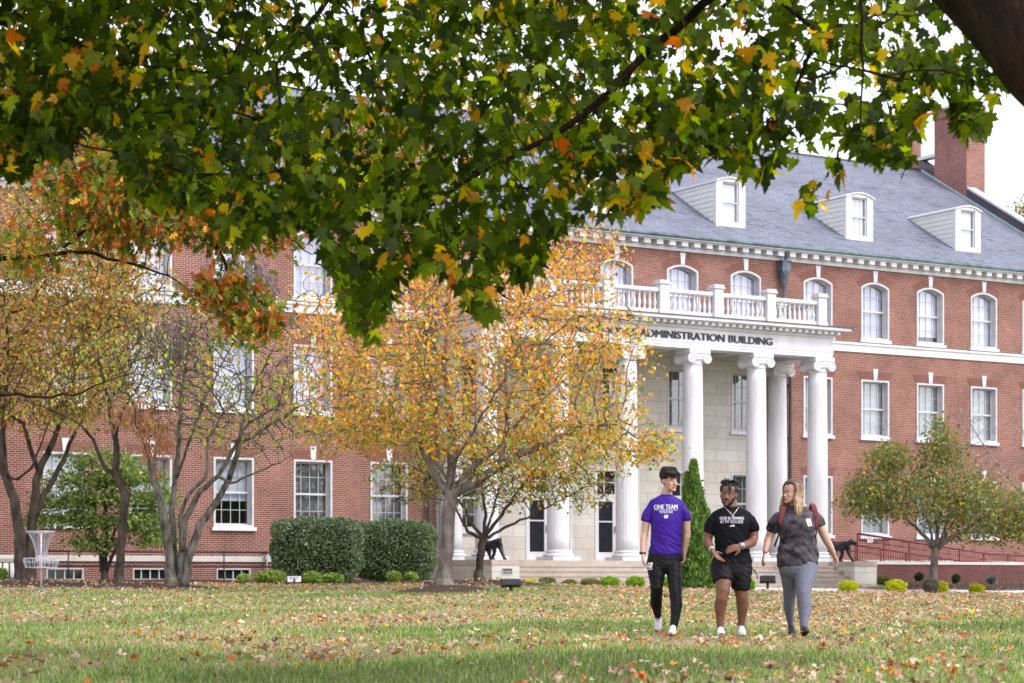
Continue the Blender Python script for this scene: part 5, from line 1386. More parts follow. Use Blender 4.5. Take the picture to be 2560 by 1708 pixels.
# ---------------------------------------------------------------- people
def skinmat(name, c1, c2, rough=.5):
    m, nt, out = newmat(name); b = N(nt, 'ShaderNodeBsdfPrincipled'); L(nt, b.outputs[0], out.inputs[0])
    b.inputs['Roughness'].default_value = rough; b.inputs['Subsurface Weight'].default_value = .12; b.inputs['Subsurface Radius'].default_value = (.012, .005, .003); b.inputs['Subsurface Scale'].default_value = .5
    b.inputs['Specular IOR Level'].default_value = .35
    tc = N(nt, 'ShaderNodeTexCoord'); nz = N(nt, 'ShaderNodeTexNoise'); nz.inputs['Scale'].default_value = 9; nz.inputs['Detail'].default_value = 6; L(nt, tc.outputs['Object'], nz.inputs['Vector'])
    L(nt, ramp(nt, nz.outputs['Fac'], [(.3, c2), (.7, c1)]), b.inputs['Base Color']); return m
skinmat('skin_fair', (.64, .39, .29), (.56, .30, .215))
skinmat('skin_brown', (.22, .10, .062), (.155, .066, .042), .45)
skinmat('skin_light', (.60, .36, .28), (.52, .275, .205))
mat('purple_cloth', (.052, .012, .27), (.036, .008, .20), .6, 3, bump=.15, bscale=400, dist=.001, spec=.2)
mat('black_cloth', (.0065, .0065, .010), (.004, .004, .006), .8, 4, bump=.2, bscale=400, dist=.001, spec=.15)
mat('black_track', (.006, .0055, .007), (.004, .004, .005), .6, 4, spec=.25)
mat('black_shorts', (.010, .008, .011), (.006, .005, .007), .7, 4, spec=.25)
mat('acid_wash', (.125, .108, .122), (.010, .008, .011), .85, 9, stretch=(1, 1, 1.6), detail=9, spec=.15)
mat('grey_legging', (.19, .19, .245), (.13, .13, .17), .85, 60, detail=2, spec=.15)
mat('legging_dark', (.075, .07, .075), (.05, .046, .05), .8, 60)
mat('white_shoe', (.72, .70, .72), (.58, .56, .58), .5, 20)
mat('shoe_grey', (.30, .27, .28), (.22, .2, .21), .6, 20)
mat('gum_sole', (.30, .08, .045), (.22, .06, .03), .6, 10)
mat('black_shoe', (.016, .015, .018), (.01, .01, .012), .6, 20)
mat('hair_dark', (.040, .026, .020), (.018, .011, .009), .75, 60, stretch=(1, 1, .25), bump=.6, bscale=90, dist=.004)
mat('hair_black', (.012, .010, .012), (.006, .005, .006), .5, 60, bump=.6, bscale=90, dist=.004)
mat('shirt_print', (.74, .72, .78), (.68, .66, .72), .6, 10)
mat('lip_pink', (.42, .15, .13), (.36, .12, .10), .4, 10); mat('lip_brown', (.24, .09, .07), (.2, .07, .055), .4, 10)
mat('eye_white', (.6, .58, .56), (.55, .52, .5), .3, 10); mat('eye_dark', (.012, .008, .006), (.02, .012, .01), .2, 10)
mat('teeth', (.75, .72, .68), (.7, .68, .64), .3, 10)
mat('watch_black', (.012, .012, .014), (.02, .02, .022), .35, 10); mat('watch_silver', (.45, .47, .52), (.3, .32, .36), .3, 10, metal=.6)
mat('silver_chain', (.62, .6, .58), (.5, .48, .46), .3, 40, metal=.7)
mat('maroon_cloth', (.22, .05, .05), (.10, .02, .025), .8, 60, detail=3)
mat('sticker_white', (.72, .70, .68), (.68, .66, .64), .5, 10); mat('sticker_orange', (.7, .16, .06), (.62, .13, .05), .5, 10)
def blonde():
    m, nt, out = newmat('hair_blonde'); b = N(nt, 'ShaderNodeBsdfPrincipled'); L(nt, b.outputs[0], out.inputs[0]); b.inputs['Roughness'].default_value = .4
    tc = N(nt, 'ShaderNodeTexCoord'); sx = N(nt, 'ShaderNodeSeparateXYZ'); L(nt, tc.outputs['Object'], sx.inputs[0])
    nz = N(nt, 'ShaderNodeTexNoise'); nz.inputs['Scale'].default_value = 45; mp = N(nt, 'ShaderNodeMapping'); mp.inputs['Scale'].default_value = (1, 1, .12); L(nt, tc.outputs['Object'], mp.inputs[0]); L(nt, mp.outputs[0], nz.inputs['Vector'])
    ad = N(nt, 'ShaderNodeMath', operation='MULTIPLY_ADD'); L(nt, nz.outputs['Fac'], ad.inputs[0]); ad.inputs[1].default_value = -.34; L(nt, sx.outputs['Z'], ad.inputs[2])
    L(nt, ramp(nt, ad.outputs[0], [(0.0, (.62, .37, .16)), (1.0, (.62, .37, .16))]), b.inputs['Base Color'])
    return m, nt, b, ad
def smooth01(x, a, b_):
    t = min(1, max(0, (x - a) / (b_ - a))); return t * t * (3 - 2 * t)
def remeshed(mb, name, matn, parent, voxel=.007, sm=4, fac=.5, wr=None):
    o = mb.build(name, matn, None)
    md = o.modifiers.new('r', 'REMESH'); md.mode = 'VOXEL'; md.voxel_size = voxel; md.use_smooth_shade = True
    ms = o.modifiers.new('s', 'SMOOTH'); ms.factor = fac; ms.iterations = sm
    dg = bpy.context.evaluated_depsgraph_get(); dg.update()
    me = bpy.data.meshes.new_from_object(o.evaluated_get(dg)); me.name = name
    bpy.data.objects.remove(o)
    me.materials.clear(); me.materials.append(MATS[matn])
    if wr:
        no = np.zeros(len(me.vertices) * 3, np.float32); me.vertices.foreach_get('normal', no); no = no.reshape(-1, 3)
        co = np.zeros(len(me.vertices) * 3, np.float32); me.vertices.foreach_get('co', co); co = co.reshape(-1, 3)
        d = np.array([wr(Vector(c)) for c in co.astype(float)], dtype=np.float32); co += no * d[:, None]
        me.vertices.foreach_set('co', co.ravel())
    me.polygons.foreach_set('use_smooth', [True] * len(me.polygons)); me.update()
    return link(name, me, parent)
def bvh_of(o): 
    me = o.data; return BVHTree.FromPolygons([v.co[:] for v in me.vertices], [p.vertices[:] for p in me.polygons])
def front_y(bvh, x, z, default=0):
    h = bvh.ray_cast(Vector((x, -2, z)), Vector((0, 1, 0)))
    return h[0].y if h[0] is not None else default
def decal(me, name, matn, parent, bvh, ox, oz, off=.005, dy=None, rot=0):
    v = np.array([q.co[:] for q in me.vertices]); c, s_ = math.cos(rot), math.sin(rot)
    out = []
    for x, y, zz_ in v:
        X_, Z_ = ox + x * c - y * s_, oz + x * s_ + y * c
        out.append((X_, front_y(bvh, X_, Z_, -.12) - off - zz_, Z_))
    me.vertices.foreach_set('co', np.array(out, dtype=np.float32).ravel()); me.materials.clear(); me.materials.append(MATS[matn]); me.update()
    return link(name, me, parent)
HEAD = [(0.000, .018, -.080, -.045), (0.012, .034, -.090, -.02), (0.035, .049, -.092, .01), (0.060, .058, -.089, .045), (0.085, .065, -.087, .070), (0.115, .070, -.088, .085),
        (0.145, .0745, -.092, .095), (0.175, .075, -.090, .098), (0.200, .068, -.078, .090), (0.220, .050, -.055, .068), (0.235, .02, -.022, .035)]
hz = [h[0] for h in HEAD]
def head_pt(phi, z, off=0.0, wide=1.0):
    hw = np.interp(z, hz, [h[1] for h in HEAD]) * wide; yf = np.interp(z, hz, [h[2] for h in HEAD]); yb = np.interp(z, hz, [h[3] for h in HEAD])
    cy = (yf + yb) / 2; ry = (yb - yf) / 2
    s_, c = math.sin(phi), math.cos(phi)
    return Vector(((hw + off) * s_, cy - (ry + off) * c, z))
class Person:
    def __init__(s, name, px0, D, label):
        s.D = D; s.S = D / F; s.px0 = px0; s.loc = Vector(((px0 - CX) * s.S, D, .022)); s.e = empty(name, s.loc, label, 'person')
        s.body = MB()
    def P(s, px, py, d=0.0): return Vector(((px - s.px0) * s.S, d, CAMZ - .022 + (HY - py) * s.S))
    def loft(s, mb, pts, seg=16, up=(1, 0, 0)):
        """pts: (px,py,hw_px,half_depth_m or None,d)"""
        P_ = [s.P(p[0], p[1], p[4] if len(p) > 4 else 0) for p in pts]
        rx = [p[2] * s.S for p in pts]; ry = [(p[3] if p[3] else p[2] * s.S) for p in pts]
        # rounded ends
        d0 = (P_[0] - P_[1]).normalized(); d1 = (P_[-1] - P_[-2]).normalized()
        P2 = [P_[0] + d0 * rx[0] * .3] + P_ + [P_[-1] + d1 * rx[-1] * .3]
        mb.tube(P2, [rx[0] * .6] + rx + [rx[-1] * .6], seg, True, [ry[0] * .6] + ry + [ry[-1] * .6], up)
    def frame(s, c, yaw, pitch=0, roll=0, sc=1.0):
        # yaw>0 turns the face towards image right
        return Matrix.Translation(c) @ Matrix.Rotation(yaw, 4, 'Z') @ Matrix.Rotation(roll, 4, 'Y') @ Matrix.Rotation(pitch, 4, 'X') @ Matrix.Scale(sc, 4)
    def head(s, M, wide=1.0, nose=1.0, full=0.0):
        mb = s.body; n = len(mb.v); seg = 28
        zs = [h[0] for h in HEAD]
        for z in zs:
            for j in range(seg): mb.v.append(tuple(M @ head_pt(2 * math.pi * j / seg, z, full * (1 if z < .09 else 0), wide)))
        for i in range(len(zs) - 1):
            for j in range(seg):
                a = n + i * seg + j; b_ = n + i * seg + (j + 1) % seg; mb.f.append((a, b_, b_ + seg, a + seg)); mb.m.append(0)
        mb.f.append(tuple(n + j for j in reversed(range(seg)))); mb.m.append(0); mb.f.append(tuple(n + (len(zs) - 1) * seg + j for j in range(seg))); mb.m.append(0)
        T = lambda *p: M @ Vector(p)
        mb.tube([T(0, -.084, .120), T(0, -.098, .098), T(0, -.112, .078), T(0, -.096, .068)], [.008, .010 * nose, .0135 * nose, .010], 10)
        for sx in (-1, 1):
            mb.ellipsoid(T(sx * .012 * nose, -.100, .073), (.008 * nose,) * 3, seg=10, rings=6)
            mb.ellipsoid(T(sx * .040 * wide, -.066, .082), (.018, .014, .020), seg=12, rings=8)      # cheek
            mb.ellipsoid(T(sx * .026, -.081, .134), (.018, .009, .007), seg=12, rings=6)      # brow
            mb.ellipsoid(T(sx * (.076 * wide), .010, .098), (.008, .019, .032), M=M.to_3x3().normalized(), seg=12, rings=8)   # ear
        mb.ellipsoid(T(0, -.092, .045), (.024, .010, .010), seg=12, rings=8); mb.ellipsoid(T(0, -.088, .012), (.022, .014, .014), seg=12, rings=8)
    def face(s, M, lip, smile=False, brow='hair_dark', open_=False):
        T = lambda *p: M @ Vector(p); M3 = M.to_3x3()
        for sx in (-1, 1):
            m_ = MB(); m_.ellipsoid(T(sx * .031, -.0845, .1165), (.0105, .005, .0042), M=M3.normalized(), seg=12, rings=8); ey = m_.build('eye', 'eye_white', s.e, True)
            m_ = MB(); m_.ellipsoid(T(sx * .031, -.0885, .1165), (.0048, .003, .0042), M=M3.normalized(), seg=10, rings=6); m_.build('iris', 'eye_dark', ey, True)
            m_ = MB(); m_.tube([T(sx * .048, -.079, .129), T(sx * .034, -.0905, .1355), T(sx * .015, -.0925, .1335)], [.0012, .0024, .0016], 6); m_.build('eyebrow', brow, s.e, True)
            m_ = MB(); m_.tube([T(sx * .045, -.080, .1215), T(sx * .031, -.0915, .1245), T(sx * .018, -.088, .120)], [.001, .0016, .001], 6); m_.build('eyelid', brow, s.e, True)
        m_ = MB(); up = .006 if smile else 0
        m_.tube([T(-.025, -.089, .046 + up), T(-.010, -.1005, .0485), T(0, -.1015, .0475), T(.010, -.1005, .0485), T(.025, -.089, .046 + up)], [.001, .0038, .0034, .0038, .001], 8)
        lo = -.006 if open_ else 0
        m_.tube([T(-.022, -.089, .043 + up), T(0, -.1005, .040 + lo), T(.022, -.089, .043 + up)], [.0015, .0055, .0015], 8)
        m_.build('lips', lip, s.e, True)
        if open_:
            m_ = MB(); m_.tube([T(-.018, -.093, .0445 + up * .6), T(0, -.0995, .0435), T(.018, -.093, .0445 + up * .6)], [.0018, .004, .0018], 6); m_.build('teeth', 'teeth', s.e, True)
    def hair_cap(s, M, line, matn, thick=.016, rough=.004, wide=1.0, name='hair', seed=0, soft=.02):
        rr = random.Random(seed); seg, rows = 90, 44; mb = MB()
        for i in range(rows + 1):
            z = .016 + .219 * i / rows
            for j in range(seg):
                phi = 2 * math.pi * j / seg; zl = line(phi)
                zl += .006 * math.sin(phi * 23 + 1) + .004 * math.sin(phi * 41)
                k = smooth01(z, zl - soft * .3, zl + soft)
                o = -.010 + (thick + .010) * k + rough * k * (math.sin(phi * 37 + z * 60 + math.sin(z * 90) * 2) * .6 + rr.uniform(-.5, .5))
                p = head_pt(phi, min(z, .235), o, wide); p.z = z + (thick * k * .9 * smooth01(z, .17, .235))
                mb.v.append(tuple(M @ p))
        for i in range(rows):
            for j in range(seg):
                a = i * seg + j; b_ = i * seg + (j + 1) % seg; mb.f.append((a, b_, b_ + seg, a + seg)); mb.m.append(0)
        top = M @ Vector((0, .006, .2405 + thick * 1.15)); mb.v.append(tuple(top)); ti = len(mb.v) - 1
        for j in range(seg): mb.f.append((rows * seg + j, rows * seg + (j + 1) % seg, ti)); mb.m.append(0)
        return mb.build(name, matn, s.e, True)
    def hand(s, w, d, nrm, side, curl=(.35, .4, .3), spread=.06, sc=1.0, thumb=.7, fcurl=None):
        """w wrist, d finger direction, nrm palm-facing normal, side=+1 thumb on +(d x nrm)"""
        mb = s.body; d = Vector(d).normalized(); nrm = Vector(nrm); nrm = (nrm - d * nrm.dot(d)).normalized(); t = d.cross(nrm) * side
        w = Vector(w)
        mb.tube([w - d * .02, w + d * .02 * sc, w + d * .055 * sc, w + d * .092 * sc], [.023 * sc, .030 * sc, .038 * sc, .037 * sc], 14, True, [.019 * sc, .016 * sc, .0155 * sc, .012 * sc], tuple(t))
        lens = (.070, .078, .073, .056); offs_ = (.028, .0095, -.0095, -.027); rr_ = (.0088, .009, .0086, .0076)
        for i in range(4):
            b_ = w + (d * (.088 - abs(i - 1.2) * .004) + t * offs_[i]) * sc; ang = (1.5 - i) * spread; dd = (d * math.cos(ang) + t * math.sin(ang)).normalized()
            cu = fcurl[i] if fcurl else 1.0
            P_ = [b_ - dd * .012]; a = 0; seg_l = [lens[i] * .48, lens[i] * .30, lens[i] * .24]
            p = b_; P_.append(p)
            for k in range(3):
                a += curl[k] * cu * (1 + .12 * i); v = dd * math.cos(a) + nrm * math.sin(a); p = p + v * seg_l[k] * sc; P_.append(p)
            mb.tube(P_, [rr_[i] * sc * q for q in (1.05, 1.05, 1.0, .92, .72)], 10)
        b_ = w + (d * .022 + t * .024) * sc; v1 = (d * .55 + t * thumb + nrm * .25).normalized(); v2 = (d * .85 + t * thumb * .35 + nrm * .3).normalized()
        mb.tube([b_ - v1 * .01, b_ + v1 * .03 * sc, b_ + v1 * .030 * sc + v2 * .026 * sc, b_ + v1 * .030 * sc + v2 * .048 * sc], [.014 * sc, .0125 * sc, .0105 * sc, .008 * sc], 10)
    def shoe(s, heel, toe, matn, sole, h=.085, w=.046, ank=None, name='shoe', uppitch=0):
        heel, toe = Vector(heel), Vector(toe); ax = (toe - heel); Ln = ax.length; d = ax.normalized(); rt = Vector((1, 0, 0)); rt = (rt - d * rt.dot(d)).normalized(); up = rt.cross(d); up = up if up.z > 0 or abs(up.z) < .3 else -up
        if up.dot(Vector((0, 0, 1))) < 0: up = -up
        mb = MB(); Q = lambda t, u, v=0: heel + d * (t * Ln) + up * u + rt * v
        mb.tube([Q(.0, .045), Q(.10, .045), Q(.30, .045), Q(.50, .038), Q(.72, .032), Q(.92, .026), Q(1.0, .022)], [.024, .034, .036, .040, .044, .036, .016], 16, True, [.04, .046, .045, .036, .03, .024, .014], tuple(rt))
        if ank is not None: mb.tube([Q(.14, .04), Q(.16, .075), Vector(ank)], [.036, .036, .034], 14)
        o = remeshed(mb, name, matn, s.e, .006, 3)
        m2 = MB(); m2.tube([Q(-.03, .008), Q(.1, .010), Q(.35, .008), Q(.7, .008), Q(.93, .010), Q(1.03, .016)], [.026, .037, .036, .047, .041, .018], 16, True, [.016, .016, .014, .014, .014, .010], tuple(rt)); m2.build('sole', sole, o, True)
        m3 = MB()
        for k in range(5): t = .36 + .08 * k; m3.tube([Q(t, .074 - .05 * (t - .3), -.02), Q(t, .080 - .05 * (t - .3), 0), Q(t + .02, .074 - .05 * (t - .3), .02)], .0028, 5)
        m3.build('laces', 'shoe_grey', o, True)
        return o
def folds(amp, zc, zr, fx=9, fz=22, seed=0.0, base=.25):
    def f(p):
        k = base + (1 - base) * math.exp(-((p.z - zc) / zr) ** 2)
        q = Vector((p.x * fx + seed, p.y * fx, p.z * fz + p.x * 14))
        r_ = noise.noise(q); r2 = noise.noise(Vector((p.x * 5 + seed * 2, p.y * 5, p.z * 6)))
        return amp * k * ((1 - abs(r_) * 2.4) * .7 + r2 * .8)
    return f

# ---- person in the purple shirt
A = Person('person', 1664, 23.2, 'person in a purple t-shirt and black track pants, tallest and leftmost of the three walkers')
hb = A.body
A.loft(hb, [(1670, 1214, 11, .05, .01), (1668, 1225, 12.5, .058, .015), (1667, 1240, 15, .065, .03), (1666, 1250, 24, .075, .03)])                     # neck
A.loft(hb, [(1666, 1262, 34, .08, .02), (1665, 1285, 34, .10, .01), (1665, 1330, 33, .10), (1664, 1380, 33, .105), (1662, 1405, 36, .11)])
for pts in ([(1629, 1275, 9, .045, .02), (1616, 1300, 10.5, .050, .02), (1612, 1335, 8.8, .044, .015), (1609, 1345, 8.6, .044, 0), (1607, 1365, 7.4, .036, -.03), (1606, 1382, 5.6, .024, -.06)],
            [(1703, 1275, 9, .045, .02), (1716, 1300, 10.5, .050, .02), (1718, 1335, 8.8, .044, .015), (1717, 1345, 8.6, .044, 0), (1714, 1365, 7.4, .036, .0), (1711, 1381, 5.8, .024, -.01)]): A.loft(hb, pts)
A.hand(A.P(1606, 1384, -.065), (.02, -.25, -1), (1, .1, 0), -1, (.25, .3, .2), .05, .98, fcurl=(1.5, 1.2, .9, .7))
A.hand(A.P(1711, 1383, -.012), (-.10, -.15, -1), (-1, -.2, 0), 1, (.35, .4, .3), .07, .98, fcurl=(.5, .9, 1.2, 1.2))
A.loft(hb, [(1640, 1410, 18, .075, -.0), (1641, 1466, 10, .045, -.04), (1641.5, 1500, 9, .04, .07), (1646, 1528, 6.5, .03, .19), (1649, 1550, 6.5, .032, .27)])
A.loft(hb, [(1685, 1410, 16, .075, -.03), (1685.5, 1450, 11, .05, -.09), (1686, 1490, 10, .045, -.16), (1687, 1520, 8.5, .04, -.185), (1683, 1550, 6.5, .032, -.205), (1678.5, 1582, 6.3, .032, -.22)])
MA = A.frame(A.P(1671.5, 1227, .0), R(36), R(6), R(-2), 1.02)
A.head(MA, .97); 
remeshed(hb, 'body', 'skin_fair', A.e, .0062, 3)
A.face(MA, 'lip_pink', brow='hair_dark')
A.hair_cap(MA, lambda ph: .176 + .012 * math.sin(3 * ph + 1) if math.cos(ph) > .55 else (.122 if math.cos(ph) > -.55 else .05), 'hair_dark', .013, .004, .97, seed=2)
m_ = MB(); rr = random.Random(4)
for k in range(46):
    ph = rr.uniform(-1.15, 1.15); z0 = rr.uniform(.195, .228); p0 = head_pt(ph * .7, z0, .020); p1 = head_pt(ph, .183 + rr.uniform(-.006, .01), .028); p2 = head_pt(ph + .14, .166 + rr.uniform(-.008, .014), .008)
    m_.tube([MA @ p0, MA @ p1, MA @ p2], [.007, .008, .002], 5)
for k in range(340):
    ph = rr.uniform(-math.pi, math.pi); z0 = rr.uniform(.15, .235); p0 = head_pt(ph, z0, .004 - .02 * smooth01(z0, .22, .235)); tw = rr.uniform(-.3, .3); p1 = head_pt(ph + tw, z0 - .012, .017); p2 = head_pt(ph + 1.6 * tw, max(z0 - .035, .168 if abs(ph) < 1.1 else .12), .011)
    p1.z += .022 * smooth01(z0, .2, .235); p0.z += .016 * smooth01(z0, .2, .235); m_.tube([MA @ p0, MA @ p1, MA @ p2], [.005, .0055, .001], 4)
m_.build('fringe', 'hair_dark', A.e, True)
sb = MB()
A.loft(sb, [(1666, 1241, 19, .070, .03), (1666, 1246, 29, .082, .025), (1666, 1252, 40, .092, .02), (1666, 1262, 47, .10, .015), (1666, 1278, 44, .118, .01), (1666, 1300, 40, .122, 0), (1665.5, 1340, 37.5, .118, 0), (1664, 1365, 39, .122, 0), (1663, 1380, 41.5, .128, 0), (1663, 1386, 41.5, .128, 0)], 28)
A.loft(sb, [(1640, 1266, 10, .06, .02), (1626, 1273, 12, .066, .02), (1618, 1288, 13.5, .068, .02), (1614.5, 1302, 13.5, .066, .02)])
A.loft(sb, [(1692, 1266, 10, .06, .02), (1706, 1273, 12, .066, .02), (1714, 1288, 13.5, .068, .02), (1717.5, 1300, 13.5, .066, .02)])
sh = remeshed(sb, 'shirt', 'purple_cloth', A.e, .007, 5, wr=folds(.011, .92, .16, 7, 20, 3.0, .35))
m_ = MB(); pts = [A.P(1666 + 19.5 * math.cos(a), 1243.5 + 6.5 * math.sin(a) + (0 if math.sin(a) > 0 else 1), .03 - .078 * math.sin(a)) for a in np.linspace(0, 2 * math.pi, 30)]
m_.tube(pts, .0055, 6, False); m_.build('collar', 'purple_cloth', sh, True)
bv = bvh_of(sh); oc = A.P(1662, 1268, 0)
def print_text(A, txt, bvh, px, py, hpx, wpx, parent, off=.018, matn='shirt_print', name='shirt_print', shear=0):
    """text whose centre is (px,py), cap height hpx, width wpx"""
    me = bold_mesh(txt, 1.0, .035 if hpx > 9 else .02, .0003); v = np.array([q.co[:] for q in me.vertices]); x0, x1 = v[:, 0].min(), v[:, 0].max(); y0, y1 = v[:, 1].min(), v[:, 1].max()
    v[:, 0] = (v[:, 0] - (x0 + x1) / 2) / (x1 - x0) * wpx * A.S; v[:, 1] = (v[:, 1] - (y0 + y1) / 2) / (y1 - y0) * hpx * A.S
    me.vertices.foreach_set('co', v.astype(np.float32).ravel())
    c = A.P(px, py); return decal(me, name, matn, parent, bvh, c.x, c.z, off=.006)
def bars(A, rects, bvh, parent, matn='shirt_print', name='emblem', off=.006):
    """rects as quads [(px,py)*4] subdivided onto the cloth"""
    mb = MB()
    for q in rects:
        P_ = [A.P(x, y) for x, y in q]; n_ = 5
        for i in range(n_):
            for j in range(n_):
                def bl(u, v): return P_[0].lerp(P_[1], u).lerp(P_[3].lerp(P_[2], u), v)
                pts = [bl(i / n_, j / n_), bl((i + 1) / n_, j / n_), bl((i + 1) / n_, (j + 1) / n_), bl(i / n_, (j + 1) / n_)]
                mb.poly([(p.x, front_y(bvh, p.x, p.z, -.12) - off, p.z) for p in pts])
    return mb.build(name, matn, parent)
print_text(A, 'ONE TEAM', bv, 1663, 1268, 11, 59, sh)
print_text(A, 'WESLEYAN', bv, 1663, 1281, 6.6, 33, sh)
bars(A, [[(1634, 1275), (1692.5, 1275.6), (1692.5, 1276.7), (1634, 1276.1)]], bv, sh, name='print_line')
bars(A, [[(1658.5, 1288.5), (1662, 1288.5), (1661, 1291.5), (1657.5, 1291.5)], [(1663, 1288.5), (1668.5, 1288.5), (1668, 1291.8), (1662.3, 1291.8)], [(1659, 1292), (1668, 1292), (1667, 1295.5), (1658, 1295.5)], [(1661, 1295.5), (1666, 1295.5), (1664.5, 1297), (1659, 1297)]], bv, sh)
pb = MB()
A.loft(pb, [(1662.5, 1380, 40, .115, 0), (1662, 1395, 43, .125, 0), (1661, 1410, 44.5, .13, 0), (1662, 1422, 42, .12, 0)], 24)
A.loft(pb, [(1640, 1415, 23.5, .105, -.01), (1641, 1440, 20.5, .095, -.03), (1641, 1466, 16, .075, -.05), (1641.5, 1485, 14.5, .068, .02), (1642, 1508, 14.5, .066, .10), (1646, 1528, 10.5, .048, .19), (1649, 1540, 9, .042, .24)])
A.loft(pb, [(1684, 1415, 21, .105, -.03), (1685.5, 1440, 19, .092, -.08), (1686, 1485, 15, .07, -.16), (1688, 1508, 14.5, .066, -.18), (1684, 1545, 10.8, .05, -.20), (1679, 1574, 9, .042, -.22)])
pa = remeshed(pb, 'track_pants', 'black_track', A.e, .007, 2, wr=folds(.006, .45, .5, 8, 24, 1.0, .6))
bp_ = bvh_of(pa)
bars(A, [[(1619, 1407), (1624, 1406.5), (1620, 1420), (1616.5, 1420)], [(1624.5, 1406.5), (1630.5, 1406), (1630, 1412), (1624, 1413)], [(1621.5, 1413.5), (1630, 1412.5), (1628, 1420), (1620.5, 1420.5)], [(1617.5, 1422.5), (1629.5, 1421.5), (1629.5, 1424), (1617.5, 1425)]], bp_, pa)
A.shoe(A.P(1652, 1556, .36), A.P(1647, 1582, .16), 'white_shoe', 'gum_sole', ank=A.P(1649, 1541, .26))
A.shoe(A.P(1679, 1586, -.21), A.P(1672, 1586, -.47), 'white_shoe', 'gum_sole', ank=A.P(1678, 1574, -.22))
m_ = MB(); wc = A.P(1606, 1383, -.062)
m_.lathe([(.029, -.013), (.031, -.012), (.031, .012), (.029, .013)], 20, M=Matrix.Translation(wc) @ Matrix.Rotation(R(10), 4, 'X')); wa = m_.build('wristwatch', 'watch_black', A.e, True)
m_ = MB(); m_.box(-.036, -.026, -.017, .013, -.017, .017, M=Matrix.Translation(wc)); m_.build('watch_face', 'dark_glass', wa)

# ---- person in black
B2 = Person('person', 1830, 22.9, 'person in a black t-shirt and black shorts with raised hands, walking between two others')
hb = B2.body
B2.loft(hb, [(1823, 1246, 15, .062, .015), (1826, 1256, 17, .072, .02), (1828, 1270, 19, .082, .03), (1829, 1280, 30, .09, .03)])
B2.loft(hb, [(1829, 1284, 46, .11, .02), (1829, 1320, 40, .13), (1829, 1370, 38, .13), (1829, 1410, 42, .13)])
B2.loft(hb, [(1785, 1300, 11, .055, .02), (1775, 1325, 13.5, .06, .03), (1770, 1347, 11.5, .052, .03), (1769.5, 1354, 11, .05, .01), (1772, 1364, 9.6, .042, -.07), (1777, 1376, 7.2, .03, -.16)])
B2.loft(hb, [(1874, 1300, 11, .055, .02), (1883, 1325, 14, .062, .03), (1884, 1346, 12.5, .056, .02), (1880, 1356, 12, .052, -.02), (1866, 1362, 11, .046, -.11), (1849, 1366, 7.8, .034, -.20)])
B2.hand(B2.P(1778, 1378, -.17), (.60, -.35, -.75), (.35, -.5, .75), -1, (.12, .2, .2), .07, 1.08, fcurl=(.4, .8, 1, 1.1), thumb=1.0)
B2.hand(B2.P(1847, 1367, -.21), (-1, -.12, -.22), (-.2, .85, -.45), 1, (.22, .3, .25), .06, 1.12, fcurl=(.6, .9, 1.1, 1.2), thumb=1.0)
B2.loft(hb, [(1806, 1420, 22, .10, -.05), (1806, 1450, 21.5, .095, -.09), (1804, 1478, 17, .078, -.14), (1801, 1495, 15, .070, -.14), (1798.5, 1515, 16, .074, -.10), (1799, 1540, 11.5, .052, -.08), (1799, 1572, 8.2, .038, -.07)], 20)
B2.loft(hb, [(1853, 1420, 22, .10, .03), (1851, 1465, 20.5, .092, .0), (1855, 1492, 15.5, .072, .0), (1857.5, 1515, 15.5, .072, .05), (1857, 1540, 11, .05, .09), (1855.5, 1570, 8, .037, .12)], 20)
MBm = B2.frame(B2.P(1819.5, 1264, -.015), R(-16), R(3), R(4), 1.03)
B2.head(MBm, 1.08, 1.25, .004)
remeshed(hb, 'body', 'skin_brown', B2.e, .0062, 3)
B2.face(MBm, 'lip_brown', True, 'hair_black', True)
B2.hair_cap(MBm, lambda ph: .190 if math.cos(ph) > .45 else (.13 if math.cos(ph) > -.2 else .10), 'hair_black', .007, .003, 1.08, seed=3)
m_ = MB(); rr = random.Random(8)
for k in range(54):
    ph = rr.uniform(-math.pi, math.pi); z0 = rr.uniform(.205, .237); p0 = head_pt(ph, z0, .004, 1.05); out = Vector((math.sin(ph), -math.cos(ph), 0))
    p1 = p0 + out * rr.uniform(.008, .02) + Vector((0, 0, rr.uniform(.012, .034))); p2 = p1 + out * rr.uniform(.005, .028) + Vector((rr.uniform(-.012, .012), 0, rr.uniform(-.018, .016)))
    m_.tube([MBm @ p0, MBm @ p1, MBm @ p2], [.0062, .006, .0042], 6)
for ph, ln in ((-.9, .055), (-.75, .04), (.35, .05), (-1.1, .06), (.2, .03)):
    p0 = head_pt(ph, .215, .006, 1.05); p1 = head_pt(ph * 1.1, .19, .012, 1.08); p2 = head_pt(ph * 1.15, .19 - ln, .008, 1.08); m_.tube([MBm @ p0, MBm @ p1, MBm @ p2], [.006, .006, .004], 6)
m_.build('twists', 'hair_black', B2.e, True)
# beard follows the jaw
m_ = MB(); seg, rows = 60, 16
for i in range(rows + 1):
    z = -.010 + .105 * i / rows
    for j in range(seg + 1):
        ph = -1.75 + 3.5 * j / seg; a = abs(ph)
        top = .018 + .085 * smooth01(a, .25, 1.25); k = 1 - smooth01(z, top - .012, top + .006)
        p = head_pt(ph, max(z, 0), -.008 + .0145 * k, 1.08); p.z = z
        if z < 0: p.y += .012
        m_.v.append(tuple(MBm @ p))
for i in range(rows):
    for j in range(seg): a = i * (seg + 1) + j; m_.f.append((a, a + 1, a + seg + 2, a + seg + 1)); m_.m.append(0)
m_.tube([MBm @ Vector((-.028, -.090, .043)), MBm @ Vector((-.02, -.098, .057)), MBm @ Vector((0, -.102, .0595)), MBm @ Vector((.02, -.098, .057)), MBm @ Vector((.028, -.090, .043))], [.002, .003, .0028, .003, .002], 6)
m_.build('beard', 'hair_black', B2.e, True)
sb = MB()
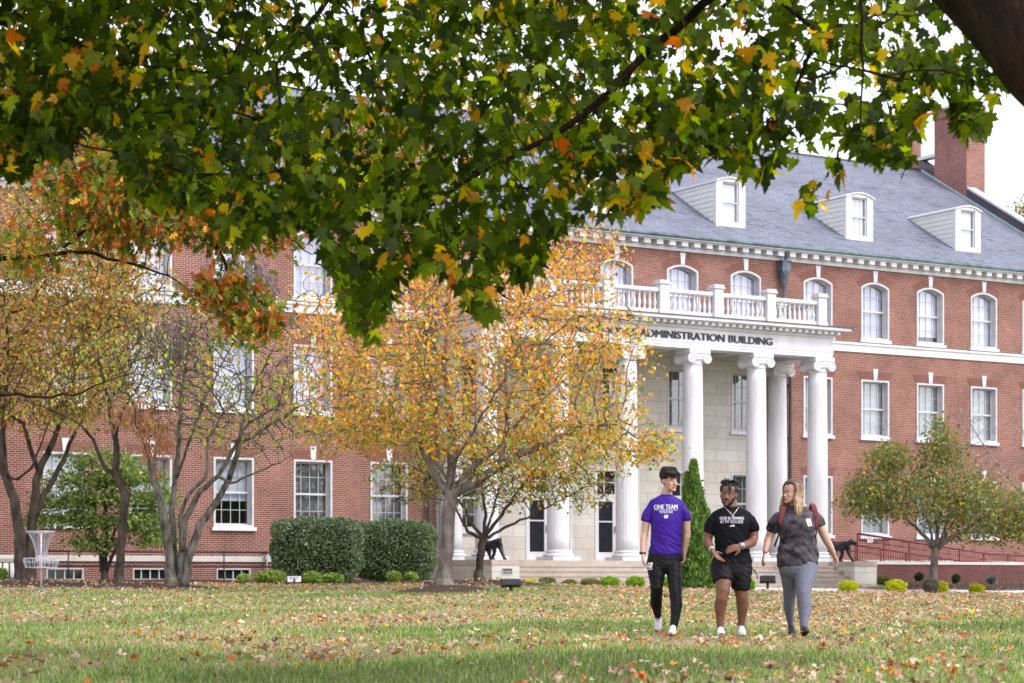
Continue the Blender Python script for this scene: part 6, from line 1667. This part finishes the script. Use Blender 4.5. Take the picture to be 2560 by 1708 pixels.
B2.loft(sb, [(1829, 1269, 22, .085, .03), (1829, 1275, 37, .098, .03), (1829, 1282, 48, .11, .025), (1829, 1292, 55, .12, .02), (1829, 1308, 50, .14, .0), (1829, 1330, 44, .14, 0), (1829, 1360, 42, .138, 0), (1829, 1385, 44, .142, 0), (1830, 1402, 49, .15, 0), (1831, 1412, 50, .152, 0)], 28)
B2.loft(sb, [(1796, 1296, 13, .075, .02), (1783, 1302, 15.5, .08, .02), (1777.5, 1317, 16, .078, .025), (1775.5, 1330, 16, .074, .03)])
B2.loft(sb, [(1862, 1296, 13, .075, .02), (1875, 1302, 16, .08, .02), (1881.5, 1315, 17, .08, .025), (1883, 1326, 17, .076, .03)])
sh = remeshed(sb, 'shirt', 'black_cloth', B2.e, .007, 5, wr=folds(.010, .85, .25, 6, 15, 9.0, .35))
m_ = MB(); m_.tube([B2.P(1829 + 21 * math.cos(a), 1271 + 7.5 * math.sin(a), .03 - .092 * math.sin(a)) for a in np.linspace(0, 2 * math.pi, 30)], .006, 6, False); m_.build('collar', 'black_cloth', sh, True)
bv = bvh_of(sh)
print_text(B2, 'GOD IS MOVING', bv, 1827, 1296.5, 7.2, 60, sh)
print_text(B2, 'AT MY COLLEGE', bv, 1826, 1305.5, 7.2, 57, sh)
bars(B2, [[(1819.5, 1317.5), (1824, 1314), (1825.5, 1314.5), (1825.5, 1317.5)], [(1826, 1313.5), (1829.5, 1313), (1829, 1317.5), (1826, 1317.5)], [(1829.8, 1313), (1833, 1314.5), (1831.5, 1317.5), (1829.4, 1317.5)]], bv, sh)
m_ = MB()
cp = []
for t in np.linspace(0, 1, 26):
    if t < .5: u = t / .5; px_, py_ = 1808 + (1829 - 1808) * u, 1266 + (1291 - 1266) * u ** 1.1
    else: u = (t - .5) / .5; px_, py_ = 1829 + (1850 - 1829) * u, 1291 - (1291 - 1264) * u ** .9
    q = B2.P(px_, py_); cp.append((q.x, min(front_y(bv, q.x, q.z, -.03), -.02) - .008, q.z))
m_.tube(cp, .0042, 6); q = B2.P(1829, 1295); fy = front_y(bv, q.x, q.z, -.12) - .010
m_.box(q.x - .004, q.x + .004, fy - .003, fy, q.z - .022, q.z + .018); m_.box(q.x - .014, q.x + .014, fy - .003, fy, q.z - .000, q.z + .008)
m_.build('necklace', 'silver_chain', B2.e, True)
pb = MB()
B2.loft(pb, [(1829, 1398, 48, .145, 0), (1829, 1415, 51, .15, 0), (1829, 1432, 52, .145, 0), (1829, 1442, 48, .125, 0)], 26)
B2.loft(pb, [(1805, 1425, 27, .13, -.04), (1805.5, 1440, 27, .125, -.07), (1806.5, 1452, 26, .118, -.09)], 22)
B2.loft(pb, [(1854, 1425, 26, .13, .0), (1853, 1450, 25.5, .125, .0), (1850.5, 1472, 22.5, .112, .0)], 22)
pa = remeshed(pb, 'shorts', 'black_shorts', B2.e, .007, 2, wr=folds(.010, .68, .3, 6, 16, 4.0, .6))
m_ = MB(); m_.tube([B2.P(1881, 1424, -.05), B2.P(1886, 1427, -.08), B2.P(1890, 1437, -.08), B2.P(1892.5, 1449, -.07)], .005, 6); m_.tube([B2.P(1881, 1424, -.05), B2.P(1884, 1429, -.09), B2.P(1885, 1436, -.09)], .004, 6); m_.build('drawstring', 'black_shoe', pa, True)
B2.shoe(B2.P(1800, 1587, -.03), B2.P(1796, 1588, -.31), 'white_shoe', 'white_shoe', ank=B2.P(1799, 1572, -.07))
B2.shoe(B2.P(1856, 1587, .14), B2.P(1853, 1588, -.13), 'white_shoe', 'white_shoe', ank=B2.P(1856, 1571, .12))
m_ = MB(); wv = (B2.P(1866, 1362, -.11) - B2.P(1849, 1366, -.20)).normalized(); Mw = Matrix.Translation(B2.P(1850, 1365.7, -.195)) @ wv.to_track_quat('Z', 'Y').to_matrix().to_4x4()
m_.lathe([(.034, -.013), (.037, -.011), (.037, .011), (.034, .013)], 20, M=Mw); wa = m_.build('wristwatch', 'watch_silver', B2.e, True)
m_ = MB(); m_.ellipsoid(B2.P(1848.5, 1365, -.238), (.016, .007, .021), seg=14, rings=8); m_.build('watch_face', 'watch_silver', wa, True)
m_ = MB(); wv = (B2.P(1772, 1364, -.07) - B2.P(1777, 1376, -.16)).normalized(); Mw = Matrix.Translation(B2.P(1776.4, 1374.5, -.15)) @ wv.to_track_quat('Z', 'Y').to_matrix().to_4x4()
m_.lathe([(.031, -.008), (.034, -.006), (.034, .006), (.031, .008)], 20, M=Mw); m_.build('bracelet', 'white_shoe', B2.e, True)

# ---- person with the backpack
C2 = Person('person', 1993, 23.0, 'person with long blonde hair, washed black t-shirt and grey leggings, rightmost walker')
hb = C2.body
C2.loft(hb, [(1985, 1242, 12, .052, .015), (1988, 1252, 14, .06, .02), (1990, 1266, 15, .065, .03), (1992, 1274, 24, .075, .03)])
C2.loft(hb, [(1993, 1282, 40, .10, .02), (1992, 1325, 40, .13, .0), (1993, 1360, 40, .125), (1994, 1405, 46, .15)])
C2.loft(hb, [(1952, 1290, 10, .05, .02), (1934, 1318, 12, .056, .02), (1924, 1342, 10.5, .05, .03), (1921, 1350, 10.2, .048, .02), (1915, 1368, 8.2, .038, -.03), (1910.5, 1382, 5.8, .026, -.06)])
C2.loft(hb, [(2034, 1290, 10, .05, .02), (2052, 1316, 12, .056, .03), (2063, 1340, 10.8, .05, .04), (2068, 1350, 10.4, .048, .05), (2079, 1369, 8.4, .038, .07), (2088, 1385, 6, .026, .09)])
C2.hand(C2.P(1910, 1384, -.06), (-.28, -.15, -1), (.9, .1, -.2), -1, (.3, .35, .25), .05, .9, fcurl=(.7, 1, 1.2, 1.3))
C2.hand(C2.P(2089, 1387, .09), (.38, -.1, -1), (-.9, -.1, -.3), 1, (.35, .35, .25), .05, .9, fcurl=(1.3, 1.1, .9, .8))
C2.loft(hb, [(1970, 1412, 20, .10, .05), (1973, 1440, 15, .07, .08), (1976, 1480, 10.5, .05, .14), (1979, 1520, 8, .04, .23), (1984, 1550, 6, .03, .30), (1988, 1576, 6.2, .034, .35)])
C2.loft(hb, [(2012, 1415, 24, .10, -.03), (2010, 1450, 17, .08, -.09), (2003.5, 1485, 12, .055, -.17), (2004.5, 1510, 12, .05, -.18), (2004, 1535, 9, .04, -.205), (2001.5, 1560, 6, .03, -.255), (2001, 1576, 6.5, .036, -.275)])
MC = C2.frame(C2.P(1982, 1257.5, .0), R(-60), R(2), R(0), .98)
C2.head(MC, 1.0, .9, .003)
remeshed(hb, 'body', 'skin_light', C2.e, .0062, 3)
C2.face(MC, 'lip_pink')
m, nt, bsdf, ad = blonde(); ztop = C2.P(0, 1202).z; zlow = C2.P(0, 1262).z
for lk in list(bsdf.inputs['Base Color'].links): nt.links.remove(lk)
mr = N(nt, 'ShaderNodeMapRange'); mr.inputs['From Min'].default_value = zlow - .2; mr.inputs['From Max'].default_value = ztop - .12; L(nt, ad.outputs[0], mr.inputs[0])
L(nt, ramp(nt, mr.outputs[0], [(0.0, (.50, .36, .20)), (.40, (.38, .23, .12)), (.66, (.15, .085, .05)), (.90, (.055, .035, .028))]), bsdf.inputs['Base Color'])
C2.hair_cap(MC, lambda ph: .195 if math.cos(ph) > .35 else (.12 if math.cos(ph) > -.05 else .02), 'hair_blonde', .018, .004, 1.0, seed=5)
m_ = MB(); rr = random.Random(12)
for k in range(300):
    sgn = 1 if rr.random() < .62 else -1
    ph = sgn * rr.uniform(1.42 if sgn > 0 else 1.0, 3.1); th = rr.uniform(.012, .030); Ln = rr.uniform(.07, .17) + (.05 if 1.0 < ph < 2.0 else 0); sw = rr.uniform(-.02, .02)
    P_ = [head_pt(ph * .25, .232, .012), head_pt(ph * .7, .218, th * .8), head_pt(ph * .92, .185, th), head_pt(ph, .14, th * 1.15), head_pt(ph, .09, th * 1.3), head_pt(ph + sw, .05, th * 1.4 + .01)]
    last = P_[-1].copy(); rad_ = Vector((last.x, last.y, 0)).normalized()
    last = Vector((last.x, last.y, .05)); wv = rr.uniform(0, 6)
    for q in range(1, 6):
        t = q / 5; P_.append(last + Vector((.010 * math.sin(wv + t * 5), 0, -Ln * t)) + rad_ * (.022 * t + .01 * math.sin(t * 4 + wv)))
    m_.tube([MC @ p for p in P_], [.004, .006, .0075, .008, .008, .008, .0078, .0072, .006, .0045, .0015], 6)
m_.build('hair_strands', 'hair_blonde', C2.e, True)
sb = MB()
C2.loft(sb, [(1993, 1266, 19, .075, .03), (1993, 1270.5, 30, .088, .03), (1993, 1277, 42, .10, .03), (1993, 1286, 48, .11, .02), (1993, 1300, 45, .13, .0), (1992, 1322, 45, .155, -.02), (1992.5, 1338, 43, .145, -.01), (1993.5, 1355, 43.5, .14, 0), (1994, 1375, 50, .155, 0), (1994.5, 1395, 53, .165, 0), (1995.5, 1412, 51.5, .16, 0)], 28)
for sx in (-1, 1): q = C2.P(1992 + sx * 20, 1320, -.075); sb.ellipsoid(q, (.085, .088, .085))
C2.loft(sb, [(1964, 1285, 12, .07, .02), (1949, 1293, 15, .075, .02), (1937, 1310, 17, .075, .02), (1931, 1328, 17, .072, .02)])
C2.loft(sb, [(2022, 1285, 12, .07, .02), (2037, 1292, 15, .075, .02), (2047, 1303, 15.5, .075, .03), (2051, 1314, 15, .072, .03)])
sh = remeshed(sb, 'shirt', 'acid_wash', C2.e, .007, 5, wr=folds(.011, .86, .2, 6, 12, 14.0, .35))
bv = bvh_of(sh)
bars(C2, [[(2009.5, 1297), (2022.5, 1296), (2026, 1315.5), (2015, 1317.5)]], bv, sh, 'sticker_white', 'name_sticker')
bars(C2, [[(2009.5, 1297), (2022.5, 1296), (2022.9, 1298.4), (2010, 1299.4)]], bv, sh, 'sticker_orange', 'sticker_band', off=.0075)
bars(C2, [[(2017.5, 1308.5), (2022.5, 1308), (2023.8, 1313.5), (2019, 1314)]], bv, sh, 'sticker_orange', 'sticker_mark', off=.0075)
pb = MB()
C2.loft(pb, [(1995, 1404, 48, .15, 0), (1995.5, 1420, 48.5, .15, 0), (1996, 1432, 46, .13, 0)], 24)
C2.loft(pb, [(2013, 1416, 32, .13, -.03), (2011, 1440, 28, .118, -.07), (2006, 1465, 21.5, .095, -.13), (2003.5, 1485, 17.3, .08, -.17), (2004.5, 1505, 17.5, .078, -.18), (2005.5, 1525, 16.8, .074, -.19), (2003, 1548, 12, .055, -.23), (2001, 1568, 9.2, .044, -.27)], 20)
pa = remeshed(pb, 'leggings', 'grey_legging', C2.e, .007, 2, wr=folds(.0025, .40, .06, 6, 60, 4.0, .2))
pb = MB()
C2.loft(pb, [(1973, 1412, 28, .13, .05), (1977, 1440, 23, .11, .08), (1979, 1480, 17, .08, .14), (1979, 1500, 15, .072, .18), (1980.5, 1525, 13.5, .066, .24), (1984.5, 1550, 9.5, .048, .30), (1988, 1572, 7, .04, .35)], 20)
remeshed(pb, 'leggings', 'grey_legging', C2.e, .007, 2)
m_ = MB(); bvp = bvh_of(pa); P_ = []
for px_, py_ in ((2024, 1416), (2016, 1440), (2009, 1470), (2006, 1492), (2005, 1520), (2003, 1560)):
    q = C2.P(px_, py_); P_.append((q.x, front_y(bvp, q.x, q.z, -.2) - .001, q.z))
m_.tube(P_, .0016, 5); m_.build('seam', mat('seam_thread', (.30, .30, .38), (.24, .24, .31), .8, 20), pa)
C2.shoe(C2.P(2001, 1588, -.25), C2.P(1998, 1578, -.49), 'black_shoe', 'black_shoe', ank=C2.P(2001, 1572, -.27))
C2.shoe(C2.P(1989, 1584, .38), C2.P(1986, 1590, .14), 'black_shoe', 'black_shoe', ank=C2.P(1988, 1574, .35))
m_ = MB(); m_.lathe([(.025, -.003), (.028, 0), (.025, .003)], 18, M=Matrix.Translation(C2.P(1911, 1381, -.06)) @ Matrix.Rotation(R(15), 4, 'Y')); m_.build('bracelet', 'watch_black', C2.e, True)
# backpack
bk = empty('backpack', C2.loc + Vector((0, .25, .95)), 'maroon backpack worn on both shoulders of the person with blonde hair', 'backpack')
off = Vector((0, .25, .95))
def onshirt(px, py, o_=.012):
    q = C2.P(px, py); return Vector((q.x, front_y(bv, q.x, q.z, -.05) - o_, q.z)) - off
m_ = MB()
c0 = C2.P(1998, 1325, .27) - off
m_.box(c0.x - .17, c0.x + .20, c0.y - .09, c0.y + .09, c0.z - .25, c0.z + .22)
o = m_.build('pack', 'maroon_cloth', bk); bevel(o, .06, 4)
m_ = MB(); q = C2.P(2043, 1352, .22) - off; m_.ellipsoid(q, (.03, .07, .075)); m_.build('side_pocket', 'maroon_cloth', bk, True)
for pts in ([(1957, 1270), (1953, 1282), (1951, 1294), (1949.5, 1306), (1949, 1316)], [(2032, 1267), (2036, 1280), (2039, 1294), (2039.5, 1308), (2038.5, 1322)]):
    P_ = [onshirt(*p) for p in pts]; top = P_[0] + Vector((0, .10, .03)); back = P_[0] + Vector((0, .2, -.02))
    m_ = MB(); m_.tube([back, top] + P_, [.026, .028, .030, .030, .029, .026, .018], 10, True, .008, (1, 0, 0)); m_.build('strap', 'maroon_cloth', bk, True)
m_ = MB(); m_.tube([C2.P(1949, 1330, -.02) - off, C2.P(1943, 1350, .03) - off, C2.P(1937.5, 1367, .05) - off], .010, 6, True, .004); m_.build('strap_end', 'black_shoe', bk)
m_ = MB(); m_.tube([onshirt(2038.5, 1318), C2.P(2041, 1332, .0) - off, C2.P(2041, 1345, .1) - off], .008, 6, True, .004); m_.build('strap_end', 'black_shoe', bk)
print('people', time.time() - T0)
# ---------------------------------------------------------------- panthers, basket, lights, rails
mat('steel_white', (.55, .55, .62), (.42, .42, .48), .35, 15, metal=.3)
def panther(loc, rz, label, Fh, sc=1.0, head_turn=0.0):
    """local +y = forward"""
    e = empty('panther_statue', loc, label, 'statue', rz=rz)
    mb = MB(); T = lambda x, y, z: Vector((x, y, z)) * sc
    mb.tube([T(0, -.52, .50), T(0, -.38, .53), T(0, -.12, .49), T(0, .15, .50), T(0, .34, .55), T(0, .46, .56)], [.09 * sc, .14 * sc, .13 * sc, .15 * sc, .14 * sc, .10 * sc], 16, True, [.10 * sc, .15 * sc, .13 * sc, .165 * sc, .15 * sc, .09 * sc], (1, 0, 0))
    hd = T(*Fh)
    n0 = T(0, .40, .58); mb.tube([n0, n0.lerp(hd, .5), hd], [.10 * sc, .085 * sc, .08 * sc], 14)
    ax = Vector((math.sin(head_turn), math.cos(head_turn), -.25)).normalized(); rt = Vector((ax.y, -ax.x, 0)).normalized()
    mb.tube([hd - ax * .06 * sc, hd, hd + ax * .08 * sc, hd + ax * .15 * sc, hd + ax * .18 * sc], [.06 * sc, .088 * sc, .07 * sc, .048 * sc, .03 * sc], 14, True, [.06 * sc, .08 * sc, .055 * sc, .035 * sc, .022 * sc], tuple(rt))
    mb.tube([hd + ax * .03 * sc - Vector((0, 0, .04)) * sc, hd + ax * .15 * sc - Vector((0, 0, .085)) * sc], [.04 * sc, .02 * sc], 10)       # open jaw
    for sx in (-1, 1): mb.ellipsoid(hd + rt * sx * .06 * sc + Vector((0, 0, .075)) * sc - ax * .02 * sc, (.025 * sc, .018 * sc, .03 * sc), seg=10, rings=6)
    legs = [(-.09, .34, .50, .46, .02, .60), (.09, .32, .48, .30, .0, .22), (-.09, -.40, .46, -.30, .0, -.22), (.09, -.42, .46, -.52, .0, -.62)]
    for x, y0, z0, yk, _, yf in legs:
        front = y0 > 0
        if front: P_ = [T(x, y0, z0), T(x * 1.1, (y0 + yk) / 2 - .02, .36), T(x * 1.1, yk - .0, .22), T(x * 1.1, yf - .03, .07), T(x * 1.1, yf - .02, .03)]; rr = [.10, .082, .06, .048, .046]
        else: P_ = [T(x, y0, z0), T(x * 1.1, y0 + .09, .34), T(x * 1.1, yf - .05, .17), T(x * 1.1, yf, .06), T(x * 1.1, yf, .03)]; rr = [.13, .105, .06, .048, .046]
        mb.tube(P_, [q * sc for q in rr], 12); mb.ellipsoid(T(x * 1.1, yf + .03, .025), (.058 * sc, .085 * sc, .036 * sc), seg=12, rings=6)
    mb.tube([T(0, -.52, .52), T(0, -.66, .44), T(.02, -.72, .26), T(.05, -.80, .14), T(.06, -.90, .14)], [.035 * sc, .028 * sc, .024 * sc, .022 * sc, .018 * sc], 10)
    remeshed(mb, 'body', 'bronze', e, .014 * sc, 3)
p = bw(C0 - 7.82, 4.2, 1.24); panther((p.x, p.y, p.z), R(-145), 'dark bronze panther statue on the left stone cheek wall above the plaque', (.10, .60, .62), 1.0, .55)
p = bw(C0 + 7.68, 3.3, 1.24); panther((p.x, p.y, p.z), R(-147), 'dark bronze panther statue on the right stone cheek wall near the red ramp railing', (-.12, .54, .66), 1.12, -.7)

def tube_thing(name, segs, m_, parent=None, smooth_=True):
    mb = MB()
    for s_ in segs: mb.tube(s_[0], s_[1], s_[2] if len(s_) > 2 else 8)
    return mb.build(name, m_, parent, smooth_)
# planter wall and ramp
pw = empty('planter_wall', bw(C0 + 8.2, 4.45, 0), 'low brown brick planter wall with pale stone coping running right from the cheek wall', 'wall', rz=ROT)
mb = MB(); mb.box(.001, 16, -.0, .30, -.2, 1.14); mb.build('wall', 'brown_brick', pw)
mb = MB()
for k in range(11): mb.box(.0 + 1.5 * k + .006, 1.5 * k + 1.494, -.03, .33, 1.142, 1.25)
cpo = mb.build('coping', 'cream_stone', pw)
def rail(q, s0, s1, s2, z0, z1, label):
    o0 = bw(s0, q, 0); e = empty('ramp_railing', o0, label, 'railing', rz=ROT)
    L1, L2 = s1 - s0, s2 - s0
    zt = lambda x: z0 + (z1 - z0) * min(1, x / L1) - .03 * max(0, x - L1)
    tube_thing('handrail', [([(0, 0, zt(0)), (L1, 0, zt(L1)), (L2, 0, zt(L2))], .042, 10)], 'red_rail', e)
    for dz in (.24, .98): tube_thing('rail', [([(0, 0, zt(0) - dz), (L1, 0, zt(L1) - dz), (L2, 0, zt(L2) - dz)], .02, 8)], 'red_rail', e)
    mb = MB(); x = .0
    while x < L2:
        mb.box(x - .007, x + .007, -.007, .007, zt(x) - .98, zt(x) - .02); x += .115
    mb.build('pickets', 'red_rail', e)
    mb = MB(); n = int(L2 / 1.26)
    pm_ = MB(); pm_.box(-.025, .025, -.025, .025, -1.25, 0); pme = pm_.mesh('post', 'red_rail')
    for k in range(n + 1): x = 1.26 * k; link('post', pme, e, (x, 0, zt(x)))
    return e
rail(3.9, C0 + 8.1, 2.25, 11.5, 2.28, 1.58, 'dark red metal ramp railing with pickets behind the right statue')
rail(2.3, C0 + 8.1, 2.25, 11.5, 2.02, 1.32, 'second dark red ramp railing, nearer the brick facade')
mb = MB(); c = bw(C0 + 8.1, 3.9, 0); 
sg = empty('rail_sign', bw(-3.75, 3.98, 2.05), 'small white sign with dark bars fixed to the top of the ramp railing', 'sign', rz=ROT)
mb = MB(); mb.box(-.12, .14, -.012, 0, -.09, .10); mb.build('plate', 'white_paint', sg)
mb = MB(); mb.box(-.06, -.02, -.016, -.012, -.05, .08); mb.build('bar', 'plaque_grey', sg); mb = MB(); mb.box(.04, .07, -.016, -.012, -.05, .08); mb.build('bar', 'plaque_grey', sg)
mb = MB()
V = [(0, .36, .3), (9.5, .36, .3), (9.5, 3.8, .3), (0, 3.8, .3), (0, .36, 1.15), (9.5, .36, .42), (9.5, 3.8, .42), (0, 3.8, 1.15)]
mb.v = V; mb.f = [(0, 3, 2, 1), (4, 5, 6, 7), (0, 1, 5, 4), (1, 2, 6, 5), (2, 3, 7, 6), (3, 0, 4, 7)]; mb.m = [0] * 6
mb.build('ramp', 'concrete', pw)

# black pipe rail on the left wing
e = empty('pipe_railing', bw(-34.2, .55, .5), 'black two bar pipe railing before the basement windows of the left wing', 'railing', rz=ROT)
Z1, Z2 = .97, .50
tube_thing('rail', [([(0, 0, Z1), (9.0, 0, Z1)], .024, 8)], 'black_pipe', e); tube_thing('rail', [([(0, 0, Z2), (9.0, 0, Z2)], .024, 8)], 'black_pipe', e)
for px in (171, 305, 560):
    a = (px - CX) / F; s_ = (a * (FY - .55 * UX) - (FX + .55 * UY)) / (UX - UY * a) + 34.2
    tube_thing('post', [([(s_, 0, -.1), (s_, 0, Z1)], .026, 8)], 'black_pipe', e)
for x in (1.2, 4.2, 7.6): tube_thing('wall_bracket', [([(x, 0, Z1 - .04), (x, .5, Z1 - .04)], .014, 6)], 'black_pipe', e)
# meter box with conduit
c = bw(-26.42, .12, 0); e = empty('meter_box', (c.x, c.y, .95), 'small grey electrical box with conduit on the pale band left of the hedge', 'electrical box', rz=ROT)
mb = MB(); mb.box(-.06, .06, -.1, 0, .30, .46); mb.box(-.07, .07, -.11, .0, .46, .48); o = mb.build('box', 'steel_white', e)
tube_thing('conduit', [([(0, -.05, .30), (0, -.05, .0), (.03, -.06, -.2), (-.05, -.1, -.4)], .014, 6)], 'steel_white', e)
# grille at far left
c = bw(-35.35, .14, 0); e = empty('foundation_grille', (c.x, c.y, .5), 'pale concrete fluted grille under the band at the far left edge', 'grille', rz=ROT)
mb = MB(); mb.box(-.9, .62, -.06, 0, .62, .74); mb.box(-.9, .62, -.04, 0, -.1, .12); mb.build('frame', 'rough_concrete', e)
mb = MB(); mb.box(-.88, .60, -.01, .0, .1, .62); mb.build('shade_backing', 'room_dark', e)  # flat dark plate put in for the shade between the flutes
flm = MB(); flm.tube([(0, -.03, .10), (0, -.03, .18), (0, -.03, .6)], [.03, .085, .09], 10, True, [.03, .04, .04]); fme = flm.mesh('flute', 'cream_stone', True)
for k in range(7): link('flute', fme, e, (-.80 + .215 * k, 0, 0))

# disc golf basket
YB_ = 49.0; c = W(103, 1481, YB_); s_ = YB_ / F
e = empty('disc_golf_basket', c, 'silver disc golf basket with hanging chains on the lawn at far left', 'disc golf basket')
Zp = lambda py: (1481 - py) * s_
def circ(r, z, n=32, r2=None): return [(r * math.cos(2 * math.pi * i / n), r * math.sin(2 * math.pi * i / n), z) for i in range(n + 1)]
tube_thing('pole', [([(0, 0, -.1), (0, 0, Zp(1328))], .024, 12)], 'steel_white', e)
tube_thing('foot', [([(0, 0, .07), (.16 * math.cos(a), .16 * math.sin(a), .0)], .010, 6) for a in (0.2, 2.3, 4.4)], 'steel_white', e)
segs = [(circ(.32, Zp(1329)), .011, 6), (circ(.30, Zp(1332.5)), .008, 6)] + [([(0, 0, Zp(1328)), (.32 * math.cos(a), .32 * math.sin(a), Zp(1329))], .007, 5) for a in np.linspace(0, 2 * math.pi, 9)[:-1]]
tube_thing('chain_ring', segs, 'steel_white', e)
Rb = .385
segs = [(circ(Rb, Zp(1396)), .011, 6), (circ(Rb, Zp(1406)), .008, 6), (circ(Rb * .9, Zp(1419)), .010, 6)]
for k in range(20):
    a = 2 * math.pi * k / 20; ca, sa = math.cos(a), math.sin(a)
    segs.append(([(Rb * ca, Rb * sa, Zp(1396)), (Rb * ca, Rb * sa, Zp(1406)), (Rb * .9 * ca, Rb * .9 * sa, Zp(1419)), (.02 * ca, .02 * sa, Zp(1422))], .006, 5))
tube_thing('basket', segs, 'steel_white', e)
for k in range(14):
    a = 2 * math.pi * k / 14 + .1; ca, sa = math.cos(a), math.sin(a); P_ = []; zt, zb_ = Zp(1332), Zp(1399)
    n = 28
    for i in range(n + 1):
        t = i / n; rr = .29 * (1 - t) ** 1.0 + .12 * t - .05 * math.sin(math.pi * t); P_.append(Vector((rr * ca, rr * sa, zt + (zb_ - zt) * t)))
    mb = MB()
    for i in range(n):
        mb.tube([P_[i], (P_[i] + P_[i + 1]) / 2, P_[i + 1]], [.004, .013, .004] if i % 2 else [.004, .009, .004], 5, True, [.004, .006, .004] if i % 2 else [.004, .013, .004])
    mb.build('chain', 'galvanised', e)

# floodlights
def flood(px, py0, py1, wpx, Y, label, yaw):
    s_ = Y / F; c = W(px, py1 + 6, Y); e = empty('floodlight', c, label, 'floodlight', 'floodlights on the lawn')
    w_, h = wpx * s_, (py1 - py0) * s_
    M_ = Matrix.Translation((0, 0, h * .62 + .08)) @ Matrix.Rotation(R(yaw), 4, 'Z') @ Matrix.Rotation(R(-14), 4, 'X')
    d = h * .95
    mb = MB(); a = w_ * .5
    P8 = [(-a, -d * .55, -h * .42), (a, -d * .55, -h * .42), (a, d * .5, -h * .42), (-a, d * .5, -h * .42), (-a * .96, -d * .62, h * .15), (a * .96, -d * .62, h * .15), (a * .96, d * .5, h * .5), (-a * .96, d * .5, h * .5)]
    n = len(mb.v); mb.v += [tuple(M_ @ Vector(p)) for p in P8]; mb.f += [(0, 3, 2, 1), (4, 5, 6, 7), (0, 1, 5, 4), (1, 2, 6, 5), (2, 3, 7, 6), (3, 0, 4, 7)]; mb.m += [0] * 6
    for k in range(17):
        x = -a * .9 + 1.8 * a * k / 16; mb.box(x - .006, x + .006, -d * .70, -d * .50, -h * .40, h * .10, M=M_)
    mb.build('housing', 'flood_body', e)
    mb = MB(); up = .012
    def Q(u, v, k=up): 
        p0 = Vector(P8[4]).lerp(Vector(P8[5]), u); p1 = Vector(P8[7]).lerp(Vector(P8[6]), u); q = p0.lerp(p1, v); q.z += k; return M_ @ q
    for (u0, u1, v0, v1) in ((0, 1, 0, .22), (0, 1, .80, 1), (0, .14, .22, .80), (.86, 1, .22, .80)): mb.quad(Q(u0, v0), Q(u1, v0), Q(u1, v1), Q(u0, v1))
    mb.build('bezel', 'flood_trim', e)
    mb = MB(); mb.quad(Q(.14, .22, .006), Q(.86, .22, .006), Q(.86, .80, .006), Q(.14, .80, .006)); mb.build('lens', 'dark_glass', e)
    mb = MB(); mb.tube([(0, 0, -.05), (0, 0, .06), (0, 0, h * .35 + .04)], [.035, .04, .03], 10); mb.ellipsoid((0, 0, .08), (.05, .05, .04), seg=12, rings=6); mb.build('stand', 'flood_body', e, True)
flood(1277, 1449, 1474, 48, 50, 'brown finned floodlight on the lawn just right of the yellow maple', 12)
flood(1919, 1438, 1462, 40, 66, 'brown floodlight on a stalk between the two right hand walkers', -6)
flood(1073, 1455, 1467, 24, 56, 'half hidden floodlight behind the left side of the yellow maple trunk', 20)
# ground sign
c = W(736, 1458, 62); e = empty('ground_sign', c, 'small tilted white plate standing on the ground in front of the tall hedge', 'sign')
M_ = Matrix.Rotation(R(8), 4, 'Z') @ Matrix.Rotation(R(-38), 4, 'X')
mb = MB(); mb.box(-.19, .19, -.012, .0, .04, .24, M=M_); mb.build('plate', 'flood_trim', e)
for k in range(3):
    mb = MB(); mb.box(-.15 + .1 * (k == 2), .15 - .05 * k, -.016, -.0125, .19 - .055 * k, .215 - .055 * k, M=M_); mb.build('lettering_line', 'plaque_grey', e)
mb = MB(); mb.box(-.02, .02, .0, .03, -.05, .14); mb.build('stake', 'flood_body', e)
print('props', time.time() - T0)
